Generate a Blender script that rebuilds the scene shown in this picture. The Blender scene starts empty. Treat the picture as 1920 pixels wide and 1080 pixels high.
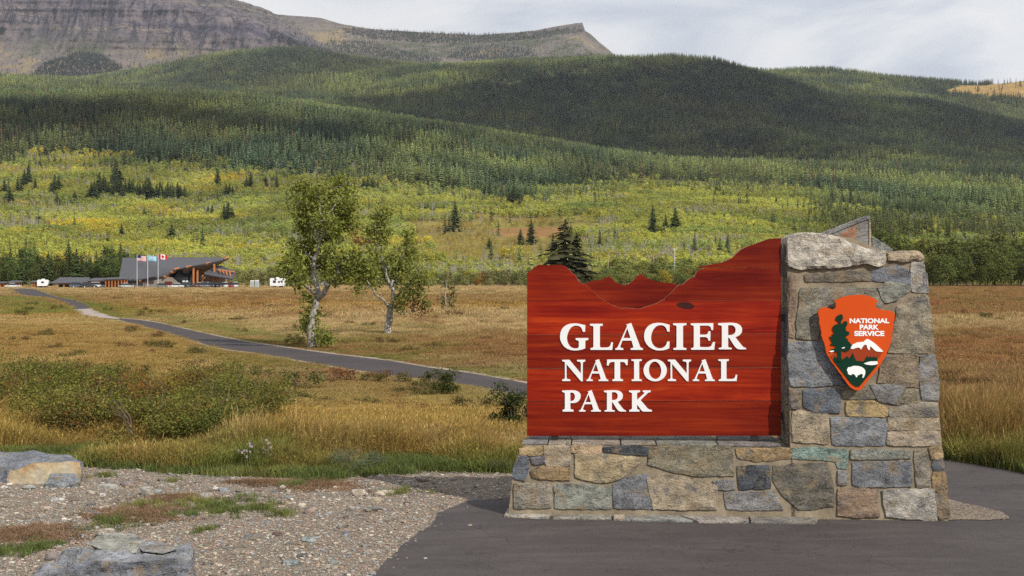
import bpy, bmesh, math, random
import numpy as np
from mathutils import Vector, Matrix

random.seed(7)
RNG = np.random.default_rng(11)
SC = bpy.context.scene
COL = SC.collection
H = 2.4            # eye height (m)
FP = 2400.0        # focal length in pixels of a 1920 wide picture
HZ = 525.0         # horizon row

# ------------------------------------------------------------------ camera, sky, sun, exposure
cam_d = bpy.data.cameras.new('camera')
cam = bpy.data.objects.new('camera', cam_d)
COL.objects.link(cam)
cam.location = (0, 0, H)
cam.rotation_euler = (math.radians(90), 0, 0)
cam_d.sensor_width = 36.0
cam_d.lens = 36.0 * FP / 1920.0
cam_d.shift_y = -(540.0 - HZ) / 1920.0
cam_d.clip_start = 0.1
cam_d.clip_end = 60000
SC.camera = cam

SUN = Vector((0.66, -0.75, 0.80)).normalized()
SUN_EL = math.asin(SUN.z)
SUN_AZ = math.atan2(SUN.x, SUN.y)
sun_d = bpy.data.lights.new('sun', 'SUN')
sun_d.energy = 4.7
sun_d.angle = math.radians(0.6)
sun_d.color = (1.0, 0.93, 0.82)
sun = bpy.data.objects.new('sun', sun_d)
COL.objects.link(sun)
sun.rotation_euler = SUN.to_track_quat('Z', 'Y').to_euler()
sun.location = (40, -30, 60)

SC.view_settings.view_transform = 'Standard'
SC.view_settings.look = 'None'
SC.view_settings.exposure = 0.0
SC.view_settings.gamma = 1.0
SC.view_settings.use_curve_mapping = False
SC.render.engine = 'CYCLES'
SC.cycles.max_bounces = 6
SC.cycles.diffuse_bounces = 2
SC.cycles.glossy_bounces = 2
SC.cycles.transmission_bounces = 3
SC.cycles.transparent_max_bounces = 4
SC.cycles.volume_bounces = 0
SC.cycles.use_denoising = False
SC.cycles.use_adaptive_sampling = False


# ------------------------------------------------------------------ node helpers
def nd(nt, typ, ins=None, **attrs):
    n = nt.nodes.new(typ)
    for k, v in attrs.items():
        setattr(n, k, v)
    for k, v in (ins or {}).items():
        s = n.inputs[k]
        if isinstance(v, bpy.types.NodeSocket):
            nt.links.new(v, s)
        elif isinstance(v, (tuple, list)) and len(v) == 3 and s.type == 'RGBA':
            s.default_value = (*v, 1)
        else:
            s.default_value = v
    return n


def noise(nt, vec, scale, detail=4.0, rough=0.55, dist=0.0):
    return nd(nt, 'ShaderNodeTexNoise', {'Vector': vec, 'Scale': scale, 'Detail': detail,
                                         'Roughness': rough, 'Distortion': dist}).outputs['Fac']


def ramp(nt, fac, stops):
    n = nt.nodes.new('ShaderNodeValToRGB')
    el = n.color_ramp.elements
    while len(el) > 1:
        el.remove(el[-1])
    el[0].position = stops[0][0]
    el[0].color = (*stops[0][1], 1) if len(stops[0][1]) == 3 else stops[0][1]
    for p, c in stops[1:]:
        e = el.new(p)
        e.color = (*c, 1) if len(c) == 3 else c
    nt.links.new(fac, n.inputs['Fac'])
    return n.outputs['Color']


def fr(nt, fac, a, b, lo=0.0, hi=1.0):
    return nd(nt, 'ShaderNodeMapRange', {'Value': fac, 'From Min': a, 'From Max': b, 'To Min': lo, 'To Max': hi}).outputs['Result']


def mix(nt, fac, a, b, mode='MIX'):
    n = nt.nodes.new('ShaderNodeMix')
    n.data_type = 'RGBA'
    n.blend_type = mode
    for k, v in ((0, fac), (6, a), (7, b)):
        s = n.inputs[k]
        if isinstance(v, bpy.types.NodeSocket):
            nt.links.new(v, s)
        elif isinstance(v, (tuple, list)):
            s.default_value = (*v[:3], 1)
        else:
            s.default_value = v
    return n.outputs[2]


def hsv(nt, col, h=0.5, s=1.0, v=1.0):
    return nd(nt, 'ShaderNodeHueSaturation', {'Color': col, 'Hue': h, 'Saturation': s, 'Value': v}).outputs['Color']


def math_n(nt, op, a, b=0.0):
    n = nt.nodes.new('ShaderNodeMath')
    n.operation = op
    for k, v in ((0, a), (1, b)):
        if isinstance(v, bpy.types.NodeSocket):
            nt.links.new(v, n.inputs[k])
        else:
            n.inputs[k].default_value = v
    return n.outputs[0]


def new_mat(name):
    m = bpy.data.materials.new(name)
    m.use_nodes = True
    m.node_tree.nodes.clear()
    return m, m.node_tree


def finish(nt, col, rough=0.8, spec=0.3, bump=None, bstr=0.3, bdist=0.02, metal=0.0, coat=0.0):
    b = nd(nt, 'ShaderNodeBsdfPrincipled', {'Base Color': col, 'Roughness': rough, 'Specular IOR Level': spec, 'Metallic': metal})
    if coat:
        b.inputs['Coat Weight'].default_value = coat
        b.inputs['Coat Roughness'].default_value = 0.25
    if bump is not None:
        bn = nd(nt, 'ShaderNodeBump', {'Height': bump, 'Strength': bstr, 'Distance': bdist})
        nt.links.new(bn.outputs['Normal'], b.inputs['Normal'])
    o = nt.nodes.new('ShaderNodeOutputMaterial')
    nt.links.new(b.outputs['BSDF'], o.inputs['Surface'])
    return b


def flat(name, col, rough=0.6, spec=0.3, metal=0.0, var=0.12, scale=3.0):
    m, nt = new_mat(name)
    tc = nd(nt, 'ShaderNodeTexCoord').outputs['Object']
    f = noise(nt, tc, scale, 5)
    c = mix(nt, f, tuple(x * (1 - var) for x in col), tuple(min(1, x * (1 + var)) for x in col))
    finish(nt, c, rough, spec, metal=metal)
    return m


# ------------------------------------------------------------------ world: pale broken cloud over a clear sky
world = bpy.data.worlds.new('World')
SC.world = world
world.use_nodes = True
wt = world.node_tree
wt.nodes.clear()
sky = nd(wt, 'ShaderNodeTexSky', sky_type='NISHITA', sun_disc=False, sun_elevation=SUN_EL, sun_rotation=SUN_AZ)
sky_s = nd(wt, 'ShaderNodeVectorMath', {0: sky.outputs['Color']}, operation='SCALE')
sky_s.inputs['Scale'].default_value = 0.1
gen = nd(wt, 'ShaderNodeTexCoord').outputs['Generated']
sep = nd(wt, 'ShaderNodeSeparateXYZ', {0: gen})
zz = math_n(wt, 'ADD', math_n(wt, 'MAXIMUM', sep.outputs['Z'], 0.0), 0.16)
cx = math_n(wt, 'DIVIDE', sep.outputs['X'], zz)
cy = math_n(wt, 'DIVIDE', sep.outputs['Y'], zz)
cv = nd(wt, 'ShaderNodeCombineXYZ', {0: cx, 1: cy, 2: 0.0}).outputs[0]
cn = noise(wt, cv, 1.5, 7, 0.52, 0.7)
cn2 = noise(wt, nd(wt, 'ShaderNodeVectorMath', {0: cv, 1: (3.7, 1.9, 0)}, operation='ADD').outputs[0], 0.55, 5, 0.5, 0.8)
ccol = ramp(wt, cn, [(0.30, (0.50, 0.55, 0.64)), (0.43, (0.66, 0.70, 0.77)), (0.54, (0.82, 0.835, 0.86)), (0.70, (0.93, 0.93, 0.925))])
cov = fr(wt, cn2, 0.62, 0.80, 1.0, 0.55)
wcol = mix(wt, cov, sky_s.outputs[0], ccol)
bg = nd(wt, 'ShaderNodeBackground', {'Color': wcol, 'Strength': 1.0})
wo = nd(wt, 'ShaderNodeOutputWorld')
wt.links.new(bg.outputs[0], wo.inputs['Surface'])


# ------------------------------------------------------------------ object helpers
def tag(o, label=None, cat=None, group=None, kind=None):
    if label: o['label'] = label
    if cat: o['category'] = cat
    if group: o['group'] = group
    if kind: o['kind'] = kind
    return o


def empty(name, loc=(0, 0, 0), rz=0.0, label=None, cat=None, group=None):
    o = bpy.data.objects.new(name, None)
    o.empty_display_size = 0.2
    o.location = loc
    o.rotation_euler = (0, 0, rz)
    COL.objects.link(o)
    return tag(o, label, cat, group)


def mk_mesh(name, verts, faces, mats, midx=None, smooth=False):
    me = bpy.data.meshes.new(name)
    me.from_pydata([tuple(map(float, v)) for v in verts], [], [tuple(map(int, f)) for f in faces])
    for m in (mats if isinstance(mats, (list, tuple)) else [mats]):
        me.materials.append(m)
    if midx is not None:
        me.polygons.foreach_set('material_index', np.array(midx, dtype=np.int32))
    if smooth:
        me.polygons.foreach_set('use_smooth', np.ones(len(me.polygons), dtype=bool))
    me.update()
    return me


def grid_mesh(name, P, mat, smooth=True):
    """P: (r, c, 3) array of points"""
    r, c, _ = P.shape
    me = bpy.data.meshes.new(name)
    me.vertices.add(r * c)
    me.vertices.foreach_set('co', P.reshape(-1).astype(np.float32))
    i = np.arange(r * c).reshape(r, c)
    q = np.stack([i[:-1, :-1], i[:-1, 1:], i[1:, 1:], i[1:, :-1]], -1).reshape(-1, 4)
    n = len(q)
    me.loops.add(n * 4)
    me.loops.foreach_set('vertex_index', q.reshape(-1).astype(np.int32))
    me.polygons.add(n)
    me.polygons.foreach_set('loop_start', np.arange(0, n * 4, 4, dtype=np.int32))
    me.polygons.foreach_set('use_smooth', np.full(n, smooth))
    me.materials.append(mat)
    me.update()
    me.validate()
    return me


def link(name, me, parent=None, loc=None):
    o = bpy.data.objects.new(name, me)
    COL.objects.link(o)
    if parent is not None:
        o.parent = parent
    if loc is not None:
        o.location = loc
    return o


class MB:
    """collects geometry for ONE mesh object"""
    def __init__(self):
        self.v, self.f, self.m = [], [], []

    def add(self, verts, faces, mi=0):
        b = len(self.v)
        self.v.extend(tuple(map(float, v)) for v in verts)
        for f in faces:
            self.f.append(tuple(b + i for i in f))
            self.m.append(mi)

    def box(self, c, s, rz=0.0, mi=0, taper=1.0):
        x, y, z = s[0] / 2, s[1] / 2, s[2] / 2
        ca, sa = math.cos(rz), math.sin(rz)
        vs = []
        for dz, t in ((-z, 1.0), (z, taper)):
            for dx, dy in ((-x, -y), (x, -y), (x, y), (-x, y)):
                a, b_ = dx * t, dy * t
                vs.append((c[0] + a * ca - b_ * sa, c[1] + a * sa + b_ * ca, c[2] + dz))
        self.add(vs, [(3, 2, 1, 0), (4, 5, 6, 7), (0, 1, 5, 4), (1, 2, 6, 5), (2, 3, 7, 6), (3, 0, 4, 7)], mi)

    def tube(self, pts, rad, n=6, mi=0, cap=True):
        pts = [Vector(p) for p in pts]
        if not isinstance(rad, (list, tuple)):
            rad = [rad] * len(pts)
        vs = []
        for i, p in enumerate(pts):
            d = (pts[min(i + 1, len(pts) - 1)] - pts[max(i - 1, 0)]).normalized()
            a = d.cross(Vector((0, 1, 0)) if abs(d.y) < 0.9 else Vector((1, 0, 0))).normalized()
            b_ = d.cross(a)
            for k in range(n):
                t = 2 * math.pi * k / n
                vs.append(p + (a * math.cos(t) + b_ * math.sin(t)) * rad[i])
        fs = []
        for i in range(len(pts) - 1):
            for k in range(n):
                k2 = (k + 1) % n
                fs.append((i * n + k, i * n + k2, (i + 1) * n + k2, (i + 1) * n + k))
        if cap:
            fs.append(tuple(range(n))[::-1])
            fs.append(tuple((len(pts) - 1) * n + k for k in range(n)))
        self.add(vs, fs, mi)

    def poly_prism(self, poly, fn, d0, d1, mi=0, side=None):
        """poly 2-D outline; fn(x, y, d) -> point; front at d0, back at d1; concave allowed (ngon)"""
        n = len(poly)
        vs = [fn(x, y, d0) for x, y in poly] + [fn(x, y, d1) for x, y in poly]
        self.add(vs, [tuple(range(n)), tuple(range(2 * n - 1, n - 1, -1))], mi)
        b = len(self.v) - 2 * n
        for i in range(n):
            j = (i + 1) % n
            self.f.append((b + i, b + n + i, b + n + j, b + j))
            self.m.append(mi if side is None else side)

    def build(self, name, mats, parent=None, loc=None, smooth=False, fix=False):
        me = mk_mesh(name, self.v, self.f, mats, self.m, smooth)
        if fix:
            bm = bmesh.new()
            bm.from_mesh(me)
            bmesh.ops.recalc_face_normals(bm, faces=bm.faces)
            bmesh.ops.triangulate(bm, faces=[f for f in bm.faces if len(f.verts) > 4], quad_method='BEAUTY', ngon_method='EAR_CLIP')
            bm.to_mesh(me)
            bm.free()
        return link(name, me, parent, loc)


# ------------------------------------------------------------------ maths helpers
def hash2(ix, iy, s):
    n = (ix.astype(np.int64) * 374761393 + iy.astype(np.int64) * 668265263 + s * 974634777) & 0xFFFFFFFF
    n = ((n ^ (n >> 13)) * 1274126177) & 0xFFFFFFFF
    n = (n ^ (n >> 16)) & 0xFFFFFFFF
    return n / 4294967295.0


def vnoise(x, y, s=0):
    x = np.asarray(x, float); y = np.asarray(y, float)
    ix, iy = np.floor(x), np.floor(y)
    fx, fy = x - ix, y - iy
    fx = fx * fx * (3 - 2 * fx); fy = fy * fy * (3 - 2 * fy)
    a, b = hash2(ix, iy, s), hash2(ix + 1, iy, s)
    c, d = hash2(ix, iy + 1, s), hash2(ix + 1, iy + 1, s)
    return (a * (1 - fx) + b * fx) * (1 - fy) + (c * (1 - fx) + d * fx) * fy


def fbm(x, y, s=0, o=4):
    t, a, n = 0.0, 0.5, 0.0
    for k in range(o):
        t = t + a * vnoise(x * 2 ** k, y * 2 ** k, s + k * 17)
        n += a
        a *= 0.5
    return t / n


def inside(poly, x, y):
    poly = np.asarray(poly, float)
    r = np.zeros(np.shape(x), bool)
    x0, y0 = poly[:, 0], poly[:, 1]
    x1, y1 = np.roll(x0, -1), np.roll(y0, -1)
    for a, b, c, d in zip(x0, y0, x1, y1):
        if b == d:
            continue
        k = ((b > y) != (d > y)) & (x < (c - a) * (y - b) / (d - b) + a)
        r ^= k
    return r


def P(px, py, Y):
    return Vector(((px - 960.0) / FP * Y, Y, H - (py - HZ) / FP * Y))


def G(px, py, z=0.0):
    """point of the level ground seen at that direction"""
    Y = (H - z) * FP / (py - HZ)
    return ((px - 960.0) / FP * Y, Y)


# ------------------------------------------------------------------ foliage materials (tint comes with each tree)
def leaf_mat(name, var=0.35, trans=0.3, hue=0.03, accent=None, accent_share=0.06):
    m, nt = new_mat(name)
    at = nd(nt, 'ShaderNodeAttribute', attribute_type='INSTANCER', attribute_name='tint').outputs['Color']
    geo = nd(nt, 'ShaderNodeNewGeometry')
    rnd = geo.outputs['Random Per Island']
    oi = nd(nt, 'ShaderNodeObjectInfo').outputs['Random']
    v = fr(nt, rnd, 0, 1, 1 - var, 1 + var)
    h = fr(nt, oi, 0, 1, 0.5 - hue, 0.5 + hue)
    c = hsv(nt, at, h, 1.0, v)
    if accent:
        a = math_n(nt, 'GREATER_THAN', math_n(nt, 'FRACT', math_n(nt, 'MULTIPLY', rnd, 37.7)), 1 - accent_share)
        c = mix(nt, a, c, accent)
    d = nd(nt, 'ShaderNodeBsdfDiffuse', {'Color': c})
    t = nd(nt, 'ShaderNodeBsdfTranslucent', {'Color': c})
    mx = nd(nt, 'ShaderNodeMixShader', {0: trans, 1: d.outputs[0], 2: t.outputs[0]})
    o = nt.nodes.new('ShaderNodeOutputMaterial')
    nt.links.new(mx.outputs[0], o.inputs['Surface'])
    return m


M = {}
M['needle'] = leaf_mat('needle', 0.45, 0.12, 0.02)
M['leaf'] = leaf_mat('leaf', 0.4, 0.35, 0.025)
M['far_leaf'] = leaf_mat('far_leaf', 0.24, 0.35, 0.015)
M['rose_leaf'] = leaf_mat('rose_leaf', 0.5, 0.3, 0.025, (0.26, 0.075, 0.02), 0.018)
M['blade'] = leaf_mat('blade', 0.4, 0.3, 0.02)
M['bark'] = flat('bark', (0.12, 0.09, 0.065), 0.9, 0.1, var=0.4, scale=8)
M['pale_bark'] = flat('pale_bark', (0.30, 0.28, 0.25), 0.85, 0.1, var=0.3, scale=5)
m, nt = new_mat('poplar_bark')
tc = nd(nt, 'ShaderNodeTexCoord').outputs['Object']
mp = nd(nt, 'ShaderNodeMapping', {'Vector': tc, 'Scale': (7, 7, 2.2)}).outputs[0]
f1 = noise(nt, mp, 2.2, 6, 0.65, 0.8)
c = ramp(nt, f1, [(0.33, (0.06, 0.052, 0.045)), (0.46, (0.22, 0.20, 0.17)), (0.62, (0.45, 0.43, 0.39))])
finish(nt, c, 0.9, 0.15, f1, 0.6, 0.03)
M['poplar_bark'] = m


# ------------------------------------------------------------------ plant meshes (unit height)
def conifer_data(seed, tiers, k, rad, dens=1):
    r = random.Random(seed)
    T, C = MB(), MB()
    T.tube([(0, 0, 0), (0, 0, 0.5), (0, 0, 0.97)], [0.016, 0.011, 0.003], 5, cap=False)
    for i in range(tiers):
        t = i / (tiers - 1)
        z = 0.05 + 0.93 * t ** 0.92
        R = rad * (1 - t) ** 0.8 * r.uniform(0.78, 1.15) + 0.012
        kk = max(4, int(k * (1 - 0.45 * t)))
        a0 = r.uniform(0, 6.28)
        for j in range(kk):
            a = a0 + 6.283 * j / kk + r.uniform(-0.35, 0.35)
            L = R * r.uniform(0.55, 1.15)
            dr = L * r.uniform(0.15, 0.55)
            up = 0.02 * r.random()
            w = L * r.uniform(0.26, 0.42) + 0.006
            ca, sa = math.cos(a), math.sin(a)
            z0 = z + r.uniform(-0.015, 0.015)
            def pt(d, s, dz):
                return (ca * d - sa * s, sa * d + ca * s, z0 + dz)
            if dens == 1:
                C.add([pt(0, 0, 0.03), pt(L * 0.6, w, -dr * 0.55), pt(L, 0, -dr + up), pt(L * 0.6, -w, -dr * 0.55)],
                      [(0, 1, 2), (0, 2, 3)])
            else:
                for q in range(4):
                    d0 = L * (0.12 + 0.2 * q); d1 = d0 + L * 0.34
                    ww = w * (0.7 if q in (1, 2) else 0.4) * r.uniform(0.8, 1.4)
                    ze = -dr * d1 / L + r.uniform(-0.006, 0.01)
                    C.add([pt(d0, 0, 0.016 - dr * d0 / L), pt(d0 + 0.2 * L, ww, ze), pt(d1, r.uniform(-0.3, 0.3) * ww, ze - 0.006), pt(d0 + 0.2 * L, -ww, ze)],
                          [(0, 1, 2), (0, 2, 3)])
    C.tube([(0, 0, 0.9), (0, 0, 1.0)], [0.012, 0.001], 4, cap=False)
    return T, C


def leafy_data(seed, n, wid, size, base=0.2, trunk=0.012, lobes=7, bark_r=None):
    """round-headed tree of unit height: clumps of leaf faces on several lobes"""
    r = random.Random(seed)
    T, C = MB(), MB()
    T.tube([(0, 0, 0), (r.uniform(-.02, .02), r.uniform(-.02, .02), 0.45), (0, 0, 0.85)], [trunk, trunk * 0.7, trunk * 0.2], 5, cap=False)
    lob = []
    for i in range(lobes):
        z = base + (1 - base) * (0.12 + 0.76 * (i + r.random() * 0.8) / lobes)
        a = r.uniform(0, 6.28)
        t = (z - base) / (1 - base)
        rr = wid * (0.25 + 0.75 * math.sin(math.pi * min(1, 0.12 + 0.8 * t)))
        d = rr * r.uniform(0.15, 0.7)
        lob.append((math.cos(a) * d, math.sin(a) * d, z, rr * r.uniform(0.5, 0.75)))
        T.tube([(0, 0, max(0.1, z - 0.2)), (lob[-1][0], lob[-1][1], z)], [trunk * 0.45, trunk * 0.15], 3, cap=False)
    for i in range(n):
        x, y, z, q = lob[i % lobes]
        v = Vector((r.gauss(0, 1), r.gauss(0, 1), r.gauss(0, 1))).normalized() * q * (r.random() ** 0.4)
        p = Vector((x, y, z)) + Vector((v.x, v.y, v.z * 0.9))
        p.z = min(max(p.z, base * 0.6), 1.0)
        nrm = (v.normalized() + Vector((0, 0, 0.6)) + Vector((r.gauss(0, .6), r.gauss(0, .6), r.gauss(0, .6)))).normalized()
        a = nrm.orthogonal().normalized()
        a = Matrix.Rotation(r.uniform(0, 6.28), 3, nrm) @ a
        b = nrm.cross(a)
        s = size * r.uniform(0.6, 1.4)
        C.add([p - a * s, p + b * s * 0.6, p + a * s, p - b * s * 0.6], [(0, 1, 2, 3)])
    return T, C


def bare_data(seed):
    r = random.Random(seed)
    T = MB()
    for j in range(3):
        x, y = r.uniform(-.12, .12), r.uniform(-.12, .12)
        h = r.uniform(.75, 1)
        T.tube([(x, y, 0), (x + r.uniform(-.03, .03), y, h)], [0.014, 0.004], 4, cap=False)
        for q in range(6):
            z = h * r.uniform(.45, .9); a = r.uniform(0, 6.28); L = r.uniform(.08, .2)
            T.tube([(x, y, z), (x + math.cos(a) * L * .5, y + math.sin(a) * L * .5, z + L)], [0.006, 0.002], 3, cap=False)
    return T


def joined(T, C, name, mats):
    b = MB()
    b.add(T.v, T.f, 0)
    b.add(C.v, C.f, 1)
    return mk_mesh(name, b.v, b.f, mats, b.m)


HID = 0


def scatter(name, pts, rot, scl, tint, meshes, idx, label=None, tilt=None):
    """one 'stuff' object: points that carry instances of a few meshes"""
    global HID
    HID += 1
    col = bpy.data.collections.new('source_%02d' % HID)
    for i, me in enumerate(meshes):
        col.objects.link(bpy.data.objects.new('source_%02d_%02d' % (HID, i), me))
    n = len(pts)
    me = bpy.data.meshes.new(name)
    me.vertices.add(n)
    me.vertices.foreach_set('co', np.asarray(pts, np.float32).reshape(-1))
    def att(nm, typ, arr, key):
        a = me.attributes.new(nm, typ, 'POINT')
        a.data.foreach_set(key, np.ascontiguousarray(arr).reshape(-1))
    eul = np.zeros((n, 3), np.float32)
    eul[:, 2] = rot
    if tilt is not None:
        eul[:, :2] = tilt
    sc3 = np.asarray(scl, np.float32)
    if sc3.ndim == 1:
        sc3 = np.repeat(sc3[:, None], 3, 1)
    att('rot', 'FLOAT_VECTOR', eul, 'vector')
    att('scl', 'FLOAT_VECTOR', sc3.astype(np.float32), 'vector')
    t4 = np.ones((n, 4), np.float32); t4[:, :3] = tint
    att('tint', 'FLOAT_COLOR', t4, 'color')
    att('pick', 'INT', np.asarray(idx, np.int32), 'value')
    me.update()
    o = link(name, me)
    gt = bpy.data.node_groups.new(name + '_nodes', 'GeometryNodeTree')
    gt.interface.new_socket('Geometry', in_out='INPUT', socket_type='NodeSocketGeometry')
    gt.interface.new_socket('Geometry', in_out='OUTPUT', socket_type='NodeSocketGeometry')
    gi = gt.nodes.new('NodeGroupInput'); go = gt.nodes.new('NodeGroupOutput')
    ci = gt.nodes.new('GeometryNodeCollectionInfo')
    ci.inputs['Collection'].default_value = col
    ci.inputs['Separate Children'].default_value = True
    ci.inputs['Reset Children'].default_value = True
    ip = gt.nodes.new('GeometryNodeInstanceOnPoints')
    def na(nm, typ):
        x = gt.nodes.new('GeometryNodeInputNamedAttribute')
        x.data_type = typ
        x.inputs['Name'].default_value = nm
        return x.outputs['Attribute']
    gt.links.new(gi.outputs[0], ip.inputs['Points'])
    gt.links.new(ci.outputs[0], ip.inputs['Instance'])
    ip.inputs['Pick Instance'].default_value = True
    gt.links.new(na('pick', 'INT'), ip.inputs['Instance Index'])
    er = gt.nodes.new('FunctionNodeEulerToRotation')
    gt.links.new(na('rot', 'FLOAT_VECTOR'), er.inputs[0])
    gt.links.new(er.outputs[0], ip.inputs['Rotation'])
    gt.links.new(na('scl', 'FLOAT_VECTOR'), ip.inputs['Scale'])
    gt.links.new(ip.outputs[0], go.inputs[0])
    md = o.modifiers.new('scatter', 'NODES')
    md.node_group = gt
    o['kind'] = 'stuff'
    if label:
        o['label'] = label
    return o
# ================================================================== TERRAIN
# depth lines (m) and the row at which the land stands at each, by column
LINES = [
    (540, [(-400, 535.5), (2300, 535.5)]),
    (800, [(-400, 492), (400, 494), (960, 492), (1400, 494), (1920, 500), (2300, 502)]),
    (1300, [(-400, 405), (300, 405), (700, 405), (1200, 410), (1600, 420), (1920, 430), (2300, 432)]),
    (1900, [(-400, 315), (0, 312), (300, 322), (700, 340), (1000, 350), (1300, 352), (1600, 362), (1920, 372), (2300, 375)]),
    (2600, [(-400, 205), (0, 200), (250, 204), (500, 216), (700, 242), (860, 268), (1000, 290), (1140, 308), (1300, 322), (1600, 330), (1920, 335), (2300, 335)]),
    (3100, [(-400, 200), (0, 196), (250, 206), (500, 226), (700, 256), (860, 284), (1000, 303), (1140, 312), (1300, 312), (1600, 312), (1920, 318), (2300, 318)]),
    (4100, [(-400, 160), (0, 165), (230, 182), (420, 190), (560, 208), (760, 218), (960, 215), (1260, 215), (1500, 240), (1700, 262), (1920, 285), (2300, 300)]),
    (5000, [(-400, 145), (0, 147), (150, 155), (240, 166), (400, 172), (560, 176), (700, 170), (870, 143), (1050, 124), (1150, 116), (1260, 114), (1340, 122), (1440, 154), (1580, 189), (1740, 197), (1850, 222), (1920, 236), (2300, 300)]),
    (5600, [(-400, 150), (0, 152), (240, 160), (400, 150), (560, 150), (700, 150), (870, 146), (1050, 138), (1260, 130), (1440, 165), (1740, 200), (1920, 222), (2300, 250)]),
    (6600, [(-400, 150), (0, 150), (160, 150), (240, 136), (330, 120), (400, 110), (560, 100), (700, 115), (790, 124), (880, 121), (1000, 115), (1100, 110), (1160, 113), (1260, 122), (1440, 141), (1560, 138), (1700, 152), (1840, 161), (1920, 154), (2300, 140)]),
    (7400, [(-400, 160), (0, 158), (240, 150), (560, 130), (900, 140), (1260, 150), (1500, 168), (1920, 185), (2300, 180)]),
]
YK = np.array([l[0] for l in LINES], float)


def land_z(px, Y, rough=True):
    px = np.atleast_1d(np.asarray(px, float)); Y = np.atleast_1d(np.asarray(Y, float))
    px, Y = np.broadcast_arrays(px, Y)
    sh = px.shape
    px = px.ravel(); Y = Y.ravel()
    Z = np.stack([H + (HZ - np.interp(px, [a for a, b in l[1]], [b for a, b in l[1]])) / FP * l[0] for l in LINES], 0)
    dx = np.diff(YK)[:, None]
    dl = np.diff(Z, axis=0) / dx
    m = np.zeros_like(Z)
    m[0] = 0.0
    m[-1] = dl[-1]
    same = dl[:-1] * dl[1:] > 0
    m[1:-1] = np.where(same, 2 * dl[:-1] * dl[1:] / np.where(same, dl[:-1] + dl[1:], 1), 0)
    k = np.clip(np.searchsorted(YK, Y, side='right') - 1, 0, len(YK) - 2)
    ar = np.arange(len(Y))
    h = YK[k + 1] - YK[k]
    t = np.clip((Y - YK[k]) / h, 0, 1)
    z = ((2 * t ** 3 - 3 * t ** 2 + 1) * Z[k, ar] + (t ** 3 - 2 * t ** 2 + t) * h * m[k, ar]
         + (-2 * t ** 3 + 3 * t ** 2) * Z[k + 1, ar] + (t ** 3 - t ** 2) * h * m[k + 1, ar])
    if rough:
        X = (px - 960) / FP * Y
        amp = np.clip((Y - 650) / 2500, 0, 1)
        cr = np.ones_like(Y)
        for yc, w in ((2600, 260), (5000, 380), (6600, 500)):
            cr = cr - 0.72 * np.exp(-((Y - yc) / w) ** 2)
        z = z + cr * amp * (150 * (fbm(X / 900 + .3, Y / 1300, 4, 2) - 0.5) + 46 * (fbm(X / 420, Y / 420, 3, 4) - 0.5)) + np.clip((Y - 560) / 300, 0, 1) * 8 * (fbm(X / 90, Y / 90, 5, 3) - 0.5)
    return z.reshape(sh)


def row(z, Y):
    return HZ - (z - H) / Y * FP


# ---- level ground: one sheet out to where the hills begin, and on to the sides and behind
m, nt = new_mat('meadow_soil')
tc = nd(nt, 'ShaderNodeTexCoord').outputs['Object']
n1 = noise(nt, tc, 0.05, 6, 0.6)
n2 = noise(nt, tc, 1.7, 8, 0.7)
c = ramp(nt, n1, [(0.35, (0.13, 0.075, 0.03)), (0.5, (0.21, 0.135, 0.055)), (0.65, (0.17, 0.14, 0.05))])
c = mix(nt, fr(nt, n2, 0.3, 0.7, 0, 0.7), c, hsv(nt, c, 0.5, 0.9, 0.55))
finish(nt, c, 0.95, 0.05, n2, 0.5, 0.08)
M['soil'] = m
gv = []
ys = [-400, 0, 30, 80, 200, 400, 540]
xs = [-2600, -600, -200, 0, 200, 600, 2600]
Pg = np.array([[(x, y, 0.0) for x in xs] for y in ys], float)
o = link('ground', grid_mesh('ground', Pg, M['soil']))
tag(o, 'flat dry meadow ground around the sign and the path', kind='structure')

# ---- hills
m, nt = new_mat('forest_floor')
vc = nd(nt, 'ShaderNodeAttribute', attribute_type='GEOMETRY', attribute_name='col').outputs['Color']
tc = nd(nt, 'ShaderNodeTexCoord').outputs['Object']
n1 = noise(nt, tc, 0.03, 8, 0.7)
n2 = noise(nt, tc, 0.4, 5, 0.7)
c = mix(nt, fr(nt, n1, 0.3, 0.7), hsv(nt, vc, 0.49, 1, 0.7), hsv(nt, vc, 0.51, 1, 1.25))
c = mix(nt, fr(nt, n2, 0.35, 0.65, 0, 0.5), c, hsv(nt, c, 0.5, 1, 0.55))
finish(nt, c, 0.95, 0.02, n2, 0.6, 1.5)
M['forest_floor'] = m

PXG = np.linspace(-420, 2340, 300)
YG = np.concatenate([np.geomspace(540, 7400, 330)])
pxm, ym = np.meshgrid(PXG, YG)
zm = land_z(pxm, ym)
zm[0, :] = -0.3
Pm = np.stack([(pxm - 960) / FP * ym, ym, zm], -1)
me = grid_mesh('hills', Pm, M['forest_floor'])


def belt_row(px):
    """row below which the aspen slope begins"""
    return np.interp(px, [-400, 0, 60, 160, 300, 480, 620, 760, 880, 960, 1060, 1200, 1330, 1480, 1620, 1760, 1920, 2300],
                     [300, 300, 288, 292, 312, 322, 335, 352, 358, 366, 352, 342, 345, 352, 372, 398, 412, 412])


def clearing(px, py):
    a = inside([(925, 428), (1075, 424), (1100, 432), (1060, 445), (960, 447), (930, 440)], px, py)
    b = inside([(1765, 420), (1810, 415), (1880, 420), (1895, 428), (1800, 432)], px, py)
    d = inside([(1768, 172), (1800, 160), (1850, 160), (1925, 143), (1990, 140), (1990, 185), (1850, 180)], px, py)
    return a, b, d


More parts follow.
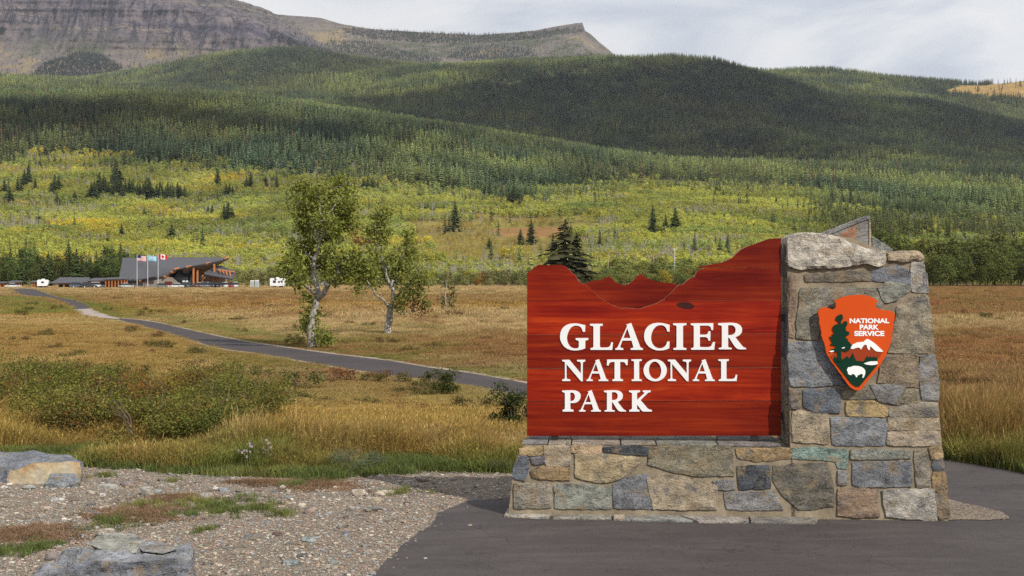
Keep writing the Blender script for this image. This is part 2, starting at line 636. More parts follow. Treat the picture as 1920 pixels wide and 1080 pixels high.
rowm = row(zm, ym)
bel = belt_row(pxm) + 26 * (fbm(Pm[..., 0] / 60, ym / 60, 9) - 0.5)
asp = rowm > bel
base = np.where(asp[..., None], np.array([0.20, 0.19, 0.05]), np.array([0.075, 0.085, 0.035]))
nz = fbm(Pm[..., 0] / 50, ym / 50, 21)[..., None]
base = np.where(asp[..., None], base * (1 - nz) + np.array([0.27, 0.20, 0.07]) * nz, base)
ca, cb, cd = clearing(pxm, rowm)
base[ca] = (0.30, 0.17, 0.07)
base[cb] = (0.42, 0.32, 0.10)
base[cd] = (0.36, 0.23, 0.085)
colr = np.ones((*base.shape[:2], 4), np.float32)
colr[..., :3] = base
a = me.attributes.new('col', 'FLOAT_COLOR', 'POINT')
a.data.foreach_set('color', colr.reshape(-1))
o = link('hills', me)
tag(o, 'forested foothills rising behind the meadow', kind='structure')

# horizon buffer: what the land itself hides
PXB = np.arange(-240, 2161, 8.0)
YB = np.geomspace(545, 7400, 420)
pb, yb = np.meshgrid(PXB, YB, indexing='ij')
RB = np.minimum.accumulate(row(land_z(pb, yb), yb), axis=1)


def seen(px, Y, z, h, slack=1.5):
    i = np.clip(((px + 240) / 8).round().astype(int), 0, len(PXB) - 1)
    j = np.clip(np.searchsorted(YB, Y) - 2, 0, len(YB) - 1)
    return row(z + h, Y) < RB[i, j] + slack


# ================================================================== FORESTS
CON_LO, CON_HI, ASP_LO, ASP_HI = [], [], [], []
for s in range(5):
    T, C = conifer_data(100 + s, 11, 7, 0.15 + 0.012 * s)
    CON_LO.append(joined(T, C, 'conifer_far_%d' % s, [M['bark'], M['needle']]))
for s in range(4):
    T, C = conifer_data(200 + s, 24, 10, 0.17 + 0.02 * s, 2)
    CON_HI.append((T, C))
for s in range(5):
    T, C = leafy_data(300 + s, 170, 0.26 + 0.02 * s, 0.052, 0.22, 0.016)
    ASP_LO.append(joined(T, C, 'aspen_far_%d' % s, [M['pale_bark'], M['far_leaf']]))
for s in range(4):
    T, C = leafy_data(320 + s, 420, 0.27 + 0.03 * s, 0.038, 0.18, 0.013, 9)
    ASP_HI.append((T, C))
BARE = [mk_mesh('bare_aspen_%d' % s, b.v, b.f, [M['pale_bark']]) for s, b in ((k, bare_data(400 + k)) for k in range(3))]


def sample_land(n, y0, y1, pw=2.0):
    u = RNG.random(n)
    Y = (y0 ** pw + u * (y1 ** pw - y0 ** pw)) ** (1 / pw)
    px = RNG.uniform(-200, 2120, n)
    z = land_z(px, Y)
    return px, Y, z


# candidates
parts_ = [sample_land(n, a, b) for n, a, b in ((60000, 548, 1500), (68000, 1500, 2700), (91000, 2700, 4600), (102000, 4600, 6900))]
px = np.concatenate([p[0] for p in parts_]); Y = np.concatenate([p[1] for p in parts_]); z = np.concatenate([p[2] for p in parts_])
ht = 0.45 + 0.85 * RNG.random(len(px)) ** 0.8
k = seen(px, Y, z, 22 * ht)
px, Y, z, ht = px[k], Y[k], z[k], ht[k]
X = (px - 960) / FP * Y
rw = row(z, Y)
bl = belt_row(px) + 30 * (fbm(X / 60, Y / 60, 9) - 0.5)
ca, cb, cd = clearing(px, rw)
clear = ca | cb | cd
pat = fbm(X / 70, Y / 70, 31)
pat2 = fbm(X / 45, Y / 45, 41)
r1 = RNG.random(len(px))
is_con = rw < bl
# aspens mixed into the lower edge of the conifer belt, and far more so on the right
d_in = bl - rw
mixp = np.clip(0.55 - d_in / 90, 0, 0.5) * (pat > 0.47)
right = np.clip((px - 950) / 250, 0, 1) * (rw > 278) * np.where(pat > 0.49, 0.8, 0.12)
flip = is_con & (r1 < np.maximum(mixp, right))
flip &= ~((px > 1450) & (rw > 380))
# a few conifers out among the aspens: right hand side thick with them
rside = np.clip((px - 1500) / 200, 0, 1) * np.clip((470 - rw) / 30, 0, 1) * np.where(pat > 0.44, 0.75, 0.25)
lone = (~is_con) & (r1 < np.where(px < 480, 0.03, 0.016) * (pat2 > 0.5) + rside)
edge_c = (~is_con) & (r1 < np.clip(0.75 - (rw - bl) / 38, 0, .7) * (fbm(X / 55, Y / 55, 49) > .5))
lone |= edge_c
con = (is_con & ~flip) | lone
dead = (~con) & (fbm(X / 75, Y / 40, 43) > 0.62) & (RNG.random(len(px)) < 0.5)
dead |= con & (fbm(X / 130, Y / 130, 55) > 0.63) & (RNG.random(len(px)) < 0.5) & (Y < 4300)
con &= ~dead
keep = ~(clear & (RNG.random(len(px)) > 0.03))
keep &= ~((~con) & (~dead) & (fbm(X / 24, Y / 34, 99, 2) < .34) & (Y < 2400) & (RNG.random(len(px)) < .8))
keep &= ~(con & (fbm(X / 45, Y / 60, 97, 3) < .37) & (RNG.random(len(px)) < .75))
# thin low scrub in the orange brown strip right of the poplars
fz = fbm(X / 40, Y / 40, 47) - .5
thin = (px + 260 * fz > 780) & (px - 260 * fz < 1110) & (rw + 70 * fz > 412) & (rw - 60 * fz < 500)
keep &= ~(thin & (RNG.random(len(px)) > 0.35))
keep &= ~((Y < 620) & (px > 60) & (px < 480) & (RNG.random(len(px)) > 0.4))
px, Y, z, ht, X, rw, con, dead, pat, pat2, thin, bl = [q[keep] for q in (px, Y, z, ht, X, rw, con, dead, pat, pat2, thin, bl)]

# heights and colours
hc = np.where(lone[keep], 17, 25) * ht * np.interp(Y, [540, 1400, 2400, 5000], [0.75, 0.9, 1.0, 1.0])
ha = np.interp(Y, [540, 900, 1800, 5000], [6.0, 7.0, 9.0, 13]) * ht * np.where(thin, 0.5, 1)
t_con = np.empty((len(px), 3))
g = fbm(X / 160, Y / 160, 61)[:, None]
g2 = RNG.random(len(px))[:, None]
g = np.clip((g - .5) * 2.2 + .5, 0, 1)
t_con[:] = np.array([0.064, 0.102, 0.056]) * (1 - g) + np.array([0.215, 0.245, 0.075]) * g
t_con *= np.clip(.62 + 1.5 * (fbm(X / 330, Y / 480, 73, 3) - .28), .6, 1.3)[:, None]  # broad sunlit and cloud-shaded bands put into the conifer colour
t_con *= (0.6 + 0.7 * g2) * np.clip(.55 + 1.3 * (fbm(X / 38, Y / 60, 67, 3) - .15), .5, 1.5)[:, None]
t_con[(RNG.random(len(px)) < 0.02) & (Y > 2000)] = (0.20, 0.11, 0.07)
yel = np.clip((fbm(X / 75, Y / 60, 71) - 0.52) * 4.0, 0, 1)[:, None]
yel = yel * np.clip(1.25 - np.abs(px - 250)[:, None] / 1100, 0.25, 1)
grn = np.clip((fbm(X / 80, Y / 60, 81) - 0.5) * 5, 0, 1)[:, None]
t_asp = np.array([0.44, 0.45, 0.10]) * (1 - yel) + np.array([0.62, 0.50, 0.07]) * yel
t_asp = t_asp * (1 - grn) + np.array([0.31, 0.36, 0.10]) * grn
far_m = np.clip((Y - 1700) / 700, 0, 1)[:, None] * (rw < bl)[:, None]
t_asp = t_asp * (1 - 0.5 * far_m) + np.array([0.20, 0.22, 0.06]) * 0.5 * far_m
t_asp[thin] = t_asp[thin] * 0.35 + np.array([0.38, 0.24, 0.07]) * 0.65
t_asp *= (RNG.uniform(0.86, 1.14, len(px)) * np.clip(.6 + 1.0 * (fbm(X / 60, Y / 80, 88, 3) - .1), .65, 1.2))[:, None]

# which ones show largest: the 300 of each kind are things, the rest is the wood
def largest(mask, h, n=285):
    i = np.where(mask)[0]
    i = i[(px[i] > -5) & (px[i] < 1925)]
    s = h[i] / Y[i]
    return i[np.argsort(-s)[:n]]


liv = ~con & ~dead
# conifers that stand out by where they grow, traced from the slope
HAND = [(853, 434, 44), (996, 459, 38), (976, 459, 24), (917, 467, 18), (1224, 440, 44), (1248, 440, 30), (1266, 441, 40), (1168, 445, 18), (519, 357, 24),
        (428, 424, 36), (420, 422, 30), (435, 420, 26), (398, 412, 22), (390, 410, 20), (408, 388, 20), (436, 372, 18), (430, 370, 20), (424, 372, 22), (408, 350, 26), (462, 358, 20), (470, 356, 26), (498, 350, 16),
        (270, 418, 22), (322, 458, 30), (320, 455, 18), (228, 456, 30), (171, 382, 30), (177, 381, 34), (186, 376, 42), (218, 350, 40), (212, 356, 28), (225, 350, 26),
        (103, 370, 34), (110, 368, 30), (96, 372, 24), (140, 380, 18), (33, 370, 30), (40, 372, 26), (8, 372, 28), (18, 388, 30), (54, 352, 38), (46, 356, 30), (66, 366, 24), (107, 390, 22),
        (752, 418, 20), (690, 362, 26), (698, 360, 22), (682, 360, 20), (768, 410, 16), (963, 392, 34), (975, 390, 28), (955, 390, 24), (940, 380, 26), (928, 378, 24), (918, 374, 26), (910, 374, 22), (985, 380, 20),
        (840, 366, 12), (855, 366, 10), (1356, 380, 18), (1340, 376, 16), (1370, 382, 18), (1384, 382, 16), (1400, 384, 18), (1412, 386, 14), (1455, 388, 16), (1462, 388, 14), (1358, 424, 20), (1560, 390, 28), (1580, 392, 24), (1595, 394, 30), (1610, 396, 26)]
for i in range(30):      # the straight dark plantation on the left slope
    t = i / 29
    HAND.append((195 + 150 * t + random.uniform(-2, 2), 372 + 12 * t + random.uniform(-5, 3), random.uniform(24, 36) - 4 * t))


def land_hit(px_, py_):
    yy = np.geomspace(545, 6000, 700)
    rr = row(land_z(np.full(700, px_), yy), yy)
    j = np.argmax(rr < py_)
    return yy[j], float(land_z(px_, yy[j])[0])


hand = []
for a_, b_, h_ in HAND:
    yy, z_ = land_hit(a_, b_)
    hand.append((a_, yy, z_, 1.3 * h_ / FP * yy))
ci = largest(con, hc, 200 - len(hand) + 60)
ai = largest(liv, ha, 240)
single = np.zeros(len(px), bool); single[ci] = True; single[ai] = True
sel = con & ~single
n = sel.sum()
scatter('conifer_forest', np.stack([X, Y, z - 0.3], 1)[sel], RNG.uniform(0, 6.28, n), np.stack([hc[sel] * 1.35, hc[sel] * 1.35, hc[sel]], 1), t_con[sel], CON_LO, RNG.integers(0, 5, n),
        'dark conifer forest covering the hills behind the aspen slope')
sel = liv & ~single
n = sel.sum()
scatter('aspen_woods', np.stack([X, Y, z - 0.3], 1)[sel], RNG.uniform(0, 6.28, n), np.stack([ha[sel] * 1.25, ha[sel] * 1.25, ha[sel]], 1), t_asp[sel], ASP_LO, RNG.integers(0, 5, n),
        'yellow green aspen woods covering the slope behind the meadow')
n = dead.sum()
scatter('bare_aspen_stand', np.stack([X, Y, z - 0.3], 1)[dead], RNG.uniform(0, 6.28, n), np.stack([np.full(n, 9.0), np.full(n, 9.0), ha[dead] * 1.15], 1), np.full((n, 3), .4), BARE, RNG.integers(0, 3, n),
        'grey bare aspen trunks in patches on the slope')
print('forest', con.sum(), liv.sum(), dead.sum())


def data_meshes(name, sets, mt, mc):
    return [(mk_mesh(name + '_trunk', T.v, T.f, mt), mk_mesh(name + '_crown', C.v, C.f, mc)) for T, C in sets]


CONM = data_meshes('conifer', CON_HI, M['bark'], M['needle'])
ASPM = data_meshes('aspen', ASP_HI, M['pale_bark'], M['leaf'])


def plant(name, pair, loc, h, tint, label, cat, group=None, wide=1.0):
    o = empty(name, loc, random.uniform(0, 6.28), label, cat, group)
    o.scale = (h * wide, h * wide, h)
    for nm, me_ in (('trunk', pair[0]), ('crown', pair[1])):
        q = link(nm, me_, o)
        q['tint'] = [float(c) for c in tint]
    return o


SPOTS = [(110, 'above the entrance booths'), (230, 'left of the visitor centre roof'), (330, 'above the flagpoles'), (440, 'above the right end of the visitor centre'), (545, 'between visitor centre and taller poplar'),
         (690, 'behind the taller poplar'), (830, 'behind the shorter poplar'), (985, 'between the poplars and the red board'), (1110, 'above the left hump of the board'), (1300, 'above the notch of the board'),
         (1470, 'above the right shoulder of the board'), (1640, 'above the top of the pillar'), (1730, 'behind the top of the pillar'), (1790, 'just right of the pillar'), (1855, 'between the pillar and the right picture edge'), (9999, 'at the right picture edge')]


def zone(px_, what):
    for e_, s in SPOTS:
        if px_ < e_:
            return what + ' ' + s


for i in ci:
    plant('conifer_tree', CONM[i % 4], (X[i], Y[i], z[i] - 0.3), hc[i], t_con[i], zone(px[i], ('tall ' if hc[i] > 16 else 'small ') + 'dark conifer on the slope'), 'tree', 'conifers dotted over the slope')
for i in ai:
    plant('aspen_tree', ASPM[i % 4], (X[i], Y[i], z[i] - 0.3), ha[i], t_asp[i], zone(px[i], ('yellow' if t_asp[i][0] > 1.15 * t_asp[i][1] else 'green') + ' aspen low on the slope'), 'tree', 'aspens along the foot of the slope')
SPECIAL = {(853, 434): 'lone dark spruce on the orange brown slope right of the poplars', (996, 459): 'taller of two spruces below the brown clearing',
           (976, 459): 'shorter of two spruces below the brown clearing', (917, 467): 'small round spruce low on the brown slope',
           (1224, 440): 'broad double topped dark spruce above the red board', (1266, 441): 'slim spruce right of the broad double topped one',
           (270, 418): 'small lone spruce in the yellow aspens below the dark plantation', (322, 458): 'lone slim spruce above the left end of the visitor centre roof'}
for j, (a_, yy, z_, h_) in enumerate(hand):
    key = (HAND[j][0], HAND[j][1])
    lab = SPECIAL.get(key)
    if lab is None:
        lab = 'dark spruce in the straight dark row on the left aspen slope' if j >= len(HAND) - 30 else zone(a_, ('big' if HAND[j][2] > 29 else 'small') + ' dark spruce among the aspens')
    tn = np.array([0.045, 0.062, 0.026]) * random.uniform(0.8, 1.25)
    plant('conifer_tree', CONM[j % 4], ((a_ - 960) / FP * yy, yy, z_ - 0.3), h_, tn, lab, 'tree', 'conifers dotted over the slope', random.uniform(1.4, 2.0))

# ================================================================== MOUNTAINS
m, nt = new_mat('mountain_rock')
tc = nd(nt, 'ShaderNodeTexCoord').outputs['Object']
vc = nd(nt, 'ShaderNodeAttribute', attribute_type='GEOMETRY', attribute_name='cliff').outputs['Fac']
wv = noise(nt, tc, 0.002, 6, 0.6)
sp = nd(nt, 'ShaderNodeSeparateXYZ', {0: tc})
zz = math_n(nt, 'ADD', math_n(nt, 'MULTIPLY', sp.outputs['Z'], 1.0), math_n(nt, 'MULTIPLY', wv, 190.0))
zz = math_n(nt, 'ADD', zz, math_n(nt, 'MULTIPLY', sp.outputs['X'], 0.06))
st = nd(nt, 'ShaderNodeCombineXYZ', {0: math_n(nt, 'MULTIPLY', sp.outputs['X'], 0.02), 1: 0.0, 2: zz}).outputs[0]
s1 = noise(nt, st, 0.022, 6, 0.62)
stre = nd(nt, 'ShaderNodeMapping', {'Vector': tc, 'Scale': (1.0, 1.0, 0.16)}).outputs[0]
s2 = noise(nt, stre, 0.016, 8, 0.72, 0.4)
rock = ramp(nt, s1, [(0.30, (0.075, 0.064, 0.090)), (0.44, (0.135, 0.113, 0.135)), (0.50, (0.19, 0.155, 0.15)), (0.55, (0.105, 0.088, 0.11)), (0.66, (0.30, 0.24, 0.18)), (0.70, (0.12, 0.10, 0.118))])
rock = mix(nt, fr(nt, s2, 0.47, 0.58, 0, 0.9), rock, (0.042, 0.038, 0.055))  # dark streaks put the gullies' shade into the rock colour
pt = noise(nt, tc, 0.0022, 9, 0.72)
scree = ramp(nt, noise(nt, tc, 0.006, 8, 0.7), [(0.35, (0.15, 0.13, 0.125)), (0.5, (0.21, 0.175, 0.15)), (0.62, (0.155, 0.145, 0.10)), (0.7, (0.085, 0.095, 0.055))])
scree = mix(nt, fr(nt, pt, 0.50, 0.56, 0, 0.8), scree, (0.075, 0.09, 0.042))
scree = mix(nt, fr(nt, pt, 0.44, 0.40, 0, 0.7), scree, (0.32, 0.245, 0.12))
c = mix(nt, vc, scree, rock)
finish(nt, c, 0.95, 0.05, s2, 1.0, 40.0)
M['mountain'] = m


def ridged(x, y, s, o=4):
    t, a_, n_ = 0.0, 0.5, 0.0
    for k_ in range(o):
        t = t + a_ * (1 - np.abs(2 * vnoise(x * 2 ** k_, y * 2 ** k_, s + 7 * k_) - 1))
        n_ += a_; a_ *= 0.5
    return t / n_


def mountain(name, top, bot, ybot, ytop, prof, px0, px1, nx, nr, label, gul, jag):
    pxs = np.linspace(px0, px1, nx)
    tp = np.interp(pxs, [a_ for a_, b_ in top], [b_ for a_, b_ in top])
    tp = tp + jag * (fbm(pxs / 9, pxs * 0, 91, 3) - 0.5)
    bt = np.interp(pxs, [a_ for a_, b_ in bot], [b_ for a_, b_ in bot])
    t = np.linspace(0, 1, nr)[:, None]
    dep = np.interp(t, [p_[0] for p_ in prof], [p_[1] for p_ in prof])
    rows = bt[None] + (tp - bt)[None] * t
    Yd = ybot + (ytop - ybot) * dep + 0 * rows
    Xw = (pxs[None] - 960) / FP * Yd
    Zw = H + (HZ - rows) / FP * Yd
    cl = np.interp(t, [p_[0] for p_ in prof], [p_[2] for p_ in prof]) + 0 * rows
    fade = np.sin(np.pi * np.clip(t, 0.0, 1.0)) ** 0.5
    dy = -gul * (ridged(Xw / 210, Zw / 900, 13) - 0.5) * (0.45 + cl) - gul * 0.5 * (fbm(Xw / 60, Zw / 160, 14) - 0.5) * cl
    step = ((vnoise(Xw / 900 + 0.3, Zw / 26, 19) - 0.5) * 60 - 120 * np.clip(ridged(Xw / 95, Zw / 1500, 23, 3) - .62, 0, 1) * 2.2) * cl
    Y2 = Yd + (dy + step) * fade
    s = Y2 / Yd
    Pm_ = np.stack([Xw * s, Y2, H + (Zw - H) * s], -1)
    back = Pm_[-1:].copy(); back[..., 1] += 900; back[..., 2] -= 500
    Pm_ = np.concatenate([Pm_, back], 0)
    me_ = grid_mesh(name, Pm_, M['mountain'])
    cl2 = np.concatenate([cl, cl[-1:]], 0)
    a_ = me_.attributes.new('cliff', 'FLOAT', 'POINT')
    a_.data.foreach_set('value', np.clip(cl2, 0, 1).astype(np.float32).reshape(-1))
    o_ = link(name, me_)
    tag(o_, label, kind='structure')
    return pxs, rows, Pm_[:-1]


TOP2 = [(430, 20), (530, 28), (600, 33), (640, 45), (700, 55), (800, 61), (900, 66), (960, 61), (1000, 58), (1040, 50), (1070, 45), (1093, 42), (1096, 57), (1108, 64), (1120, 76), (1140, 92), (1156, 106), (1220, 135), (1400, 175)]
mt2 = mountain('mountain_ridge', TOP2, [(430, 160), (1220, 160), (1400, 190)], 7600, 9300, [(0, 0, 0.0), (0.6, 0.5, 0.05), (0.86, 0.75, 0.1), (0.93, 0.8, 0.35), (1, 0.85, 0.4)], 430, 1400, 360, 70,
               'long grey brown ridge ending in a small flat cliff peak', 90, 1.2)
TOP1 = [(-500, -70), (0, -62), (200, -50), (330, -30), (400, -10), (450, 2), (490, 14), (520, 27), (560, 54), (600, 80), (640, 99), (680, 130), (760, 190)]
mt1 = mountain('mountain', TOP1, [(-500, 190), (640, 190), (760, 230)], 7000, 8200, [(0, 0, 0), (0.38, 0.42, 0.1), (0.5, 0.5, 0.75), (0.62, 0.56, 1), (0.8, 0.62, 1), (0.92, 0.75, 0.8), (1, 0.9, 0.5)], -500, 760, 420, 150,
               'big banded grey purple rock mountain at the upper left', 240, 3.0)

# woods on the mountain flanks
pp, tt = [], []
def on_mountain(mt, poly, n, cm):
    pxs, rows, Pm_ = mt
    n0 = len(pxs) * rows.shape[0]
    ii = RNG.integers(0, n0, n * 60)
    r_, c_ = np.unravel_index(ii, rows.shape)
    ok = inside(poly, pxs[c_], rows[r_, c_])
    r_, c_ = r_[ok][:n], c_[ok][:n]
    q = Pm_[r_, c_] + np.stack([RNG.uniform(-12, 12, len(r_)), RNG.uniform(-4, 4, len(r_)), np.full(len(r_), -1.0)], 1)
    pp.append(q); tt.append(np.array(cm)[None] * RNG.uniform(0.7, 1.3, len(q))[:, None])
dk = (0.045, 0.06, 0.045)
on_mountain(mt1, [(55, 145), (85, 118), (125, 106), (150, 98), (190, 104), (225, 122), (232, 150)], 2600, dk)
on_mountain(mt1, [(490, 48), (515, 58), (560, 78), (610, 92), (640, 100), (600, 108), (560, 95), (510, 70)], 1000, dk)
on_mountain(mt1, [(240, 130), (330, 110), (460, 95), (540, 92), (640, 108), (640, 140), (240, 160)], 2200, (0.07, 0.09, 0.045))
on_mountain(mt1, [(330, -30), (400, -8), (450, 3), (520, 28), (560, 56), (548, 56), (500, 30), (440, 12), (340, -10)], 220, dk)
on_mountain(mt1, [(-60, 110), (600, 60), (640, 110), (240, 150), (-60, 160)], 500, (0.06, 0.07, 0.045))
on_mountain(mt2, [(620, 75), (700, 80), (770, 100), (830, 112), (820, 125), (640, 115), (600, 95)], 1700, dk)
on_mountain(mt2, [(640, 52), (760, 60), (960, 64), (1060, 54), (1093, 54), (1093, 60), (1000, 74), (860, 84), (700, 74), (650, 62)], 2600, (0.06, 0.075, 0.045))
on_mountain(mt2, [(840, 108), (870, 90), (930, 84), (1000, 92), (1010, 110), (900, 122)], 1300, dk)
on_mountain(mt2, [(1000, 112), (1100, 100), (1150, 104), (1156, 112), (1000, 122)], 300, dk)
on_mountain(mt2, [(600, 45), (700, 62), (1060, 70), (1120, 105), (640, 120)], 900, (0.06, 0.07, 0.04))
pp = np.concatenate(pp); tt = np.concatenate(tt)
n = len(pp)
scatter('mountain_forest', pp, RNG.uniform(0, 6.28, n), RNG.uniform(14, 26, n) * 1.0, tt, CON_LO, RNG.integers(0, 5, n), 'dark conifer woods clinging to the mountain flanks')
# ================================================================== THE ENTRANCE SIGN
from mathutils.geometry import delaunay_2d_cdt
TH = math.radians(3.9)
O = Vector((-0.10, 13.0, 0.0))
EX = Vector((math.cos(TH), -math.sin(TH), 0)); EY = Vector((math.sin(TH), math.cos(TH), 0))
CAMV = Vector((0, 0, H))


def on_plane(px, py, a, b=0.0):
    """local (x, z) of the point of the plane  y = a + b z  seen at that direction"""
    d = Vector(((px - 960) / FP, 1.0, -(py - HZ) / FP))
    c = CAMV - O
    cy_, dy_ = c.dot(EY), d.dot(EY)
    t = (a + b * c.z - cy_) / (dy_ - b * d.z)
    p = c + d * t
    return p.dot(EX), p.z


sign = empty('park_entrance_sign', O, -TH, 'red wooden park entrance sign with white lettering on a rubble stone base and pillar', 'sign')

# ---- materials
def stone_material(name, lift=1.18, sat=0.80):
    m, nt = new_mat(name)
    oi = nd(nt, 'ShaderNodeObjectInfo')
    tc = nd(nt, 'ShaderNodeTexCoord').outputs['Object']
    off = nd(nt, 'ShaderNodeVectorMath', {0: tc, 1: nd(nt, 'ShaderNodeCombineXYZ', {0: math_n(nt, 'MULTIPLY', oi.outputs['Random'], 91.0), 1: 0.0, 2: math_n(nt, 'MULTIPLY', oi.outputs['Random'], 37.0)}).outputs[0]}, operation='ADD').outputs[0]
    rot = nd(nt, 'ShaderNodeMapping', {'Vector': off, 'Scale': (1.0, 1.0, 1.9), 'Rotation': (0, 0.5, 0)}).outputs[0]
    col = oi.outputs['Color']
    a = noise(nt, rot, 5.0, 9, 0.68, 0.25)
    b = noise(nt, off, 7.0, 7, 0.65, 0.2)
    f = noise(nt, off, 60.0, 5, 0.75)
    g = noise(nt, rot, 26.0, 6, 0.75, 0.2)
    col = hsv(nt, col, 0.5, sat, lift)
    c = mix(nt, fr(nt, a, 0.36, 0.62), hsv(nt, col, 0.5, 0.9, 0.55), hsv(nt, col, 0.5, 1.0, 1.30))
    c = mix(nt, fr(nt, b, 0.54, 0.62, 0, 0.6), c, (0.30, 0.215, 0.125))
    c = mix(nt, fr(nt, b, 0.45, 0.35, 0, 0.7), c, (0.12, 0.125, 0.145))
    c = mix(nt, fr(nt, g, 0.56, 0.68, 0, 0.55), c, hsv(nt, c, 0.5, 0.9, 0.45))
    c = mix(nt, fr(nt, f, 0.55, 0.72, 0, 0.6), c, (0.46, 0.43, 0.38))
    c = mix(nt, fr(nt, f, 0.44, 0.30, 0, 0.6), c, hsv(nt, c, 0.5, 1.0, 0.4))
    wv_ = nd(nt, 'ShaderNodeVectorMath', {0: rot, 1: nd(nt, 'ShaderNodeTexNoise', {'Vector': rot, 'Scale': 9.0, 'Detail': 5.0}).outputs['Color']}, operation='ADD').outputs[0]
    cr_ = nd(nt, 'ShaderNodeTexVoronoi', {'Vector': wv_, 'Scale': 2.2}, feature='DISTANCE_TO_EDGE').outputs['Distance']
    ck = fr(nt, cr_, 0.0, 0.016, 1.0, 0.0)
    c = mix(nt, math_n(nt, 'MULTIPLY', ck, 0.75), c, (0.05, 0.045, 0.042))
    h = math_n(nt, 'SUBTRACT', math_n(nt, 'MULTIPLY', a, 0.9), math_n(nt, 'MULTIPLY', ck, 0.6))
    h = math_n(nt, 'ADD', h, math_n(nt, 'ADD', math_n(nt, 'MULTIPLY', f, 0.25), math_n(nt, 'MULTIPLY', g, 0.8)))
    finish(nt, c, 0.88, 0.2, h, 1.0, 0.04)
    return m


M['stone'] = stone_material('rubble_stone')
M['stone_top'] = stone_material('pale_top_stone', 1.6, 0.55)  # paler, greyer copy of the stone for a boulder's upward faces
m, nt = new_mat('mortar')
tc = nd(nt, 'ShaderNodeTexCoord').outputs['Object']
a = noise(nt, tc, 6, 6, 0.65)
f = noise(nt, tc, 90, 4, 0.8)
c = ramp(nt, a, [(0.3, (0.15, 0.122, 0.088)), (0.5, (0.245, 0.20, 0.142)), (0.7, (0.33, 0.275, 0.20))])
c = mix(nt, fr(nt, f, 0.55, 0.75, 0, 0.5), c, (0.50, 0.43, 0.33))
c = mix(nt, fr(nt, f, 0.45, 0.3, 0, 0.6), c, (0.13, 0.105, 0.07))
finish(nt, c, 0.95, 0.1, math_n(nt, 'ADD', f, a), 0.8, 0.012)
M['mortar'] = m

m, nt = new_mat('stained_wood')
tc = nd(nt, 'ShaderNodeTexCoord').outputs['Object']
oi = nd(nt, 'ShaderNodeObjectInfo')
off = nd(nt, 'ShaderNodeVectorMath', {0: tc, 1: nd(nt, 'ShaderNodeCombineXYZ', {0: math_n(nt, 'MULTIPLY', oi.outputs['Random'], 50.0), 1: 0.0, 2: math_n(nt, 'MULTIPLY', oi.outputs['Random'], 23.0)}).outputs[0]}, operation='ADD').outputs[0]
g1 = noise(nt, nd(nt, 'ShaderNodeMapping', {'Vector': off, 'Scale': (0.4, 1, 9.0)}).outputs[0], 2.0, 10, 0.68, 0.5)
g2 = noise(nt, nd(nt, 'ShaderNodeMapping', {'Vector': off, 'Scale': (0.9, 1, 1.8)}).outputs[0], 1.6, 4, 0.5, 0.3)
g3 = noise(nt, nd(nt, 'ShaderNodeMapping', {'Vector': off, 'Scale': (2.2, 1, 90.0)}).outputs[0], 2.0, 5, 0.7, 0.2)
c = ramp(nt, g1, [(0.26, (0.10, 0.004, 0.0012)), (0.40, (0.18, 0.0085, 0.0017)), (0.54, (0.245, 0.018, 0.0025)), (0.68, (0.32, 0.036, 0.0045)), (0.82, (0.43, 0.09, 0.014))])
c = mix(nt, fr(nt, g2, 0.35, 0.62, 0.75, 0), c, hsv(nt, c, 0.495, 1.0, 0.62))
c = mix(nt, fr(nt, g3, 0.48, 0.7, 0, 0.55), c, hsv(nt, c, 0.5, 1, 0.6))
c = hsv(nt, c, 0.5, 1.0, nd(nt, 'ShaderNodeSeparateColor', {0: oi.outputs['Color']}).outputs[0])
finish(nt, c, 0.5, 0.16, g3, 0.15, 0.004)
M['red_wood'] = m
M['raw_wood'] = flat('raw_wood_edge', (0.42, 0.30, 0.19), 0.8, 0.2, var=0.25, scale=12)
M['white_paint'] = flat('white_paint', (0.74, 0.74, 0.75), 0.5, 0.35, var=0.03)
M['dark_steel'] = flat('dark_steel', (0.015, 0.014, 0.014), 0.5, 0.4)
M['knot'] = flat('wood_knot', (0.035, 0.004, 0.002), 0.5, 0.3, var=0.5, scale=30)

# ---- mortar cores
FB = 0.10            # batter of the stone faces


def face(x, z, d):
    return (x, FB * z + d, z)


def px_poly(pts, a=0.0, b=FB):
    return [on_plane(x, y, a, b) for x, y in pts]


base_out = px_poly([(950, 976), (954, 957), (963, 880), (975, 850), (984, 834), (1100, 836), (1300, 838), (1485, 840), (1492, 984), (1200, 980)])
mb = MB()
mb.poly_prism(base_out, lambda x, z, d: (x + (0.0 if x > 0.4 else 0.05 * d), FB * z + d if d < 0.5 else 0.98 - 0.04 * z, z), 0.0, 0.9)
core = mb.build('stone_base', M['mortar'], sign, fix=True)
pil_out = px_poly([(1484, 986), (1482, 842), (1478, 640), (1476, 462), (1492, 441), (1530, 436), (1600, 447), (1655, 470), (1728, 476), (1733, 500), (1738, 560), (1747, 650), (1755, 735), (1761, 810), (1768, 880), (1775, 940), (1779, 988)])
mb = MB()
mb.poly_prism(pil_out, lambda x, z, d: (x + (0.0 if x < 3.6 else -0.04 * d), FB * z + d if d < 0.5 else 0.98 - 0.03 * z, z), 0.0, 0.9)
pillar = mb.build('stone_pillar', M['mortar'], sign, fix=True)


def resample(poly, step):
    out = []
    n = len(poly)
    for i in range(n):
        a, b = Vector(poly[i]), Vector(poly[(i + 1) % n])
        k = max(1, int((b - a).length / step))
        for j in range(k):
            out.append(a.lerp(b, j / k))
    return out


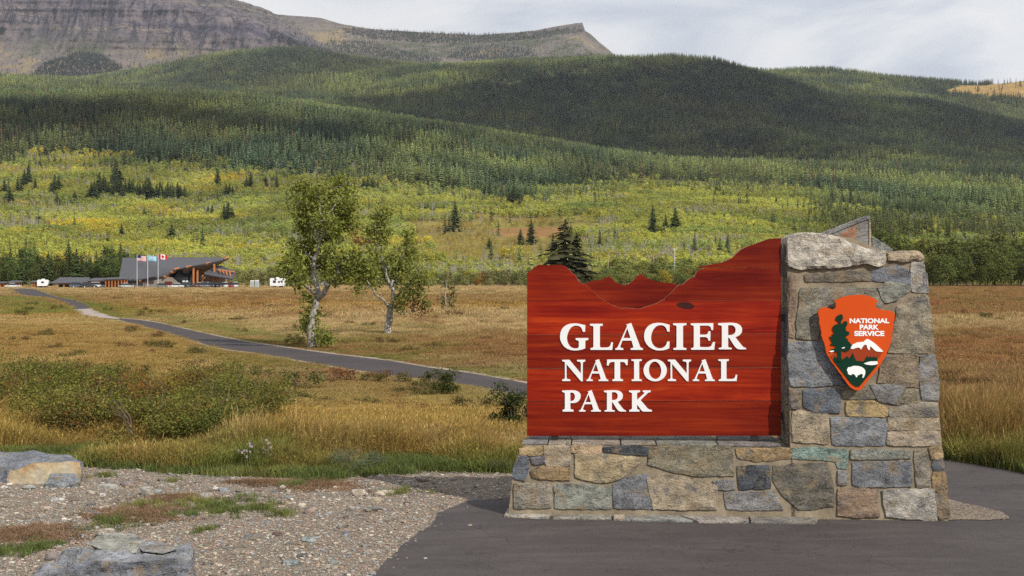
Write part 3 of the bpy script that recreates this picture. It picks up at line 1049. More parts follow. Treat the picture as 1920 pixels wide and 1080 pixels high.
def stone_mesh(poly, fn, proud, seed, step=0.04, rough=0.016, grow=0.015):
    """a dressed stone: outline in the face plane, rounded rim, lumpy face. fn(x, z, d) -> point, d < 0 is outwards"""
    r = random.Random(seed)
    pts = resample([Vector(p) for p in poly], step)
    c = sum(pts, Vector((0, 0))) / len(pts)
    pts = [p + (p - c).normalized() * grow for p in pts]
    pts = [p + (c - p).normalized() * 0.002 + Vector((r.gauss(0, 1), r.gauss(0, 1))) * step * 0.11 for p in pts]
    n = len(pts)
    # corner rounding
    pts = [(pts[i] * 10 + pts[i - 1] + pts[(i + 1) % n]) / 12 for i in range(n)]
    # rim rings, then an evenly triangulated face inside
    vs, fs = [], []
    ins = []
    for k, (inset, d) in enumerate(((0.0, 0.03), (0.0, -proud * 0.6), (0.006, -proud * 0.95))):
        for p in pts:
            q = p + (c - p).normalized() * inset
            vs.append(fn(q.x, q.y, d + (r.gauss(0, proud * 0.08) if k else 0)))
            if k == 2:
                ins.append(q)
    for k in range(2):
        for i in range(n):
            j = (i + 1) % n
            fs.append((k * n + i, k * n + j, (k + 1) * n + j, (k + 1) * n + i))
    gx0, gx1 = min(p.x for p in ins), max(p.x for p in ins)
    gz0, gz1 = min(p.y for p in ins), max(p.y for p in ins)
    st = max(step * 0.8, math.sqrt((gx1 - gx0) * (gz1 - gz0) / 160))
    inner = []
    ipoly = [(p.x, p.y) for p in ins]
    zz_ = gz0
    while zz_ < gz1:
        xx_ = gx0 + st * 0.5 * (int((zz_ - gz0) / st) % 2)
        while xx_ < gx1:
            q = (xx_ + r.uniform(-.25, .25) * st, zz_ + r.uniform(-.25, .25) * st)
            if inside(ipoly, np.array(q[0]), np.array(q[1])) and min((Vector(q) - p).length for p in ins) > st * 0.45:
                inner.append(q)
            xx_ += st
        zz_ += st
    co = [Vector(q) for q in ipoly] + [Vector(q) for q in inner]
    o2, _, f2, ov, _, _ = delaunay_2d_cdt(co, [], [list(range(n))], 1, 1e-6)
    idx = []
    b = len(vs)
    tx, tz = r.uniform(-.03, .03), r.uniform(-.03, .03)
    for q, src in zip(o2, ov):
        if src and src[0] < n:
            idx.append(2 * n + src[0])
        else:
            w = min(1.0, min((q - p).length for p in ins) / 0.04)
            hgt = fbm(np.array(q.x * 5 + seed), np.array(q.y * 6), seed, 4) - 0.5
            dd = -proud * (0.95 + 0.25 * w) - w * (rough * 2.6 * float(hgt) + tx * (q.x - c.x) * .5 + tz * (q.y - c.y) * .5)
            idx.append(len(vs))
            vs.append(fn(q.x, q.y, min(dd, -0.002)))
    for f_ in f2:
        fs.append(tuple(idx[k] for k in f_))
    return vs, fs


SEED = [1000]
def stone(poly, fn, col, parent, proud=0.022, name='stone', step=0.04, rough=0.016):
    SEED[0] += 1
    vs, fs = stone_mesh(poly, fn, proud, SEED[0], step, rough)
    me_ = mk_mesh(name, vs, fs, M['stone'])
    bm = bmesh.new(); bm.from_mesh(me_)
    bmesh.ops.recalc_face_normals(bm, faces=bm.faces)
    bm.to_mesh(me_); bm.free()
    o_ = link(name, me_, parent)
    o_.color = (*col, 1)
    return o_


SLATE = (0.105, 0.125, 0.155); DSLATE = (0.055, 0.065, 0.08); PURP = (0.17, 0.15, 0.18); TAN = (0.34, 0.265, 0.165); OCH = (0.36, 0.24, 0.09)
OCHB = (0.29, 0.18, 0.06); GTAN = (0.25, 0.215, 0.16); GGREEN = (0.23, 0.24, 0.20); GREY = (0.225, 0.22, 0.22); OLIVE = (0.20, 0.17, 0.105)
SCHIST = (0.135, 0.12, 0.09); TEAL = (0.16, 0.25, 0.215); PALE = (0.37, 0.34, 0.29); RUST = (0.24, 0.15, 0.09); CAP = (0.50, 0.45, 0.37); YEL = (0.40, 0.27, 0.08); BLUEG = (0.20, 0.215, 0.24); LSLATE = (0.17, 0.18, 0.20)
ZB7 = lambda pts: [(940 + x / 5.4, 790 + y / 5.4) for x, y in pts]
ZB6 = lambda pts: [(1200 + x / 5.4, 790 + y / 5.4) for x, y in pts]
ZB5 = lambda pts: [(1460 + x / 5.4, 790 + y / 5.4) for x, y in pts]
ZB4 = lambda pts: [(1460 + x / 5.4, 600 + y / 5.4) for x, y in pts]
ZB3 = lambda pts: [(1460 + x / 5.4, 400 + y / 5.4) for x, y in pts]
BASE_STONES = [
    (ZB7([(185, 270), (415, 262), (418, 335), (180, 345)]), OCH), (ZB7([(165, 352), (278, 362), (270, 480), (238, 602), (112, 560)]), SLATE),
    (ZB7([(300, 365), (440, 356), (438, 428), (318, 432)]), PURP), (ZB7([(440, 250), (692, 252), (695, 445), (600, 458), (455, 452)]), TAN),
    (ZB7([(310, 500), (385, 460), (692, 472), (692, 595), (450, 582), (312, 572)]), OCHB), (ZB7([(715, 245), (1015, 250), (1000, 325), (718, 318)]), (0.40, 0.26, 0.13)),
    (ZB7([(1035, 255), (1480, 255), (1468, 348), (1250, 328), (1045, 302)]), DSLATE), (ZB7([(755, 330), (1020, 338), (1400, 365), (1395, 440), (1240, 560), (1120, 610), (960, 612), (755, 570)]), (0.36, 0.27, 0.13)),
    (ZB7([(130, 635), (485, 632), (512, 700), (502, 875), (135, 875)]), GTAN), (ZB7([(540, 640), (830, 642), (1105, 668), (1102, 885), (545, 878)]), GGREEN),
    (ZB7([(1138, 640), (1270, 572), (1485, 538), (1500, 680), (1528, 880), (1138, 878)]), LSLATE),
    (ZB6([(100, 260), (920, 248), (945, 548), (560, 545), (330, 510), (92, 440)]), OLIVE), (ZB6([(70, 570), (230, 540), (620, 600), (775, 650), (775, 895), (140, 885)]), TAN),
    (ZB6([(975, 275), (1532, 278), (1532, 372), (1200, 402), (990, 372)]), OCHB), (ZB6([(982, 458), (1300, 448), (1312, 672), (1005, 692)]), DSLATE),
    (ZB6([(742, 608), (952, 598), (957, 692), (780, 688)]), GREY), (ZB6([(858, 718), (1340, 712), (1445, 895), (878, 890)]), GREY),
    (ZB5([(-50, 455), (480, 425), (545, 640), (556, 862), (200, 888), (70, 770), (-50, 610)]), SCHIST),
]
PIL_STONES = [
    (ZB5([(145, 268), (690, 282), (692, 478), (588, 478), (570, 405), (440, 388), (148, 375)]), TEAL),
    (ZB5([(735, 288), (1332, 292), (1332, 378), (738, 382)]), GGREEN), (ZB5([(752, 418), (1328, 408), (1338, 655), (820, 662), (748, 640)]), LSLATE),
    (ZB5([(592, 508), (692, 512), (692, 638), (598, 638)]), GREY), (ZB5([(605, 685), (975, 690), (1010, 965), (598, 952)]), RUST),
    (ZB5([(1048, 698), (1562, 688), (1592, 1005), (1090, 962)]), PALE), (ZB5([(1372, 298), (1502, 303), (1536, 655), (1388, 658)]), GTAN),
    (ZB5([(1555, 400), (1662, 385), (1672, 502), (1568, 502)]), SLATE), (ZB5([(1555, 518), (1675, 510), (1706, 712), (1570, 704)]), OCHB),
    (ZB5([(1580, 738), (1708, 738), (1722, 975), (1622, 985)]), (0.22, 0.16, 0.09)), (ZB5([(1525, 262), (1645, 250), (1660, 372), (1545, 382)]), OCH),
    (ZB4([(138, 928), (492, 942), (502, 1245), (148, 1232)]), TAN), (ZB4([(530, 985), (1060, 998), (1100, 1060), (1085, 1110), (1070, 1268), (545, 1262)]), BLUEG),
    (ZB4([(1112, 985), (1608, 995), (1618, 1110), (1108, 1120)]), TAN), (ZB4([(1105, 1135), (1620, 1125), (1632, 1272), (1098, 1272)]), (0.36, 0.28, 0.19)),
    (ZB4([(678, 822), (970, 828), (1105, 900), (1098, 972), (690, 966)]), YEL), (ZB4([(248, 706), (612, 698), (612, 932), (400, 935), (258, 882)]), SLATE),
    (ZB4([(108, 700), (222, 704), (228, 882), (128, 892)]), (0.17, 0.15, 0.13)), (ZB4([(92, 240), (430, 220), (600, 470), (665, 662), (122, 662)]), BLUEG),
    (ZB4([(640, 690), (900, 660), (990, 800), (660, 800)]), OLIVE), (ZB4([(925, 655), (1285, 668), (1165, 852), (1010, 815)]), GREY),
    (ZB4([(1000, 640), (1050, 390), (1402, 345), (1412, 690), (1290, 665)]), (0.23, 0.17, 0.10)), (ZB4([(1295, 705), (1412, 705), (1412, 862), (1175, 852)]), OLIVE),
    (ZB4([(1425, 375), (1575, 345), (1602, 480), (1618, 805), (1450, 805), (1428, 600)]), GREY), (ZB4([(1600, 840), (1430, 830), (1120, 890), (1120, 975), (1606, 985)]), GTAN),
    (ZB3([(1190, 990), (1200, 940), (1300, 870), (1482, 820), (1532, 1000), (1562, 1290), (1572, 1412), (1100, 1412), (1165, 1200)]), (0.26, 0.22, 0.145)),
    (ZB3([(255, 615), (750, 588), (930, 598), (940, 682), (268, 692)]), (0.20, 0.165, 0.12)), (ZB3([(948, 588), (1110, 548), (1200, 528), (1312, 578), (1332, 722), (1180, 702), (950, 682)]), (0.15, 0.165, 0.20)),
    (ZB3([(1338, 500), (1470, 480), (1492, 802), (1348, 790)]), PALE), (ZB3([(1000, 758), (1100, 698), (1332, 738), (1332, 772), (1190, 872), (1070, 905)]), GGREEN),
    (ZB3([(228, 756), (960, 756), (1055, 920), (1000, 1010), (430, 1010), (410, 1275), (180, 1262), (188, 1100)]), (0.22, 0.205, 0.155)), (ZB3([(108, 645), (172, 638), (155, 1262), (100, 1242)]), RUST),
]
for pts, col in BASE_STONES:
    stone(px_poly(pts), face, col, core, 0.012 + 0.010 * random.random())
for pts, col in PIL_STONES:
    stone(px_poly(pts), face, col, pillar, 0.012 + 0.010 * random.random())
# big pale capstones: lumpy blocks that stand well proud and reach back over the top
def cap_fn(x, z, d):
    return (x, FB * 2.7 + (d if d < 0 else d * 14), z)
stone(px_poly(ZB3([(88, 250), (150, 212), (330, 202), (520, 228), (700, 288), (850, 350), (1062, 376), (1064, 520), (1000, 545), (880, 505), (640, 542), (200, 568), (102, 532)])), cap_fn, CAP, pillar, 0.06, 'capstone', 0.045, 0.03)
stone(px_poly(ZB3([(1098, 398), (1250, 386), (1420, 388), (1468, 440), (1466, 470), (1250, 490), (1108, 472)])), cap_fn, (0.40, 0.30, 0.18), pillar, 0.04, 'capstone', 0.045, 0.02)
# the thin pointed stone standing on top, and the sloping one behind it
def slab(px_pts, a, b_, col, name='peak_stone'):
    mb = MB()
    mb.poly_prism([on_plane(x, y, a) for x, y in px_pts], lambda x, z, d: (x, d, z), a, b_)
    o_ = mb.build(name, M['stone'], pillar, fix=True)
    o_.color = (*col, 1)
    bv = o_.modifiers.new('edge', 'BEVEL'); bv.width = 0.006; bv.segments = 1
    return o_
slab([(1545, 445), (1626, 412), (1629, 412), (1629, 466), (1560, 470)], 0.50, 0.60, GREY)
slab([(1500, 452), (1524, 443), (1624, 404.5), (1632, 405.5), (1632, 412), (1624, 412.5), (1545, 444.5), (1520, 457)], 0.488, 0.66, (0.20, 0.205, 0.215), 'peak_edge_stone')
slab([(1629, 412.5), (1632.4, 412.5), (1634, 462), (1629, 464)], 0.49, 0.66, (0.45, 0.34, 0.2), 'peak_edge_stone')
slab([(1563, 446), (1603, 424), (1606, 446), (1598, 452), (1570, 452)], 0.490, 0.51, (0.36, 0.13, 0.04), 'rust_stone')
slab([(1634.5, 443), (1640, 445), (1676, 468), (1670, 474), (1634.5, 470)], 0.62, 0.74, (0.22, 0.24, 0.24))

# left and right cheeks of the pillar, left end of the base: coursed stones
def cheek(fn, u0, u1, z0, z1, parent, courses):
    z = z0
    pal = [SLATE, GTAN, GREY, OLIVE, SCHIST, TAN, RUST, PALE]
    while z < z1 - 0.06:
        hh = min(random.uniform(*courses), z1 - z)
        u = u0
        while u < u1 - 0.05:
            w = random.uniform(0.16, 0.42)
            if u + w > u1 - 0.12:
                w = u1 - u
            stone([(u + .012, z + .01), (u + w - .012, z + .012), (u + w - .012, z + hh - .01), (u + .012, z + hh - .012)], fn, random.choice(pal), parent, 0.018, step=0.07)
            u += w
        z += hh


xl0, _ = on_plane(1481, 842, 0, FB)
xl1, zt = on_plane(1477, 470, 0, FB)
zb0 = on_plane(1481, 842, 0, FB)[1]
cheek(lambda u, z, d: (xl0 + (xl1 - xl0) * (z - zb0) / (zt - zb0) + d, u + FB * z * 0.6, z), 0.12, 0.80, zb0 + 0.03, zt + 0.08, pillar, (0.3, 0.55))
x0_, z0_ = on_plane(954, 957, 0, FB)
x1_, z1_ = on_plane(984, 834, 0, FB)
cheek(lambda u, z, d: (x0_ + (x1_ - x0_) * (z - z0_) / (z1_ - z0_) + 0.05 * u + d, u + FB * z * 0.5, z), 0.06, 0.90, 0.05, z1_ - 0.03, core, (0.18, 0.3))
xr0, zr0 = on_plane(1778, 978, 0, FB)
xr1, zr1 = on_plane(1731, 490, 0, FB)
cheek(lambda u, z, d: (xr0 + (xr1 - xr0) * (z - zr0) / (zr1 - zr0) - 0.04 * u - d + 0.012, u + FB * z * 0.6, z), 0.08, 0.85, 0.05, zr1 - 0.05, pillar, (0.2, 0.4))

# capping slabs on top of the base, seen edge on under the board
zc = z1_ - 0.004
xcap = -0.0
wid = [0.30, 0.27, 0.85, 0.62, 0.62]
xs0 = x1_ - 0.03
for i, w in enumerate([0.27, 0.24, 0.50, 0.36, 0.62, 0.64]):
    mb = MB()
    xe = min(xs0 + w - 0.012, xl0 - 0.01)
    for k_, (ya, yb_) in enumerate(((0.078, 0.43), (0.445, 0.80))):
        o1 = random.uniform(-0.05, 0.05)
        mb.box(((xs0 + o1 * k_ + xe) / 2, (ya + yb_) / 2, zc + 0.012 + 0.004 * random.random()), (xe - xs0 - o1 * k_, yb_ - ya, 0.022 + 0.01 * random.random()), 0)
    o_ = mb.build('capping_slab', M['stone'], core)
    o_.color = (*[GREY, GTAN, (0.30, 0.25, 0.19), (0.25, 0.225, 0.19), GGREEN, (0.21, 0.19, 0.185)][i], 1)
    bv = o_.modifiers.new('edge', 'BEVEL'); bv.width = 0.008; bv.segments = 2
    xs0 += w

# flat footing slabs along the foot of the base
def gl(px_, py_):
    p = G(px_, py_, 0.03)
    v = Vector((p[0], p[1], 0)) - O
    return v.dot(EX), v.dot(EY)
FOOT = [([(945, 966), (952, 952), (1040, 954), (1028, 970)], (0.40, 0.36, 0.29)), ([(1036, 970), (1050, 957), (1145, 957), (1146, 971)], (0.30, 0.28, 0.23)), ([(1150, 972), (1152, 958), (1170, 958), (1172, 973)], (0.42, 0.33, 0.24)),
        ([(1168, 973), (1180, 959), (1255, 960), (1300, 976)], (0.25, 0.26, 0.24)), ([(1262, 961), (1400, 963), (1405, 978), (1310, 977)], (0.31, 0.27, 0.24)), ([(1408, 978), (1404, 963), (1480, 965), (1535, 969), (1530, 979)], (0.24, 0.22, 0.19))]
for pts, col in FOOT:
    mb = MB()
    mb.poly_prism([gl(a_, b_) for a_, b_ in pts], lambda x, y, d: (x, y, d), 0.032 + random.uniform(-.004, .004), -0.02)
    o_ = mb.build('footing_slab', M['stone'], core, fix=True)
    o_.color = (*col, 1)
    bv = o_.modifiers.new('edge', 'BEVEL'); bv.width = 0.006; bv.segments = 2

# ---- the board: six planks in two layers, brackets, letters
BY = 0.29
ZT = lambda pts: [(960 + x / 3.5518, 380 + y / 3.5518) for x, y in pts]
left_top = ZT([(100, 470), (140, 440), (160, 425), (175, 413), (230, 417), (290, 414), (340, 416), (352, 422), (375, 440), (395, 462), (420, 480), (432, 500), (440, 520), (470, 538), (490, 547), (515, 570), (540, 592), (560, 608), (575, 625), (600, 645), (620, 655), (640, 668)])
mid = ZT([(660, 682), (690, 690), (720, 702), (780, 702), (850, 709), (870, 702), (900, 690), (930, 682), (965, 670), (990, 655), (1010, 645)])
right_top = ZT([(1035, 620), (1060, 600), (1075, 582), (1100, 556), (1115, 547), (1135, 545), (1160, 522), (1180, 508), (1200, 498), (1216, 496), (1222, 475), (1230, 460), (1245, 448), (1290, 438), (1340, 422), (1400, 398), (1440, 380), (1472, 362), (1490, 342), (1520, 315), (1555, 296), (1585, 285), (1640, 266), (1680, 252), (1700, 242), (1740, 239), (1788, 237)])
back_top = ZT([(440, 560), (470, 548), (490, 540), (510, 528), (540, 520), (570, 515), (600, 512), (622, 500), (640, 491), (660, 502), (680, 520), (700, 536), (725, 543), (745, 550), (770, 544), (795, 532), (815, 508), (830, 490), (845, 480), (857, 473), (872, 484), (890, 497), (920, 510), (950, 520), (1000, 532), (1060, 534), (1100, 545)])
def bl_(pts, y=BY):
    return [on_plane(a_, b_, y) for a_, b_ in pts]
def rowpx(x, yl, yr):
    return yl + (yr - yl) * (x - 988) / 478
SEAM = [(565, 563), (628, 626), (691, 690), (753, 751.5), (818, 817.5)]
g_ = 0.6
def plank(pts, tone, y0=BY, th=0.07, name='plank'):
    mb = MB()
    mb.poly_prism(bl_(pts, y0), lambda x, z, d: (x, d, z), y0, y0 + th, 0, 1)
    for f_i, f_ in enumerate(mb.f):        # long level edges between planks carry the stain too
        if len(f_) == 4 and mb.m[f_i] == 1:
            a_, b_ = mb.v[f_[0]], mb.v[f_[3]]
            if abs(a_[0] - b_[0]) > 0.3 and abs(a_[2] - b_[2]) < 0.03: mb.m[f_i] = 0
    o_ = mb.build(name, [M['red_wood'], M['raw_wood']], board, fix=True)
    o_.color = (tone, tone, tone, 1)
    return o_
mb = MB()
xa, za = on_plane(1000, 800, BY + 0.11)
xb, zb_ = on_plane(1455, 600, BY + 0.11)
for zz_ in (za + 0.12, zb_):
    mb.box(((xa + xb) / 2, BY + 0.13, zz_), (xb - xa, 0.04, 0.09))
board = mb.build('sign_board', M['dark_steel'], sign)
LX, RX = 988.2, 1464.5
plank([(LX, rowpx(LX, 565, 563) - g_)] + left_top[:] + [left_top[-1][:1] + (rowpx(left_top[-1][0], 565, 563) - g_,)] if False else [(LX, 564.9)] + [p for p in left_top if p[1] < 563.5] + [(1139.0, 564.6)], 1.0)
r_hi = [p for p in right_top if p[1] < 502]
r_lo = [p for p in right_top if 502 <= p[1] < 562]
plank([(1246, 563.9)] + r_lo + [(1302.0, 501.9), (RX, 501.6), (RX, 563.2)], 0.82)
plank([(1303.0, 501.4)] + r_hi[1:] + [(RX, r_hi[-1][1]), (RX, 501.1)], 0.72)
plank([(LX, 565.3)] + [p for p in left_top if p[1] >= 564] + mid + [p for p in right_top if p[1] >= 553] [:1] + [(1249, 564.3), (RX, 563.6), (RX, 625.8), (LX, 627.8)], 1.35)
for i, tone in ((2, 0.95), (3, 1.32), (4, 0.85)):
    (a0, a1), (b0, b1) = SEAM[i - 1], SEAM[i]
    plank([(LX, a0 + g_), (RX, a1 + g_), (RX, b1 - g_), (LX, b0 - g_)], tone)
plank([(1080, 585)] + back_top + [(1290, 540), (1290, 592), (1080, 592)], 0.78, BY + 0.075, 0.05, 'mountain_plank')
# knot
mb = MB()
kx, kz = on_plane(1288, 573, BY - 0.002)
mb.add([(kx + 0.075 * math.cos(t) * (1.0 if math.cos(t) > 0 else 1.4), BY - 0.002, kz + 0.035 * math.sin(t) - 0.01 * math.cos(t)) for t in np.linspace(0, 6.283, 15)[:-1]], [tuple(range(13, -1, -1))])
mb.build('knot', M['knot'], board)
# brackets
mb = MB()
for px_ in (1040, 1415):
    x, z = on_plane(px_, 822, BY + 0.03)
    mb = MB(); mb.box((x, BY + 0.035, z - 0.015), (0.075, 0.06, 0.10)); mb.build('foot_bracket', M['dark_steel'], sign)
for py_ in (595, 780):
    x, z = on_plane(1471, py_, BY + 0.03)
    mb = MB(); mb.box((x, BY + 0.035, z), (0.085, 0.04, 0.08)); mb.build('side_bracket', M['dark_steel'], sign)

GLY = {
 'L': ([(385, 87), (505, 87), (505, 103), (484, 107), (478, 114), (478, 300), (482, 309), (492, 312), (548, 312), (566, 306), (578, 292), (586, 263), (602, 263), (595, 333), (390, 333), (390, 318), (410, 313), (418, 306), (418, 114), (411, 107), (385, 103)], []),
 'A': ([(728, 94), (775, 80), (858, 300), (866, 313), (885, 320), (885, 333), (770, 333), (770, 320), (788, 316), (797, 308), (779, 245), (692, 245), (670, 300), (676, 314), (700, 320), (700, 333), (625, 333), (625, 320), (640, 315), (650, 303), (738, 104)], [[(700, 222), (770, 222), (738, 128)]]),
 'C': ([(1138, 97), (1138, 160), (1118, 160), (1110, 134), (1098, 115), (1080, 103), (1055, 98), (1030, 102), (1008, 113), (988, 135), (975, 158), (966, 185), (962, 215), (965, 245), (974, 272), (988, 293), (1005, 308), (1028, 318), (1055, 320), (1080, 312), (1096, 300), (1108, 282), (1118, 255), (1138, 255), (1135, 318), (1112, 328), (1080, 336), (1045, 339), (1010, 336), (978, 325), (945, 305), (920, 277), (903, 243), (897, 208), (900, 175), (910, 143), (927, 118), (950, 98), (985, 83), (1030, 77), (1070, 80), (1105, 88)], []),
 'G': ([(340, 100), (338, 162), (318, 162), (310, 137), (298, 118), (280, 107), (250, 102), (228, 107), (207, 120), (190, 142), (178, 168), (170, 193), (166, 222), (170, 252), (179, 277), (193, 298), (212, 313), (232, 320), (255, 321), (272, 316), (280, 305), (280, 252), (272, 244), (250, 238), (250, 222), (368, 222), (368, 238), (348, 243), (340, 251), (340, 318), (312, 329), (275, 337), (240, 339), (205, 335), (170, 323), (140, 301), (118, 270), (104, 238), (101, 205), (106, 170), (118, 140), (136, 117), (162, 98), (195, 87), (235, 83), (270, 85), (305, 92)], []),
 'I': ([(1172, 82), (1297, 82), (1297, 98), (1273, 102), (1265, 110), (1265, 305), (1273, 314), (1297, 318), (1297, 333), (1175, 333), (1175, 318), (1197, 314), (1205, 305), (1205, 110), (1197, 102), (1172, 98)], []),
 'E': ([(1340, 82), (1552, 82), (1550, 145), (1535, 145), (1528, 118), (1516, 107), (1498, 103), (1425, 103), (1425, 190), (1482, 190), (1498, 184), (1508, 158), (1524, 158), (1524, 246), (1508, 246), (1500, 222), (1480, 211), (1425, 211), (1425, 298), (1428, 305), (1437, 308), (1508, 308), (1532, 298), (1550, 260), (1568, 260), (1560, 332), (1343, 332), (1343, 317), (1362, 313), (1368, 304), (1368, 110), (1361, 102), (1340, 98)], []),
 'R': ([(1598, 82), (1632, 80), (1700, 77), (1745, 78), (1778, 84), (1805, 100), (1821, 122), (1825, 145), (1820, 168), (1806, 188), (1785, 203), (1760, 212), (1800, 264), (1833, 304), (1862, 318), (1862, 328), (1800, 328), (1778, 322), (1760, 306), (1738, 274), (1708, 226), (1692, 212), (1692, 303), (1699, 311), (1725, 315), (1725, 328), (1605, 328), (1605, 315), (1627, 311), (1634, 303), (1634, 110), (1627, 102), (1598, 98)], [[(1692, 100), (1720, 98), (1742, 103), (1758, 118), (1765, 140), (1762, 163), (1750, 182), (1728, 193), (1692, 195)]]),
 'N': ([(122, 430), (190, 430), (300, 560), (300, 462), (293, 449), (263, 443), (263, 430), (340, 430), (340, 443), (322, 450), (316, 462), (316, 630), (300, 630), (162, 468), (162, 600), (170, 610), (198, 615), (198, 628), (122, 628), (122, 615), (141, 610), (148, 600), (148, 455), (141, 447), (122, 443)], []),
 'T': ([(548, 425), (742, 425), (740, 477), (725, 477), (719, 457), (707, 449), (690, 447), (670, 447), (670, 602), (677, 611), (697, 615), (697, 628), (597, 628), (597, 615), (612, 611), (618, 602), (618, 447), (595, 447), (576, 452), (566, 463), (560, 482), (545, 480)], []),
 'O': ([(1002 + 110 * math.cos(t), 527 + 104 * math.sin(t)) for t in np.linspace(0, 6.2832, 33)[:-1]], [[(1001 + 59 * math.cos(t) + 4 * math.sin(t), 527 + 84 * math.sin(t)) for t in np.linspace(0, 6.2832, 29)[:-1]]]),
 'P': ([(122, 718), (180, 717), (215, 716), (248, 719), (275, 730), (292, 748), (297, 768), (294, 790), (280, 815), (258, 830), (235, 836), (198, 836), (198, 888), (205, 897), (228, 902), (228, 917), (127, 917), (127, 902), (142, 897), (148, 888), (148, 745), (141, 736), (122, 732)], [[(198, 737), (215, 737), (232, 744), (243, 765), (243, 788), (233, 808), (215, 818), (198, 820)]]),
 'K': ([(755, 718), (857, 718), (857, 732), (837, 737), (830, 746), (830, 810), (902, 742), (900, 736), (885, 732), (885, 718), (958, 718), (958, 732), (935, 739), (862, 808), (930, 888), (945, 898), (970, 903), (970, 917), (890, 917), (874, 908), (830, 848), (830, 890), (836, 898), (853, 903), (853, 917), (757, 917), (757, 903), (776, 898), (783, 890), (783, 746), (776, 738), (755, 732)], []),
}
ZL = lambda x, y: (1030 + x / 5.0526, 590 + y / 5.0526)
SETS = [('G', 0, 0), ('L', 0, 0), ('A', 0, 0), ('C', 0, 0), ('I', 0, 0), ('E', 0, 0), ('R', 0, 0)]
BOX = {}
for k_, (o_, h_) in GLY.items():
    xs_ = [p[0] for p in o_]; ys_ = [p[1] for p in o_]
    BOX[k_] = (min(xs_), min(ys_), max(xs_), max(ys_))
LETTERS = [(k_, BOX[k_]) for k_ in 'GLACIER'] + [('N', (122, 428, 340, 630)), ('A', (352, 423, 557, 628)), ('T', (545, 425, 742, 628)), ('I', (777, 423, 875, 628)), ('O', (892, 423, 1112, 631)),
           ('N', (1122, 426, 1342, 630)), ('A', (1358, 423, 1565, 628)), ('L', (1600, 423, 1778, 628))] + \
          [('P', (122, 716, 297, 917)), ('A', (282, 716, 487, 917)), ('R', (518, 716, 725, 917)), ('K', (755, 718, 970, 917))]
for ch, (a0, b0, a1, b1) in LETTERS:
    o_, holes = GLY[ch]
    u0, v0, u1, v1 = BOX[ch]
    cu = bpy.data.curves.new('letter', 'CURVE')
    cu.dimensions = '2D'; cu.fill_mode = 'BOTH'; cu.extrude = 0.004; cu.bevel_depth = 0.001
    for lp in [o_] + holes:
        sp_ = cu.splines.new('POLY')
        q = [on_plane(*ZL(a0 + (x - u0) / (u1 - u0) * (a1 - a0), b0 + (y - v0) / (v1 - v0) * (b1 - b0)), BY) for x, y in lp]
        sp_.points.add(len(q) - 1)
        for p_, (x, z) in zip(sp_.points, q):
            p_.co = (x, z, 0, 1)
        sp_.use_cyclic_u = True
    tmp = bpy.data.objects.new('letter', cu)
    COL.objects.link(tmp)
    bpy.context.view_layer.update()
    me_ = bpy.data.meshes.new_from_object(tmp.evaluated_get(bpy.context.evaluated_depsgraph_get()))
    bpy.data.objects.remove(tmp)
    me_.materials.clear(); me_.materials.append(M['white_paint'])
    me_.transform(Matrix(((1, 0, 0, 0), (0, 0, -1, BY - 0.0055), (0, 1, 0, 0), (0, 0, 0, 1))))
    link('letter', me_, board)

# ---- the arrowhead emblem on the pillar
M['emblem_orange'] = flat('emblem_orange', (0.52, 0.064, 0.007), 0.7, 0.12, var=0.06)
M['emblem_brown'] = flat('emblem_brown', (0.26, 0.036, 0.010), 0.7, 0.12, var=0.05)
M['emblem_green'] = flat('emblem_green', (0.003, 0.028, 0.015), 0.7, 0.1, var=0.1)
EA = -0.11
def em(x, y, a_=EA):
    return on_plane(1525 + x / 5.4, 540 + y / 5.4, a_, FB)
def em_part(pts, d, th, mat, name, parent, smooth_edge=0.0):
    mb = MB()
    mb.poly_prism([em(x, y) for x, y in pts], lambda x, z, dd: (x, FB * z + EA + dd, z), d, d + th)
    o_ = mb.build(name, mat, parent, fix=True)
    return o_
ARROW = [(212, 130), (260, 108), (330, 82), (375, 75), (420, 71), (465, 69), (510, 70), (545, 76), (580, 86), (605, 98), (625, 111), (645, 122), (660, 136), (640, 148), (630, 158), (627, 172), (632, 190), (642, 200), (658, 207), (700, 222), (730, 226), (760, 228), (800, 236), (825, 262), (824, 300), (818, 335), (812, 360), (814, 385), (806, 420), (800, 450), (797, 475), (798, 505), (792, 535), (780, 560), (772, 590), (760, 625), (750, 645), (735, 685), (720, 705), (704, 738), (690, 760), (672, 790), (652, 822), (632, 850), (606, 880), (580, 905), (556, 938), (530, 970), (500, 1008), (480, 1028), (455, 1037), (430, 1035), (400, 1022), (372, 1003), (345, 972), (322, 938), (302, 915), (285, 882), (258, 850), (232, 812), (212, 782), (186, 752), (168, 722), (150, 690), (135, 665), (126, 635), (122, 600), (112, 562), (100, 535), (90, 505), (80, 478), (82, 450), (76, 425), (72, 395), (64, 370), (60, 335), (62, 305), (52, 275), (50, 235), (62, 215), (80, 205), (105, 196), (130, 195), (165, 208), (200, 218), (218, 208), (230, 190), (228, 165), (222, 145)]
emb = em_part(ARROW, 0.0, 0.035, M['emblem_orange'], 'arrowhead_emblem', sign)
bv = emb.modifiers.new('edge', 'BEVEL'); bv.width = 0.008; bv.segments = 2; bv.limit_method = 'ANGLE'
mb = MB()
for (x, y) in ((300, 350), (600, 350), (440, 800)):
    u, z = em(x, y)
    mb.box((u, FB * z + EA + 0.07, z), (0.05, 0.09, 0.05))
mb.build('standoff', M['dark_steel'], emb)
em_part([(165, 690), (215, 660), (290, 632), (380, 606), (420, 600), (470, 605), (545, 560), (600, 590), (655, 632), (700, 640), (690, 668), (672, 700), (650, 722), (520, 742), (430, 738), (300, 712), (205, 742)], -0.003, 0.005, M['emblem_brown'], 'mountain', emb)
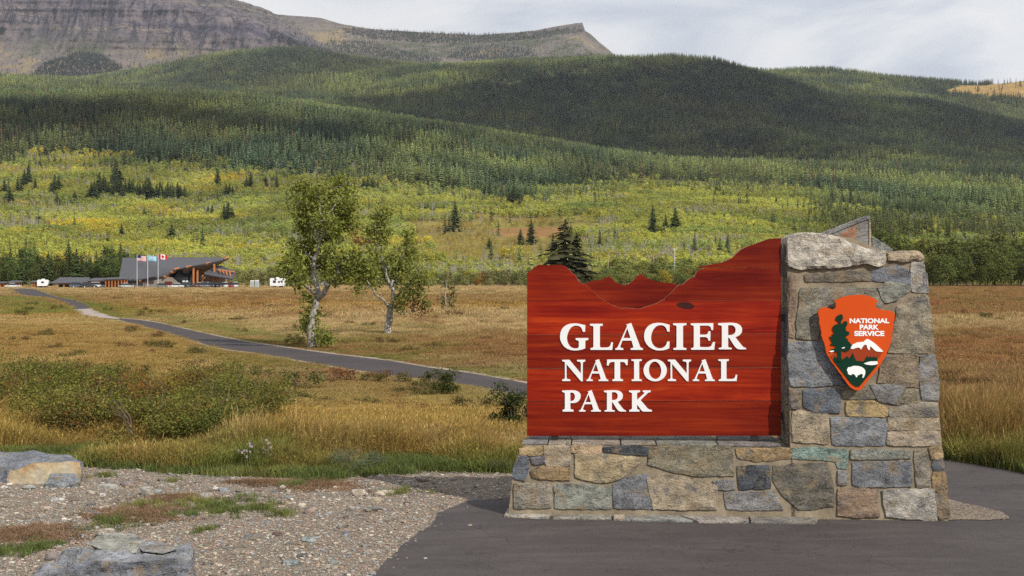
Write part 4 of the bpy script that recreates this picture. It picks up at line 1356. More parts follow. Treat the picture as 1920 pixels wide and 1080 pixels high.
em_part([(205, 742), (200, 720), (210, 700), (216, 688), (224, 700), (236, 712), (245, 700), (300, 722), (320, 705), (345, 688), (352, 702), (362, 712), (378, 690), (398, 655), (414, 695), (432, 735), (508, 742), (524, 715), (545, 685), (552, 698), (562, 704), (575, 688), (590, 706), (600, 700), (612, 688), (620, 702), (632, 704), (642, 694), (650, 722), (640, 790), (602, 835), (560, 885), (510, 945), (465, 998), (430, 1000), (385, 970), (345, 922), (305, 868), (262, 812)], -0.006, 0.008, M['emblem_green'], 'valley', emb)
em_part([(508, 764), (545, 750), (580, 742), (645, 741), (652, 765), (630, 776), (590, 781), (540, 776)], -0.009, 0.006, M['white_paint'], 'lake', emb)
em_part([(375, 612), (385, 588), (400, 570), (440, 552), (478, 546), (505, 545), (525, 526), (545, 514), (565, 524), (600, 545), (630, 568), (655, 592), (708, 642), (690, 646), (660, 645), (632, 640), (608, 620), (585, 596), (574, 590), (570, 625), (556, 628), (545, 605), (538, 578), (525, 572), (508, 580), (492, 605), (480, 624), (468, 606), (450, 602), (425, 608), (400, 618)], -0.009, 0.007, M['white_paint'], 'snow_cap', emb)
em_part([(338, 835), (345, 812), (352, 802), (375, 800), (392, 792), (412, 787), (450, 789), (485, 797), (508, 812), (522, 832), (526, 852), (520, 880), (515, 890), (508, 908), (492, 906), (500, 888), (496, 872), (484, 868), (462, 878), (448, 885), (440, 902), (432, 904), (424, 886), (410, 872), (392, 870), (382, 882), (362, 878), (346, 862), (350, 850)], -0.009, 0.006, M['white_paint'], 'bison', emb)
em_part([(265, 268), (285, 266), (297, 278), (297, 310), (290, 325), (278, 340), (284, 368), (292, 372), (300, 350), (310, 338), (335, 333), (343, 352), (342, 372), (325, 398), (330, 432), (362, 446), (362, 470), (340, 482), (322, 490), (332, 510), (350, 516), (345, 532), (362, 545), (372, 560), (388, 578), (372, 612), (355, 634), (335, 645), (310, 640), (290, 626), (281, 648), (281, 745), (240, 745), (248, 652), (225, 645), (200, 642), (185, 632), (172, 620), (205, 612), (224, 604), (232, 592), (205, 582), (168, 576), (180, 560), (194, 548), (180, 530), (172, 512), (162, 492), (190, 486), (212, 480), (186, 468), (205, 458), (232, 455), (208, 445), (192, 422), (195, 400), (205, 380), (230, 366), (250, 368), (258, 345), (238, 330), (222, 315), (232, 300), (236, 284), (250, 276)], -0.012, 0.009, M['emblem_green'], 'sequoia', emb)
em_part([(158, 642), (180, 632), (208, 632), (200, 645), (178, 650)], -0.0135, 0.004, M['white_paint'], 'cloud_patch', emb)
em_part([(284, 606), (315, 596), (318, 606), (292, 613)], -0.0135, 0.004, M['white_paint'], 'cloud_patch', emb)
for word, x0, x1, y0, y1 in (('NATIONAL', 367, 768, 307, 357), ('PARK', 469, 664, 371, 421), ('SERVICE', 415, 719, 434, 487)):
    cu = bpy.data.curves.new('word', 'FONT')
    cu.body = word; cu.size = 1; cu.extrude = 0.0; cu.offset = 0.045
    tmp = bpy.data.objects.new('word', cu); COL.objects.link(tmp)
    bpy.context.view_layer.update()
    me_ = bpy.data.meshes.new_from_object(tmp.evaluated_get(bpy.context.evaluated_depsgraph_get()))
    bpy.data.objects.remove(tmp)
    n_ = len(me_.vertices)
    co = np.empty(n_ * 3, np.float32); me_.vertices.foreach_get('co', co); co = co.reshape(-1, 3)
    mn, mx_ = co.min(0), co.max(0)
    out = []
    for v in co:
        u, z = em(x0 + (v[0] - mn[0]) / (mx_[0] - mn[0]) * (x1 - x0), y1 - (v[1] - mn[1]) / (mx_[1] - mn[1]) * (y1 - y0), EA - 0.003)
        out.append((u, FB * z + EA - 0.003, z))
    me_.vertices.foreach_set('co', np.array(out, np.float32).reshape(-1))
    me_.materials.clear(); me_.materials.append(M['white_paint'])
    me_.update()
    link('lettering', me_, emb)
# ================================================================== PATH, ROAD, GRAVEL, ROCKS
def sheet(name, px_pts, z, mat, label, kind='structure', pts_world=None):
    pts = pts_world if pts_world else [G(a_, b_) for a_, b_ in px_pts]
    me_ = mk_mesh(name, [(x, y, z) for x, y in pts], [tuple(range(len(pts)))], mat)
    bm = bmesh.new(); bm.from_mesh(me_)
    bmesh.ops.triangulate(bm, faces=bm.faces, ngon_method='EAR_CLIP')
    bmesh.ops.recalc_face_normals(bm, faces=bm.faces)
    for f_ in bm.faces:
        if f_.normal.z < 0: f_.normal_flip()
    bm.to_mesh(me_); bm.free()
    o_ = link(name, me_)
    return tag(o_, label, kind=kind)


def wobble(pts, step, amp, seed):
    q = resample([Vector(p) for p in pts], step)
    r = random.Random(seed)
    return [(p.x + amp * 2 * (float(vnoise(p.x * 1.3, p.y * 1.3, seed)) - .5) + amp * .6 * r.uniform(-1, 1), p.y + amp * 2 * (float(vnoise(p.x * 1.3, p.y * 1.3, seed + 3)) - .5) + amp * .6 * r.uniform(-1, 1)) for p in q]


m, nt = new_mat('asphalt')
tc = nd(nt, 'ShaderNodeTexCoord').outputs['Object']
f = noise(nt, tc, 140, 4, 0.8)
a = noise(nt, tc, 0.9, 7, 0.65)
b = noise(nt, nd(nt, 'ShaderNodeMapping', {'Vector': tc, 'Scale': (0.5, 2.5, 1)}).outputs[0], 1.4, 6, 0.6, 0.5)
c = ramp(nt, a, [(0.3, (0.048, 0.041, 0.042)), (0.5, (0.061, 0.052, 0.053)), (0.7, (0.076, 0.066, 0.065))])
c = mix(nt, fr(nt, b, 0.48, 0.66, 0, 0.4), c, (0.105, 0.09, 0.086))
d2 = noise(nt, tc, 3.5, 7, 0.7)
c = mix(nt, fr(nt, d2, 0.52, 0.66, 0, 0.35), c, (0.035, 0.031, 0.032))
vc_ = nd(nt, 'ShaderNodeTexVoronoi', {'Vector': nd(nt, 'ShaderNodeVectorMath', {0: tc, 1: nd(nt, 'ShaderNodeTexNoise', {'Vector': tc, 'Scale': 2.0, 'Detail': 5.0}).outputs['Color']}, operation='ADD').outputs[0], 'Scale': 0.55}, feature='DISTANCE_TO_EDGE').outputs['Distance']
c = mix(nt, fr(nt, vc_, 0.0, 0.006, 0.6, 0.0), c, (0.02, 0.018, 0.018))
c = mix(nt, fr(nt, f, 0.55, 0.75, 0, 0.7), c, (0.19, 0.17, 0.165))
c = mix(nt, fr(nt, f, 0.45, 0.3, 0, 0.7), c, (0.025, 0.022, 0.022))
finish(nt, c, 0.85, 0.25, f, 0.55, 0.008)
M['asphalt'] = m
m, nt = new_mat('path_asphalt')
tc = nd(nt, 'ShaderNodeTexCoord').outputs['Object']
f = noise(nt, tc, 60, 4, 0.8); a = noise(nt, tc, 0.5, 7, 0.65)
c = ramp(nt, a, [(0.3, (0.045, 0.038, 0.040)), (0.7, (0.068, 0.058, 0.060))])
c = mix(nt, fr(nt, f, 0.5, 0.75, 0, 0.4), c, (0.14, 0.125, 0.12))
finish(nt, c, 0.9, 0.2, f, 0.4, 0.01)
M['path_asphalt'] = m
m, nt = new_mat('gravel')
tc = nd(nt, 'ShaderNodeTexCoord').outputs['Object']
vo = nd(nt, 'ShaderNodeTexVoronoi', {'Vector': tc, 'Scale': 38.0, 'Randomness': 1.0})
vo2 = nd(nt, 'ShaderNodeTexVoronoi', {'Vector': tc, 'Scale': 95.0, 'Randomness': 1.0})
a = noise(nt, tc, 0.8, 8, 0.62)
f = noise(nt, tc, 160, 3, 0.8)
c = ramp(nt, a, [(0.34, (0.17, 0.115, 0.075)), (0.46, (0.31, 0.245, 0.185)), (0.60, (0.26, 0.205, 0.155)), (0.74, (0.37, 0.30, 0.235))])
sp = nd(nt, 'ShaderNodeSeparateColor', {0: vo.outputs['Color']})
c = mix(nt, 0.45, c, hsv(nt, c, fr(nt, sp.outputs[0], 0, 1, 0.46, 0.54), 0.9, fr(nt, sp.outputs[1], 0, 1, 0.35, 1.7)))
sp2 = nd(nt, 'ShaderNodeSeparateColor', {0: vo2.outputs['Color']})
c = mix(nt, 0.5, c, hsv(nt, c, 0.5, 0.8, fr(nt, sp2.outputs[1], 0, 1, 0.4, 1.6)))
hgt = math_n(nt, 'SUBTRACT', f, math_n(nt, 'ADD', math_n(nt, 'MULTIPLY', vo.outputs['Distance'], 1.3), math_n(nt, 'MULTIPLY', vo2.outputs['Distance'], 0.9)))
finish(nt, c, 0.95, 0.12, hgt, 0.9, 0.02)
M['gravel'] = m
M['path_edge'] = flat('path_edge_gravel', (0.30, 0.25, 0.19), 0.95, 0.1, var=0.4, scale=6)
M['concrete'] = flat('pale_concrete', (0.33, 0.28, 0.25), 0.9, 0.15, var=0.12)

GRAVEL_EDGE = [(-400, 850), (-60, 850), (90, 846), (160, 855), (185, 873), (240, 878), (300, 879), (370, 889), (420, 880), (455, 872), (480, 893), (540, 896), (600, 896), (640, 885), (680, 884), (720, 889), (770, 880), (830, 881), (900, 884), (962, 886)]
gravel_w = [G(a_, b_) for a_, b_ in GRAVEL_EDGE] + [(0.35, 15.6), (0.6, 13.8), (-0.4, 9.0), (-2, 4.0), (-14, 4.0)]
gravel_w = wobble(gravel_w, 0.16, 0.11, 5)
sheet('gravel', None, 0.004, M['gravel'], 'stony gravel shoulder beside the asphalt', pts_world=gravel_w)
ROAD = [(400, 1700), (560, 1250), (660, 1122), (697, 1080), (744, 1030), (772, 1008), (813, 985), (822, 963), (841, 955), (874, 941), (924, 937), (952, 935), (1000, 915), (1300, 882), (1600, 860), (1768, 860), (1840, 870), (1920, 885), (2300, 978), (2700, 1300), (2700, 1700)]
road_w = wobble([G(a_, b_) for a_, b_ in ROAD], 0.12, 0.022, 9)
sheet('asphalt', None, 0.010, M['asphalt'], 'dark worn asphalt pull-off in front of the sign', pts_world=road_w)
wedge_w = wobble([G(a_, b_) for a_, b_ in [(1752, 979), (1800, 977), (1850, 978), (1893, 976), (1880, 964), (1850, 955), (1810, 946), (1779, 938), (1700, 930)]], 0.08, 0.02, 12)
sheet('gravel_wedge', None, 0.016, M['gravel'], 'wedge of gravel at the right foot of the pillar', pts_world=wedge_w)

UP = [(30, 541), (62, 541.5), (75, 545), (95, 553), (110, 557.5), (140, 563), (162, 570), (172, 580), (190, 588), (220, 596.5), (260, 600), (300, 606), (325, 612), (360, 620), (400, 629), (450, 639), (480, 644), (555, 655), (620, 664), (680, 671), (730, 677), (805, 690), (880, 700), (920, 707), (960, 714), (1050, 733), (1200, 765)]
LO = [(1200, 800), (1050, 765), (960, 742), (930, 735), (900, 729), (855, 720), (790, 710), (745, 705), (705, 700), (650, 691), (597, 682), (540, 672), (480, 662), (425, 655), (400, 650), (350, 636), (310, 623), (275, 614), (225, 600.5), (180, 596), (150, 590), (135, 582), (125, 572), (108, 563), (87, 557), (62, 555), (40, 553), (20, 543)]
path_px = UP + LO
path_w = [G(a_, b_) for a_, b_ in path_px]
sheet('path', None, 0.012, M['path_asphalt'], 'narrow asphalt footpath winding to the visitor centre', pts_world=path_w)
edge_w = [G(a_, b_ - (b_ - HZ) * 0.022) for a_, b_ in UP] + [G(a_, b_ + (b_ - HZ) * 0.03) for a_, b_ in LO]
sheet('path_shoulder', None, 0.006, M['path_edge'], 'strip of pale gravel along both edges of the footpath', pts_world=edge_w)
sheet('concrete_patch', [(136, 580.5), (170, 579), (190, 587.5), (221, 596.8), (225, 599), (180, 595.2), (150, 589.5)], 0.02, M['concrete'], 'pale concrete stretch of the footpath')


# ---- rocks
def rock_mesh(seed, sx, sy, sz, rough=0.25, sub=2, cut=0.0):
    bm = bmesh.new()
    bmesh.ops.create_icosphere(bm, subdivisions=sub, radius=1)
    r = random.Random(seed)
    pl = [(Vector((r.gauss(0, 1), r.gauss(0, 1), r.gauss(0, .8))).normalized(), r.uniform(0.45, 0.85)) for _ in range(9)]
    pl.append((Vector((r.uniform(-.15, .15), r.uniform(-.15, .15), 1)).normalized(), 0.55))
    for v in bm.verts:
        for n_, d_ in pl:
            e = v.co.dot(n_) - d_
            if e > 0:
                v.co -= n_ * e * 0.92
        q = v.co * 2.3
        v.co += v.co.normalized() * rough * (float(fbm(np.array(q.x + seed), np.array(q.y + q.z * 1.7), seed, 3)) - .5)
        v.co.x *= sx; v.co.y *= sy; v.co.z *= sz
        v.co.z += sz * 0.3
    me_ = bpy.data.meshes.new('rock')
    bm.to_mesh(me_); bm.free()
    me_.materials.append(M['stone'])
    return me_


def rock(name, px_, py_, wpx, hpx, col, label, seed, group=None, cat='rock', z0=0.0, deep=0.75, sub=2, sink=0.25, rough=0.25, rz=None):
    x, y = G(px_, py_, z0)
    k_ = y / FP
    sx = wpx * k_ / 2 * 1.12; sz = hpx * k_ / 1.15
    o_ = link(name, rock_mesh(seed, sx, sx * deep, sz, rough, sub))
    o_.location = (x, y + sx * deep * 0.5, z0 + 0.004 - sz * 0.05)
    o_.rotation_euler = (0, 0, rz if rz is not None else random.uniform(-.5, .5))
    o_.color = (*col, 1)
    return tag(o_, label, cat, group)


BLUE = (0.17, 0.19, 0.23)


def hull_rock(name, pts, col, label, cat='boulder', seed=1, amp=0.02, cuts=3, mats=None, paint=None):
    """angular boulder: hull of given corner points, cut finer and roughened"""
    bm = bmesh.new()
    for p in pts:
        bm.verts.new(p)
    bmesh.ops.convex_hull(bm, input=bm.verts)
    bmesh.ops.delete(bm, geom=[v for v in bm.verts if not v.link_faces], context='VERTS')
    bmesh.ops.subdivide_edges(bm, edges=bm.edges, cuts=cuts, use_grid_fill=True)
    bmesh.ops.triangulate(bm, faces=bm.faces)
    for _ in range(2):
        bmesh.ops.subdivide_edges(bm, edges=[e for e in bm.edges if e.calc_length() > .03], cuts=1, use_grid_fill=True)
        bmesh.ops.triangulate(bm, faces=bm.faces)
    bmesh.ops.recalc_face_normals(bm, faces=bm.faces)
    bm.normal_update()
    mv = []
    for v in bm.verts:
        q = v.co * 4.5
        d_ = amp * 2 * (float(fbm(np.array(q.x + q.z * .7), np.array(q.y + q.z), seed, 4)) - .5)
        mv.append((v, v.normal * d_))
    for v, d_ in mv:
        v.co += d_
    me_ = bpy.data.meshes.new(name)
    for mm in (mats or [M['stone']]):
        me_.materials.append(mm)
    if paint:
        for f_ in bm.faces:
            f_.material_index = paint(f_)
    bm.to_mesh(me_); bm.free()
    o_ = link(name, me_)
    o_.color = (*col, 1)
    return tag(o_, label, cat)


# the big boulder at the bottom left with flat stones on it
def W(px_, py_, Y): return P(px_, py_, Y)
BY0, BY1 = 9.2, 10.05
bp = [W(52, 1090, 9.3), W(190, 1050, 9.35), W(355, 1052, 9.3), W(350, 1130, 9.25), W(50, 1140, 9.25), W(30, 1150, 9.9), W(130, 1032, 9.75), W(180, 1022, 10.0), W(240, 1024, 10.1), W(300, 1020, 10.1), W(352, 1024, 10.0), W(366, 1042, 9.8), W(368, 1120, 9.7), W(368, 1110, 10.1), W(120, 1120, 10.2)]
bp = [Vector(p) for p in bp]
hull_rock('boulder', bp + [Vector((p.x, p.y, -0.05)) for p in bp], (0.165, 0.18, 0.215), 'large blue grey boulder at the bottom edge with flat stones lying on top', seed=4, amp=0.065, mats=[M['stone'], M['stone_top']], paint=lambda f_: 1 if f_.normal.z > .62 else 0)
hull_rock('flat_stone', [W(166, 1020, 9.62), W(180, 1006, 9.85), W(205, 999, 10.05), W(255, 1000, 10.05), W(268, 1012, 9.85), W(256, 1036, 9.6), W(225, 1045, 9.55), W(195, 1038, 9.6), W(190, 1042, 9.8), W(255, 1040, 9.8)], (0.33, 0.33, 0.28), 'pale greenish grey slab lying on top of the bottom left boulder', 'stone', seed=6, amp=0.012)
hull_rock('flat_stone', [W(262, 1028, 9.75), W(285, 1020, 9.95), W(325, 1022, 9.95), W(334, 1030, 9.75), W(305, 1038, 9.6), W(268, 1034, 9.62), W(300, 1040, 9.8)], (0.28, 0.27, 0.25), 'thin flat grey stone on the right half of the bottom left boulder', 'stone', seed=7, amp=0.008)
rock('stone', 194, 1010, 42, 24, (0.55, 0.49, 0.42), 'rounded whitish stone showing just behind the slab on the boulder', 21, sub=2)
rock('stone', 98, 1052, 30, 22, (0.26, 0.22, 0.2), 'brownish stone leaning at the left side of the bottom boulder', 22)
# the boulder at the left edge
lp = [W(-30, 850, 15.9), W(60, 846, 16.0), W(120, 853, 15.9), W(158, 866, 15.5), W(152, 905, 15.1), W(125, 907, 15.05), W(85, 908, 15.02), W(22, 909, 15.02), W(16, 900, 15.06), W(24, 882, 15.12), W(60, 867, 15.16), W(110, 861, 15.3), W(150, 866, 15.25), W(-30, 905, 15.3), W(-30, 866, 15.5)]
lp = [Vector(p) for p in lp]
m, nt = new_mat('ochre_face')
tc = nd(nt, 'ShaderNodeTexCoord').outputs['Object']
a = noise(nt, tc, 9, 8, 0.7); b = noise(nt, tc, 3, 4, 0.6)
c = ramp(nt, b, [(0.35, (0.33, 0.21, 0.11)), (0.5, (0.37, 0.305, 0.20)), (0.65, (0.40, 0.37, 0.31))])
c = mix(nt, fr(nt, a, 0.4, 0.6, 0.6, 0), c, hsv(nt, c, 0.5, 1, 0.55))
finish(nt, c, 0.9, 0.2, a, 0.8, 0.03)
M['ochre_face'] = m
hull_rock('boulder', lp + [Vector((p.x, p.y, -0.05)) for p in lp[4:9]], BLUE, 'long boulder at the left edge with blue grey top and ochre broken face', seed=9, amp=0.04,
          mats=[M['stone'], M['ochre_face']], paint=lambda f_: 1 if (f_.normal.y < -0.5 and f_.calc_center_median().x > -5.95) else 0)
rp = [W(84, 907, 14.8), W(94, 887, 14.9), W(142, 886, 14.92), W(152, 904, 14.8), W(120, 910, 14.75), W(100, 888, 15.0), W(145, 889, 15.0)]
hull_rock('rock', [Vector(p) for p in rp] + [Vector((p[0], p[1], -0.03)) for p in rp], (0.21, 0.23, 0.25), 'small blue grey rock in front of the ochre face of the left boulder', 'rock', seed=10, amp=0.02)
NAMED = [(319, 878, 24, 20, (0.50, 0.30, 0.17), 'orange tan rock standing at the edge of the green grass'), (347, 885, 24, 9, (0.62, 0.60, 0.57), 'white angular stone right of the orange rock'),
         (268, 869, 15, 9, (0.58, 0.53, 0.45), 'small white stone left of the orange rock'), (141, 846, 30, 14, (0.30, 0.27, 0.25), 'brown grey rock in the grass behind the left boulder'),
         (336, 853, 22, 12, (0.30, 0.31, 0.30), 'grey rock half hidden in the grass behind the orange rock'), (442, 870, 16, 11, (0.36, 0.30, 0.25), 'pinkish brown rock in the grass left of the thistles'),
         (86, 960, 28, 12, (0.46, 0.35, 0.26), 'peach coloured stone on the gravel below the left boulder'), (272, 930, 32, 22, (0.40, 0.37, 0.33), 'upright pale grey rock on the gravel in the middle left'),
         (200, 918, 55, 9, (0.34, 0.33, 0.29), 'long flat pale stone on the gravel right of the left boulder'), (388, 935, 30, 13, (0.33, 0.30, 0.24), 'tan rounded stone above the green tuft'),
         (460, 938, 26, 8, (0.10, 0.075, 0.06), 'dark brown flat stone in the middle of the gravel'), (118, 979, 14, 9, (0.66, 0.62, 0.58), 'small bright white stone on the lower left gravel'),
         (52, 918, 28, 10, (0.33, 0.33, 0.31), 'flat grey stone just below the left boulder'), (292, 926, 30, 9, (0.25, 0.29, 0.27), 'greenish flat stone leaning on the upright pale rock'),
         (700, 925, 26, 8, (0.10, 0.09, 0.10), 'dark slate stone on the gravel in front of the grass'), (720, 928, 40, 10, (0.44, 0.36, 0.26), 'long tan stone lying behind the dark slate stone'),
         (676, 930, 38, 14, (0.42, 0.35, 0.29), 'pinkish tan stone left of the dark slate stone'), (706, 940, 22, 8, (0.44, 0.36, 0.24), 'tan stone in front of the dark slate stone'),
         (768, 908, 22, 9, (0.48, 0.44, 0.38), 'pale stone on the gravel below the grass edge right of centre'), (790, 904, 30, 9, (0.24, 0.19, 0.15), 'brown flat stone by the pale stone near the grass edge'),
         (698, 960, 40, 9, (0.30, 0.30, 0.27), 'flat grey green slab lying on the gravel'), (567, 952, 17, 12, (0.54, 0.46, 0.36), 'cream stone beside the red brown stone'),
         (582, 965, 26, 16, (0.32, 0.22, 0.18), 'red brown rounded stone on the gravel'), (578, 1018, 28, 13, (0.31, 0.36, 0.34), 'pale green stone on the lower gravel'),
         (516, 1005, 26, 9, (0.19, 0.10, 0.08), 'dark red stone with a root lying by it'), (687, 1042, 18, 8, (0.36, 0.35, 0.30), 'small square flat stone near the asphalt edge'),
         (624, 1057, 22, 8, (0.28, 0.34, 0.33), 'green grey flat stone at the bottom of the gravel'), (545, 1062, 40, 12, (0.27, 0.31, 0.29), 'greenish slab at the bottom of the gravel'),
         (642, 992, 30, 12, (0.33, 0.28, 0.22), 'tan stone with an orange edge in the middle of the gravel'), (650, 1002, 14, 8, (0.17, 0.19, 0.22), 'dark blue stone in front of the orange edged stone'),
         (540, 924, 14, 9, (0.44, 0.36, 0.28), 'pinkish stone by the small grass tuft on the gravel'), (528, 918, 14, 10, (0.52, 0.47, 0.40), 'whitish stone left of the small tuft on the gravel'),
         (542, 935, 18, 7, (0.24, 0.28, 0.27), 'dark green flat stone below the tuft on the gravel'), (403, 919, 15, 8, (0.62, 0.59, 0.55), 'small white stone in the upper middle of the gravel'),
         (420, 922, 24, 8, (0.27, 0.29, 0.31), 'blue grey flat stone beside the small white stone'), (190, 932, 15, 9, (0.60, 0.55, 0.50), 'white pebble below the long flat stone'),
         (108, 941, 26, 8, (0.56, 0.54, 0.51), 'flat white stone left on the gravel'), (8, 918, 14, 9, (0.55, 0.49, 0.43), 'cream stone below the corner of the left boulder'),
         (168, 928, 18, 9, (0.46, 0.40, 0.30), 'yellowish stone below the long flat stone'), (238, 914, 34, 14, (0.26, 0.20, 0.19), 'dark purple brown stone right of the long flat stone')]
for i, (a_, b_, w_, h_, c_, l_) in enumerate(NAMED):
    rock('stone', a_, b_, w_, h_, c_, l_, 30 + i, cat='stone')

def in_gravel(x, y):
    return inside(gravel_w, x, y) & ~inside(road_w, x, y)

ROCKV = [rock_mesh(500 + i, 1.0, random.uniform(.6, .9), random.uniform(.28, .55), 0.22, 1) for i in range(6)]
pal = np.array([(0.33, 0.26, 0.19), (0.38, 0.32, 0.25), (0.26, 0.24, 0.20), (0.34, 0.24, 0.18), (0.24, 0.26, 0.28), (0.46, 0.41, 0.35), (0.25, 0.18, 0.15), (0.30, 0.31, 0.27)])
cnt = 0
while cnt < 255:
    x, y = random.uniform(-6.6, 0.3), random.uniform(9.4, 17.5)
    if not in_gravel(np.array(x), np.array(y)) or abs(x) > 0.41 * y or random.random() > 0.3 + 0.7 * float(fbm(np.array(x * .7), np.array(y * .7), 77, 2) > .47):
        continue
    if 9.1 < y < 10.3 and x < -2.4 or (y > 14.5 and x < -4.9):
        continue
    s = 0.026 + 0.05 * random.random() ** 1.6
    o_ = link('stone', ROCKV[cnt % 6])
    o_.location = (x, y, 0.002); o_.scale = (s * random.uniform(.9, 1.5), s, s * random.uniform(.7, 1.1)); o_.rotation_euler = (random.uniform(-.15, .15), random.uniform(-.15, .15), random.uniform(0, 6.28))
    ic = random.randrange(8)
    o_.color = (*(pal[ic] * random.uniform(.8, 1.25)), 1)
    ppx, ppy = 960 + x / y * FP, HZ + H * FP / y
    spot = 'close to the asphalt edge' if ppx > 560 + (1080 - ppy) * .9 else 'in the shade of the sign end' if ppx > 780 else 'just below the green grass edge' if ppy < 915 else 'near the boulder at the bottom' if ppy > 985 and ppx < 430 else 'below the left edge boulder' if ppx < 220 else 'in the middle of the gravel' if ppy < 985 else 'low on the bare gravel'
    tag(o_, ('tan', 'pale buff', 'olive grey', 'reddish', 'blue grey', 'whitish', 'dark brown', 'greenish')[ic] + (' bigger' if s > .045 else ' small') + ' loose stone ' + spot, 'stone', 'loose stones on the gravel shoulder')
    cnt += 1
# pebbles: past counting
m, nt = new_mat('pebble')
at = nd(nt, 'ShaderNodeAttribute', attribute_type='INSTANCER', attribute_name='tint').outputs['Color']
f = noise(nt, nd(nt, 'ShaderNodeTexCoord').outputs['Object'], 3, 4, 0.7)
finish(nt, mix(nt, f, hsv(nt, at, 0.5, 1, 0.7), hsv(nt, at, 0.5, 1, 1.25)), 0.9, 0.2)
M['pebble'] = m
PEB = []
for i in range(5):
    me_ = rock_mesh(700 + i, 1.0, random.uniform(.6, .9), random.uniform(.35, .6), 0.2, 1)
    me_.materials.clear(); me_.materials.append(M['pebble'])
    PEB.append(me_)
n = 90000
x = RNG.uniform(-7.2, 1.0, n); y = 9.2 + (RNG.random(n) ** 1.3) * 8.6
ok = in_gravel(x, y) & (np.abs(x) < 0.43 * y)
x, y = x[ok], y[ok]
xx = RNG.uniform(3.9, 5.6, 1500); yy = RNG.uniform(12.4, 14.4, 1500); ok = inside(wedge_w, xx, yy)
x = np.concatenate([x, xx[ok]]); y = np.concatenate([y, yy[ok]])
xx = RNG.uniform(-5, 2, 30000); yy = RNG.uniform(8, 18, 30000)     # spill over the asphalt edge
dd = np.min(np.stack([np.hypot(xx - a_, yy - b_) for a_, b_ in road_w[::2]]), 0)
ok = inside(road_w, xx, yy) & (RNG.random(30000) < np.exp(-dd / 0.10)) & (xx < 0.3)
x = np.concatenate([x, xx[ok]]); y = np.concatenate([y, yy[ok]])
n = len(x)
s = 0.006 + 0.013 * RNG.random(n) ** 3 + 0.026 * (RNG.random(n) < .06) * RNG.random(n)
tn = pal[RNG.integers(0, 8, n)] * RNG.uniform(0.75, 1.25, n)[:, None]
scatter('pebbles', np.stack([x, y, np.full(n, 0.006)], 1), RNG.uniform(0, 6.28, n), np.stack([s, s, s], 1), tn, PEB, RNG.integers(0, 5, n), 'small pebbles strewn over the gravel shoulder')
# ================================================================== THE TWO POPLARS, SHRUBS, EDGE TREES, GRASS
def limb_tube(T, pts, r0, r1, n=7):
    """bent limb through points with small wander"""
    q = []
    k = len(pts)
    for i in range(k - 1):
        a, b = Vector(pts[i]), Vector(pts[i + 1])
        L = (b - a).length
        for j in range(3):
            p = a.lerp(b, j / 3)
            if i or j:
                p = p + Vector((random.gauss(0, 1), random.gauss(0, 1), random.gauss(0, .6))) * L * 0.035
            q.append(p)
    q.append(Vector(pts[-1]))
    m_ = len(q)
    T.tube(q, [r0 + (r1 - r0) * (i / (m_ - 1)) ** 0.8 for i in range(m_)], n)
    return q


def leaves_at(C, p, spread, n, size, r, squash=0.8, hang=0.15):
    for _ in range(n):
        v = Vector((r.gauss(0, 1), r.gauss(0, 1), r.gauss(0, 1) * squash)) * spread * 0.55
        c = p + v
        nr = Vector((r.gauss(0, 1), r.gauss(0, 1), r.gauss(0, 1) + 0.7)).normalized()
        a = Matrix.Rotation(r.uniform(0, 6.28), 3, nr) @ nr.orthogonal().normalized()
        b = nr.cross(a)
        s = size * r.uniform(0.6, 1.35)
        C.add([c - a * s, c + b * s * 0.75 + a * s * .1, c + a * s * 1.1, c - b * s * 0.75 + a * s * .1], [(0, 1, 2, 3)])


def poplar(name, Y, base_px, limbs, clumps, label, tint, seed, r_base, leafsize, per, dead_clumps=()):
    r = random.Random(seed)
    bx, by = base_px
    o_ = empty(name, P(bx, by, Y), 0, label, 'tree')
    o_.location.z = 0
    org = Vector(o_.location)
    T, C, D = MB(), MB(), MB()
    tips = []
    for pts, r0, r1 in limbs:
        w = []
        for i, (a, b, *dz) in enumerate(pts):
            q = P(a, b, Y + (dz[0] if dz else 0)) - org
            w.append(q)
        if w[0].z < 0.4: w[0].z = -0.1
        tips.extend(limb_tube(T, w, r0, r1))
    scale = Y / FP
    for cl, store, n_k in ((clumps, C, 1.0), (dead_clumps, D, 0.7)):
        for (a, b, rad, dy) in cl:
            c = P(a, b, Y + dy) - org
            R_ = rad * scale
            # small branches to the clump from the nearest limb point below it
            near = min(tips, key=lambda t: (t - c).length + (1.5 if t.z > c.z + 0.1 else 0))
            T.tube([near, near.lerp(c, 0.5) + Vector((r.gauss(0, .05), r.gauss(0, .05), 0.05)), c], [0.035 * (0.5 + R_), 0.02, 0.008], 4)
            k = max(5, int(9 * R_ * R_ + 5))
            for _ in range(k):
                d = Vector((r.gauss(0, 1), r.gauss(0, 1), r.gauss(0, 0.9))).normalized() * R_ * (r.random() ** 0.55)
                q = c + d
                T.tube([c.lerp(q, 0.15), q], [0.010, 0.003], 3, cap=False)
                leaves_at(store, q, 0.30, int(per * n_k * r.uniform(0.5, 1.4)), leafsize, r)
    q = T.build('trunk', M['poplar_bark'], o_, smooth=True)
    q = C.build('crown', M['leaf'], o_); q['tint'] = tint
    if dead_clumps:
        q = D.build('rusty_foliage', M['leaf'], o_); q['tint'] = [0.34, 0.19, 0.09]
        q['label'] = 'rusty orange dying leaves at the side of the crown'
    return o_


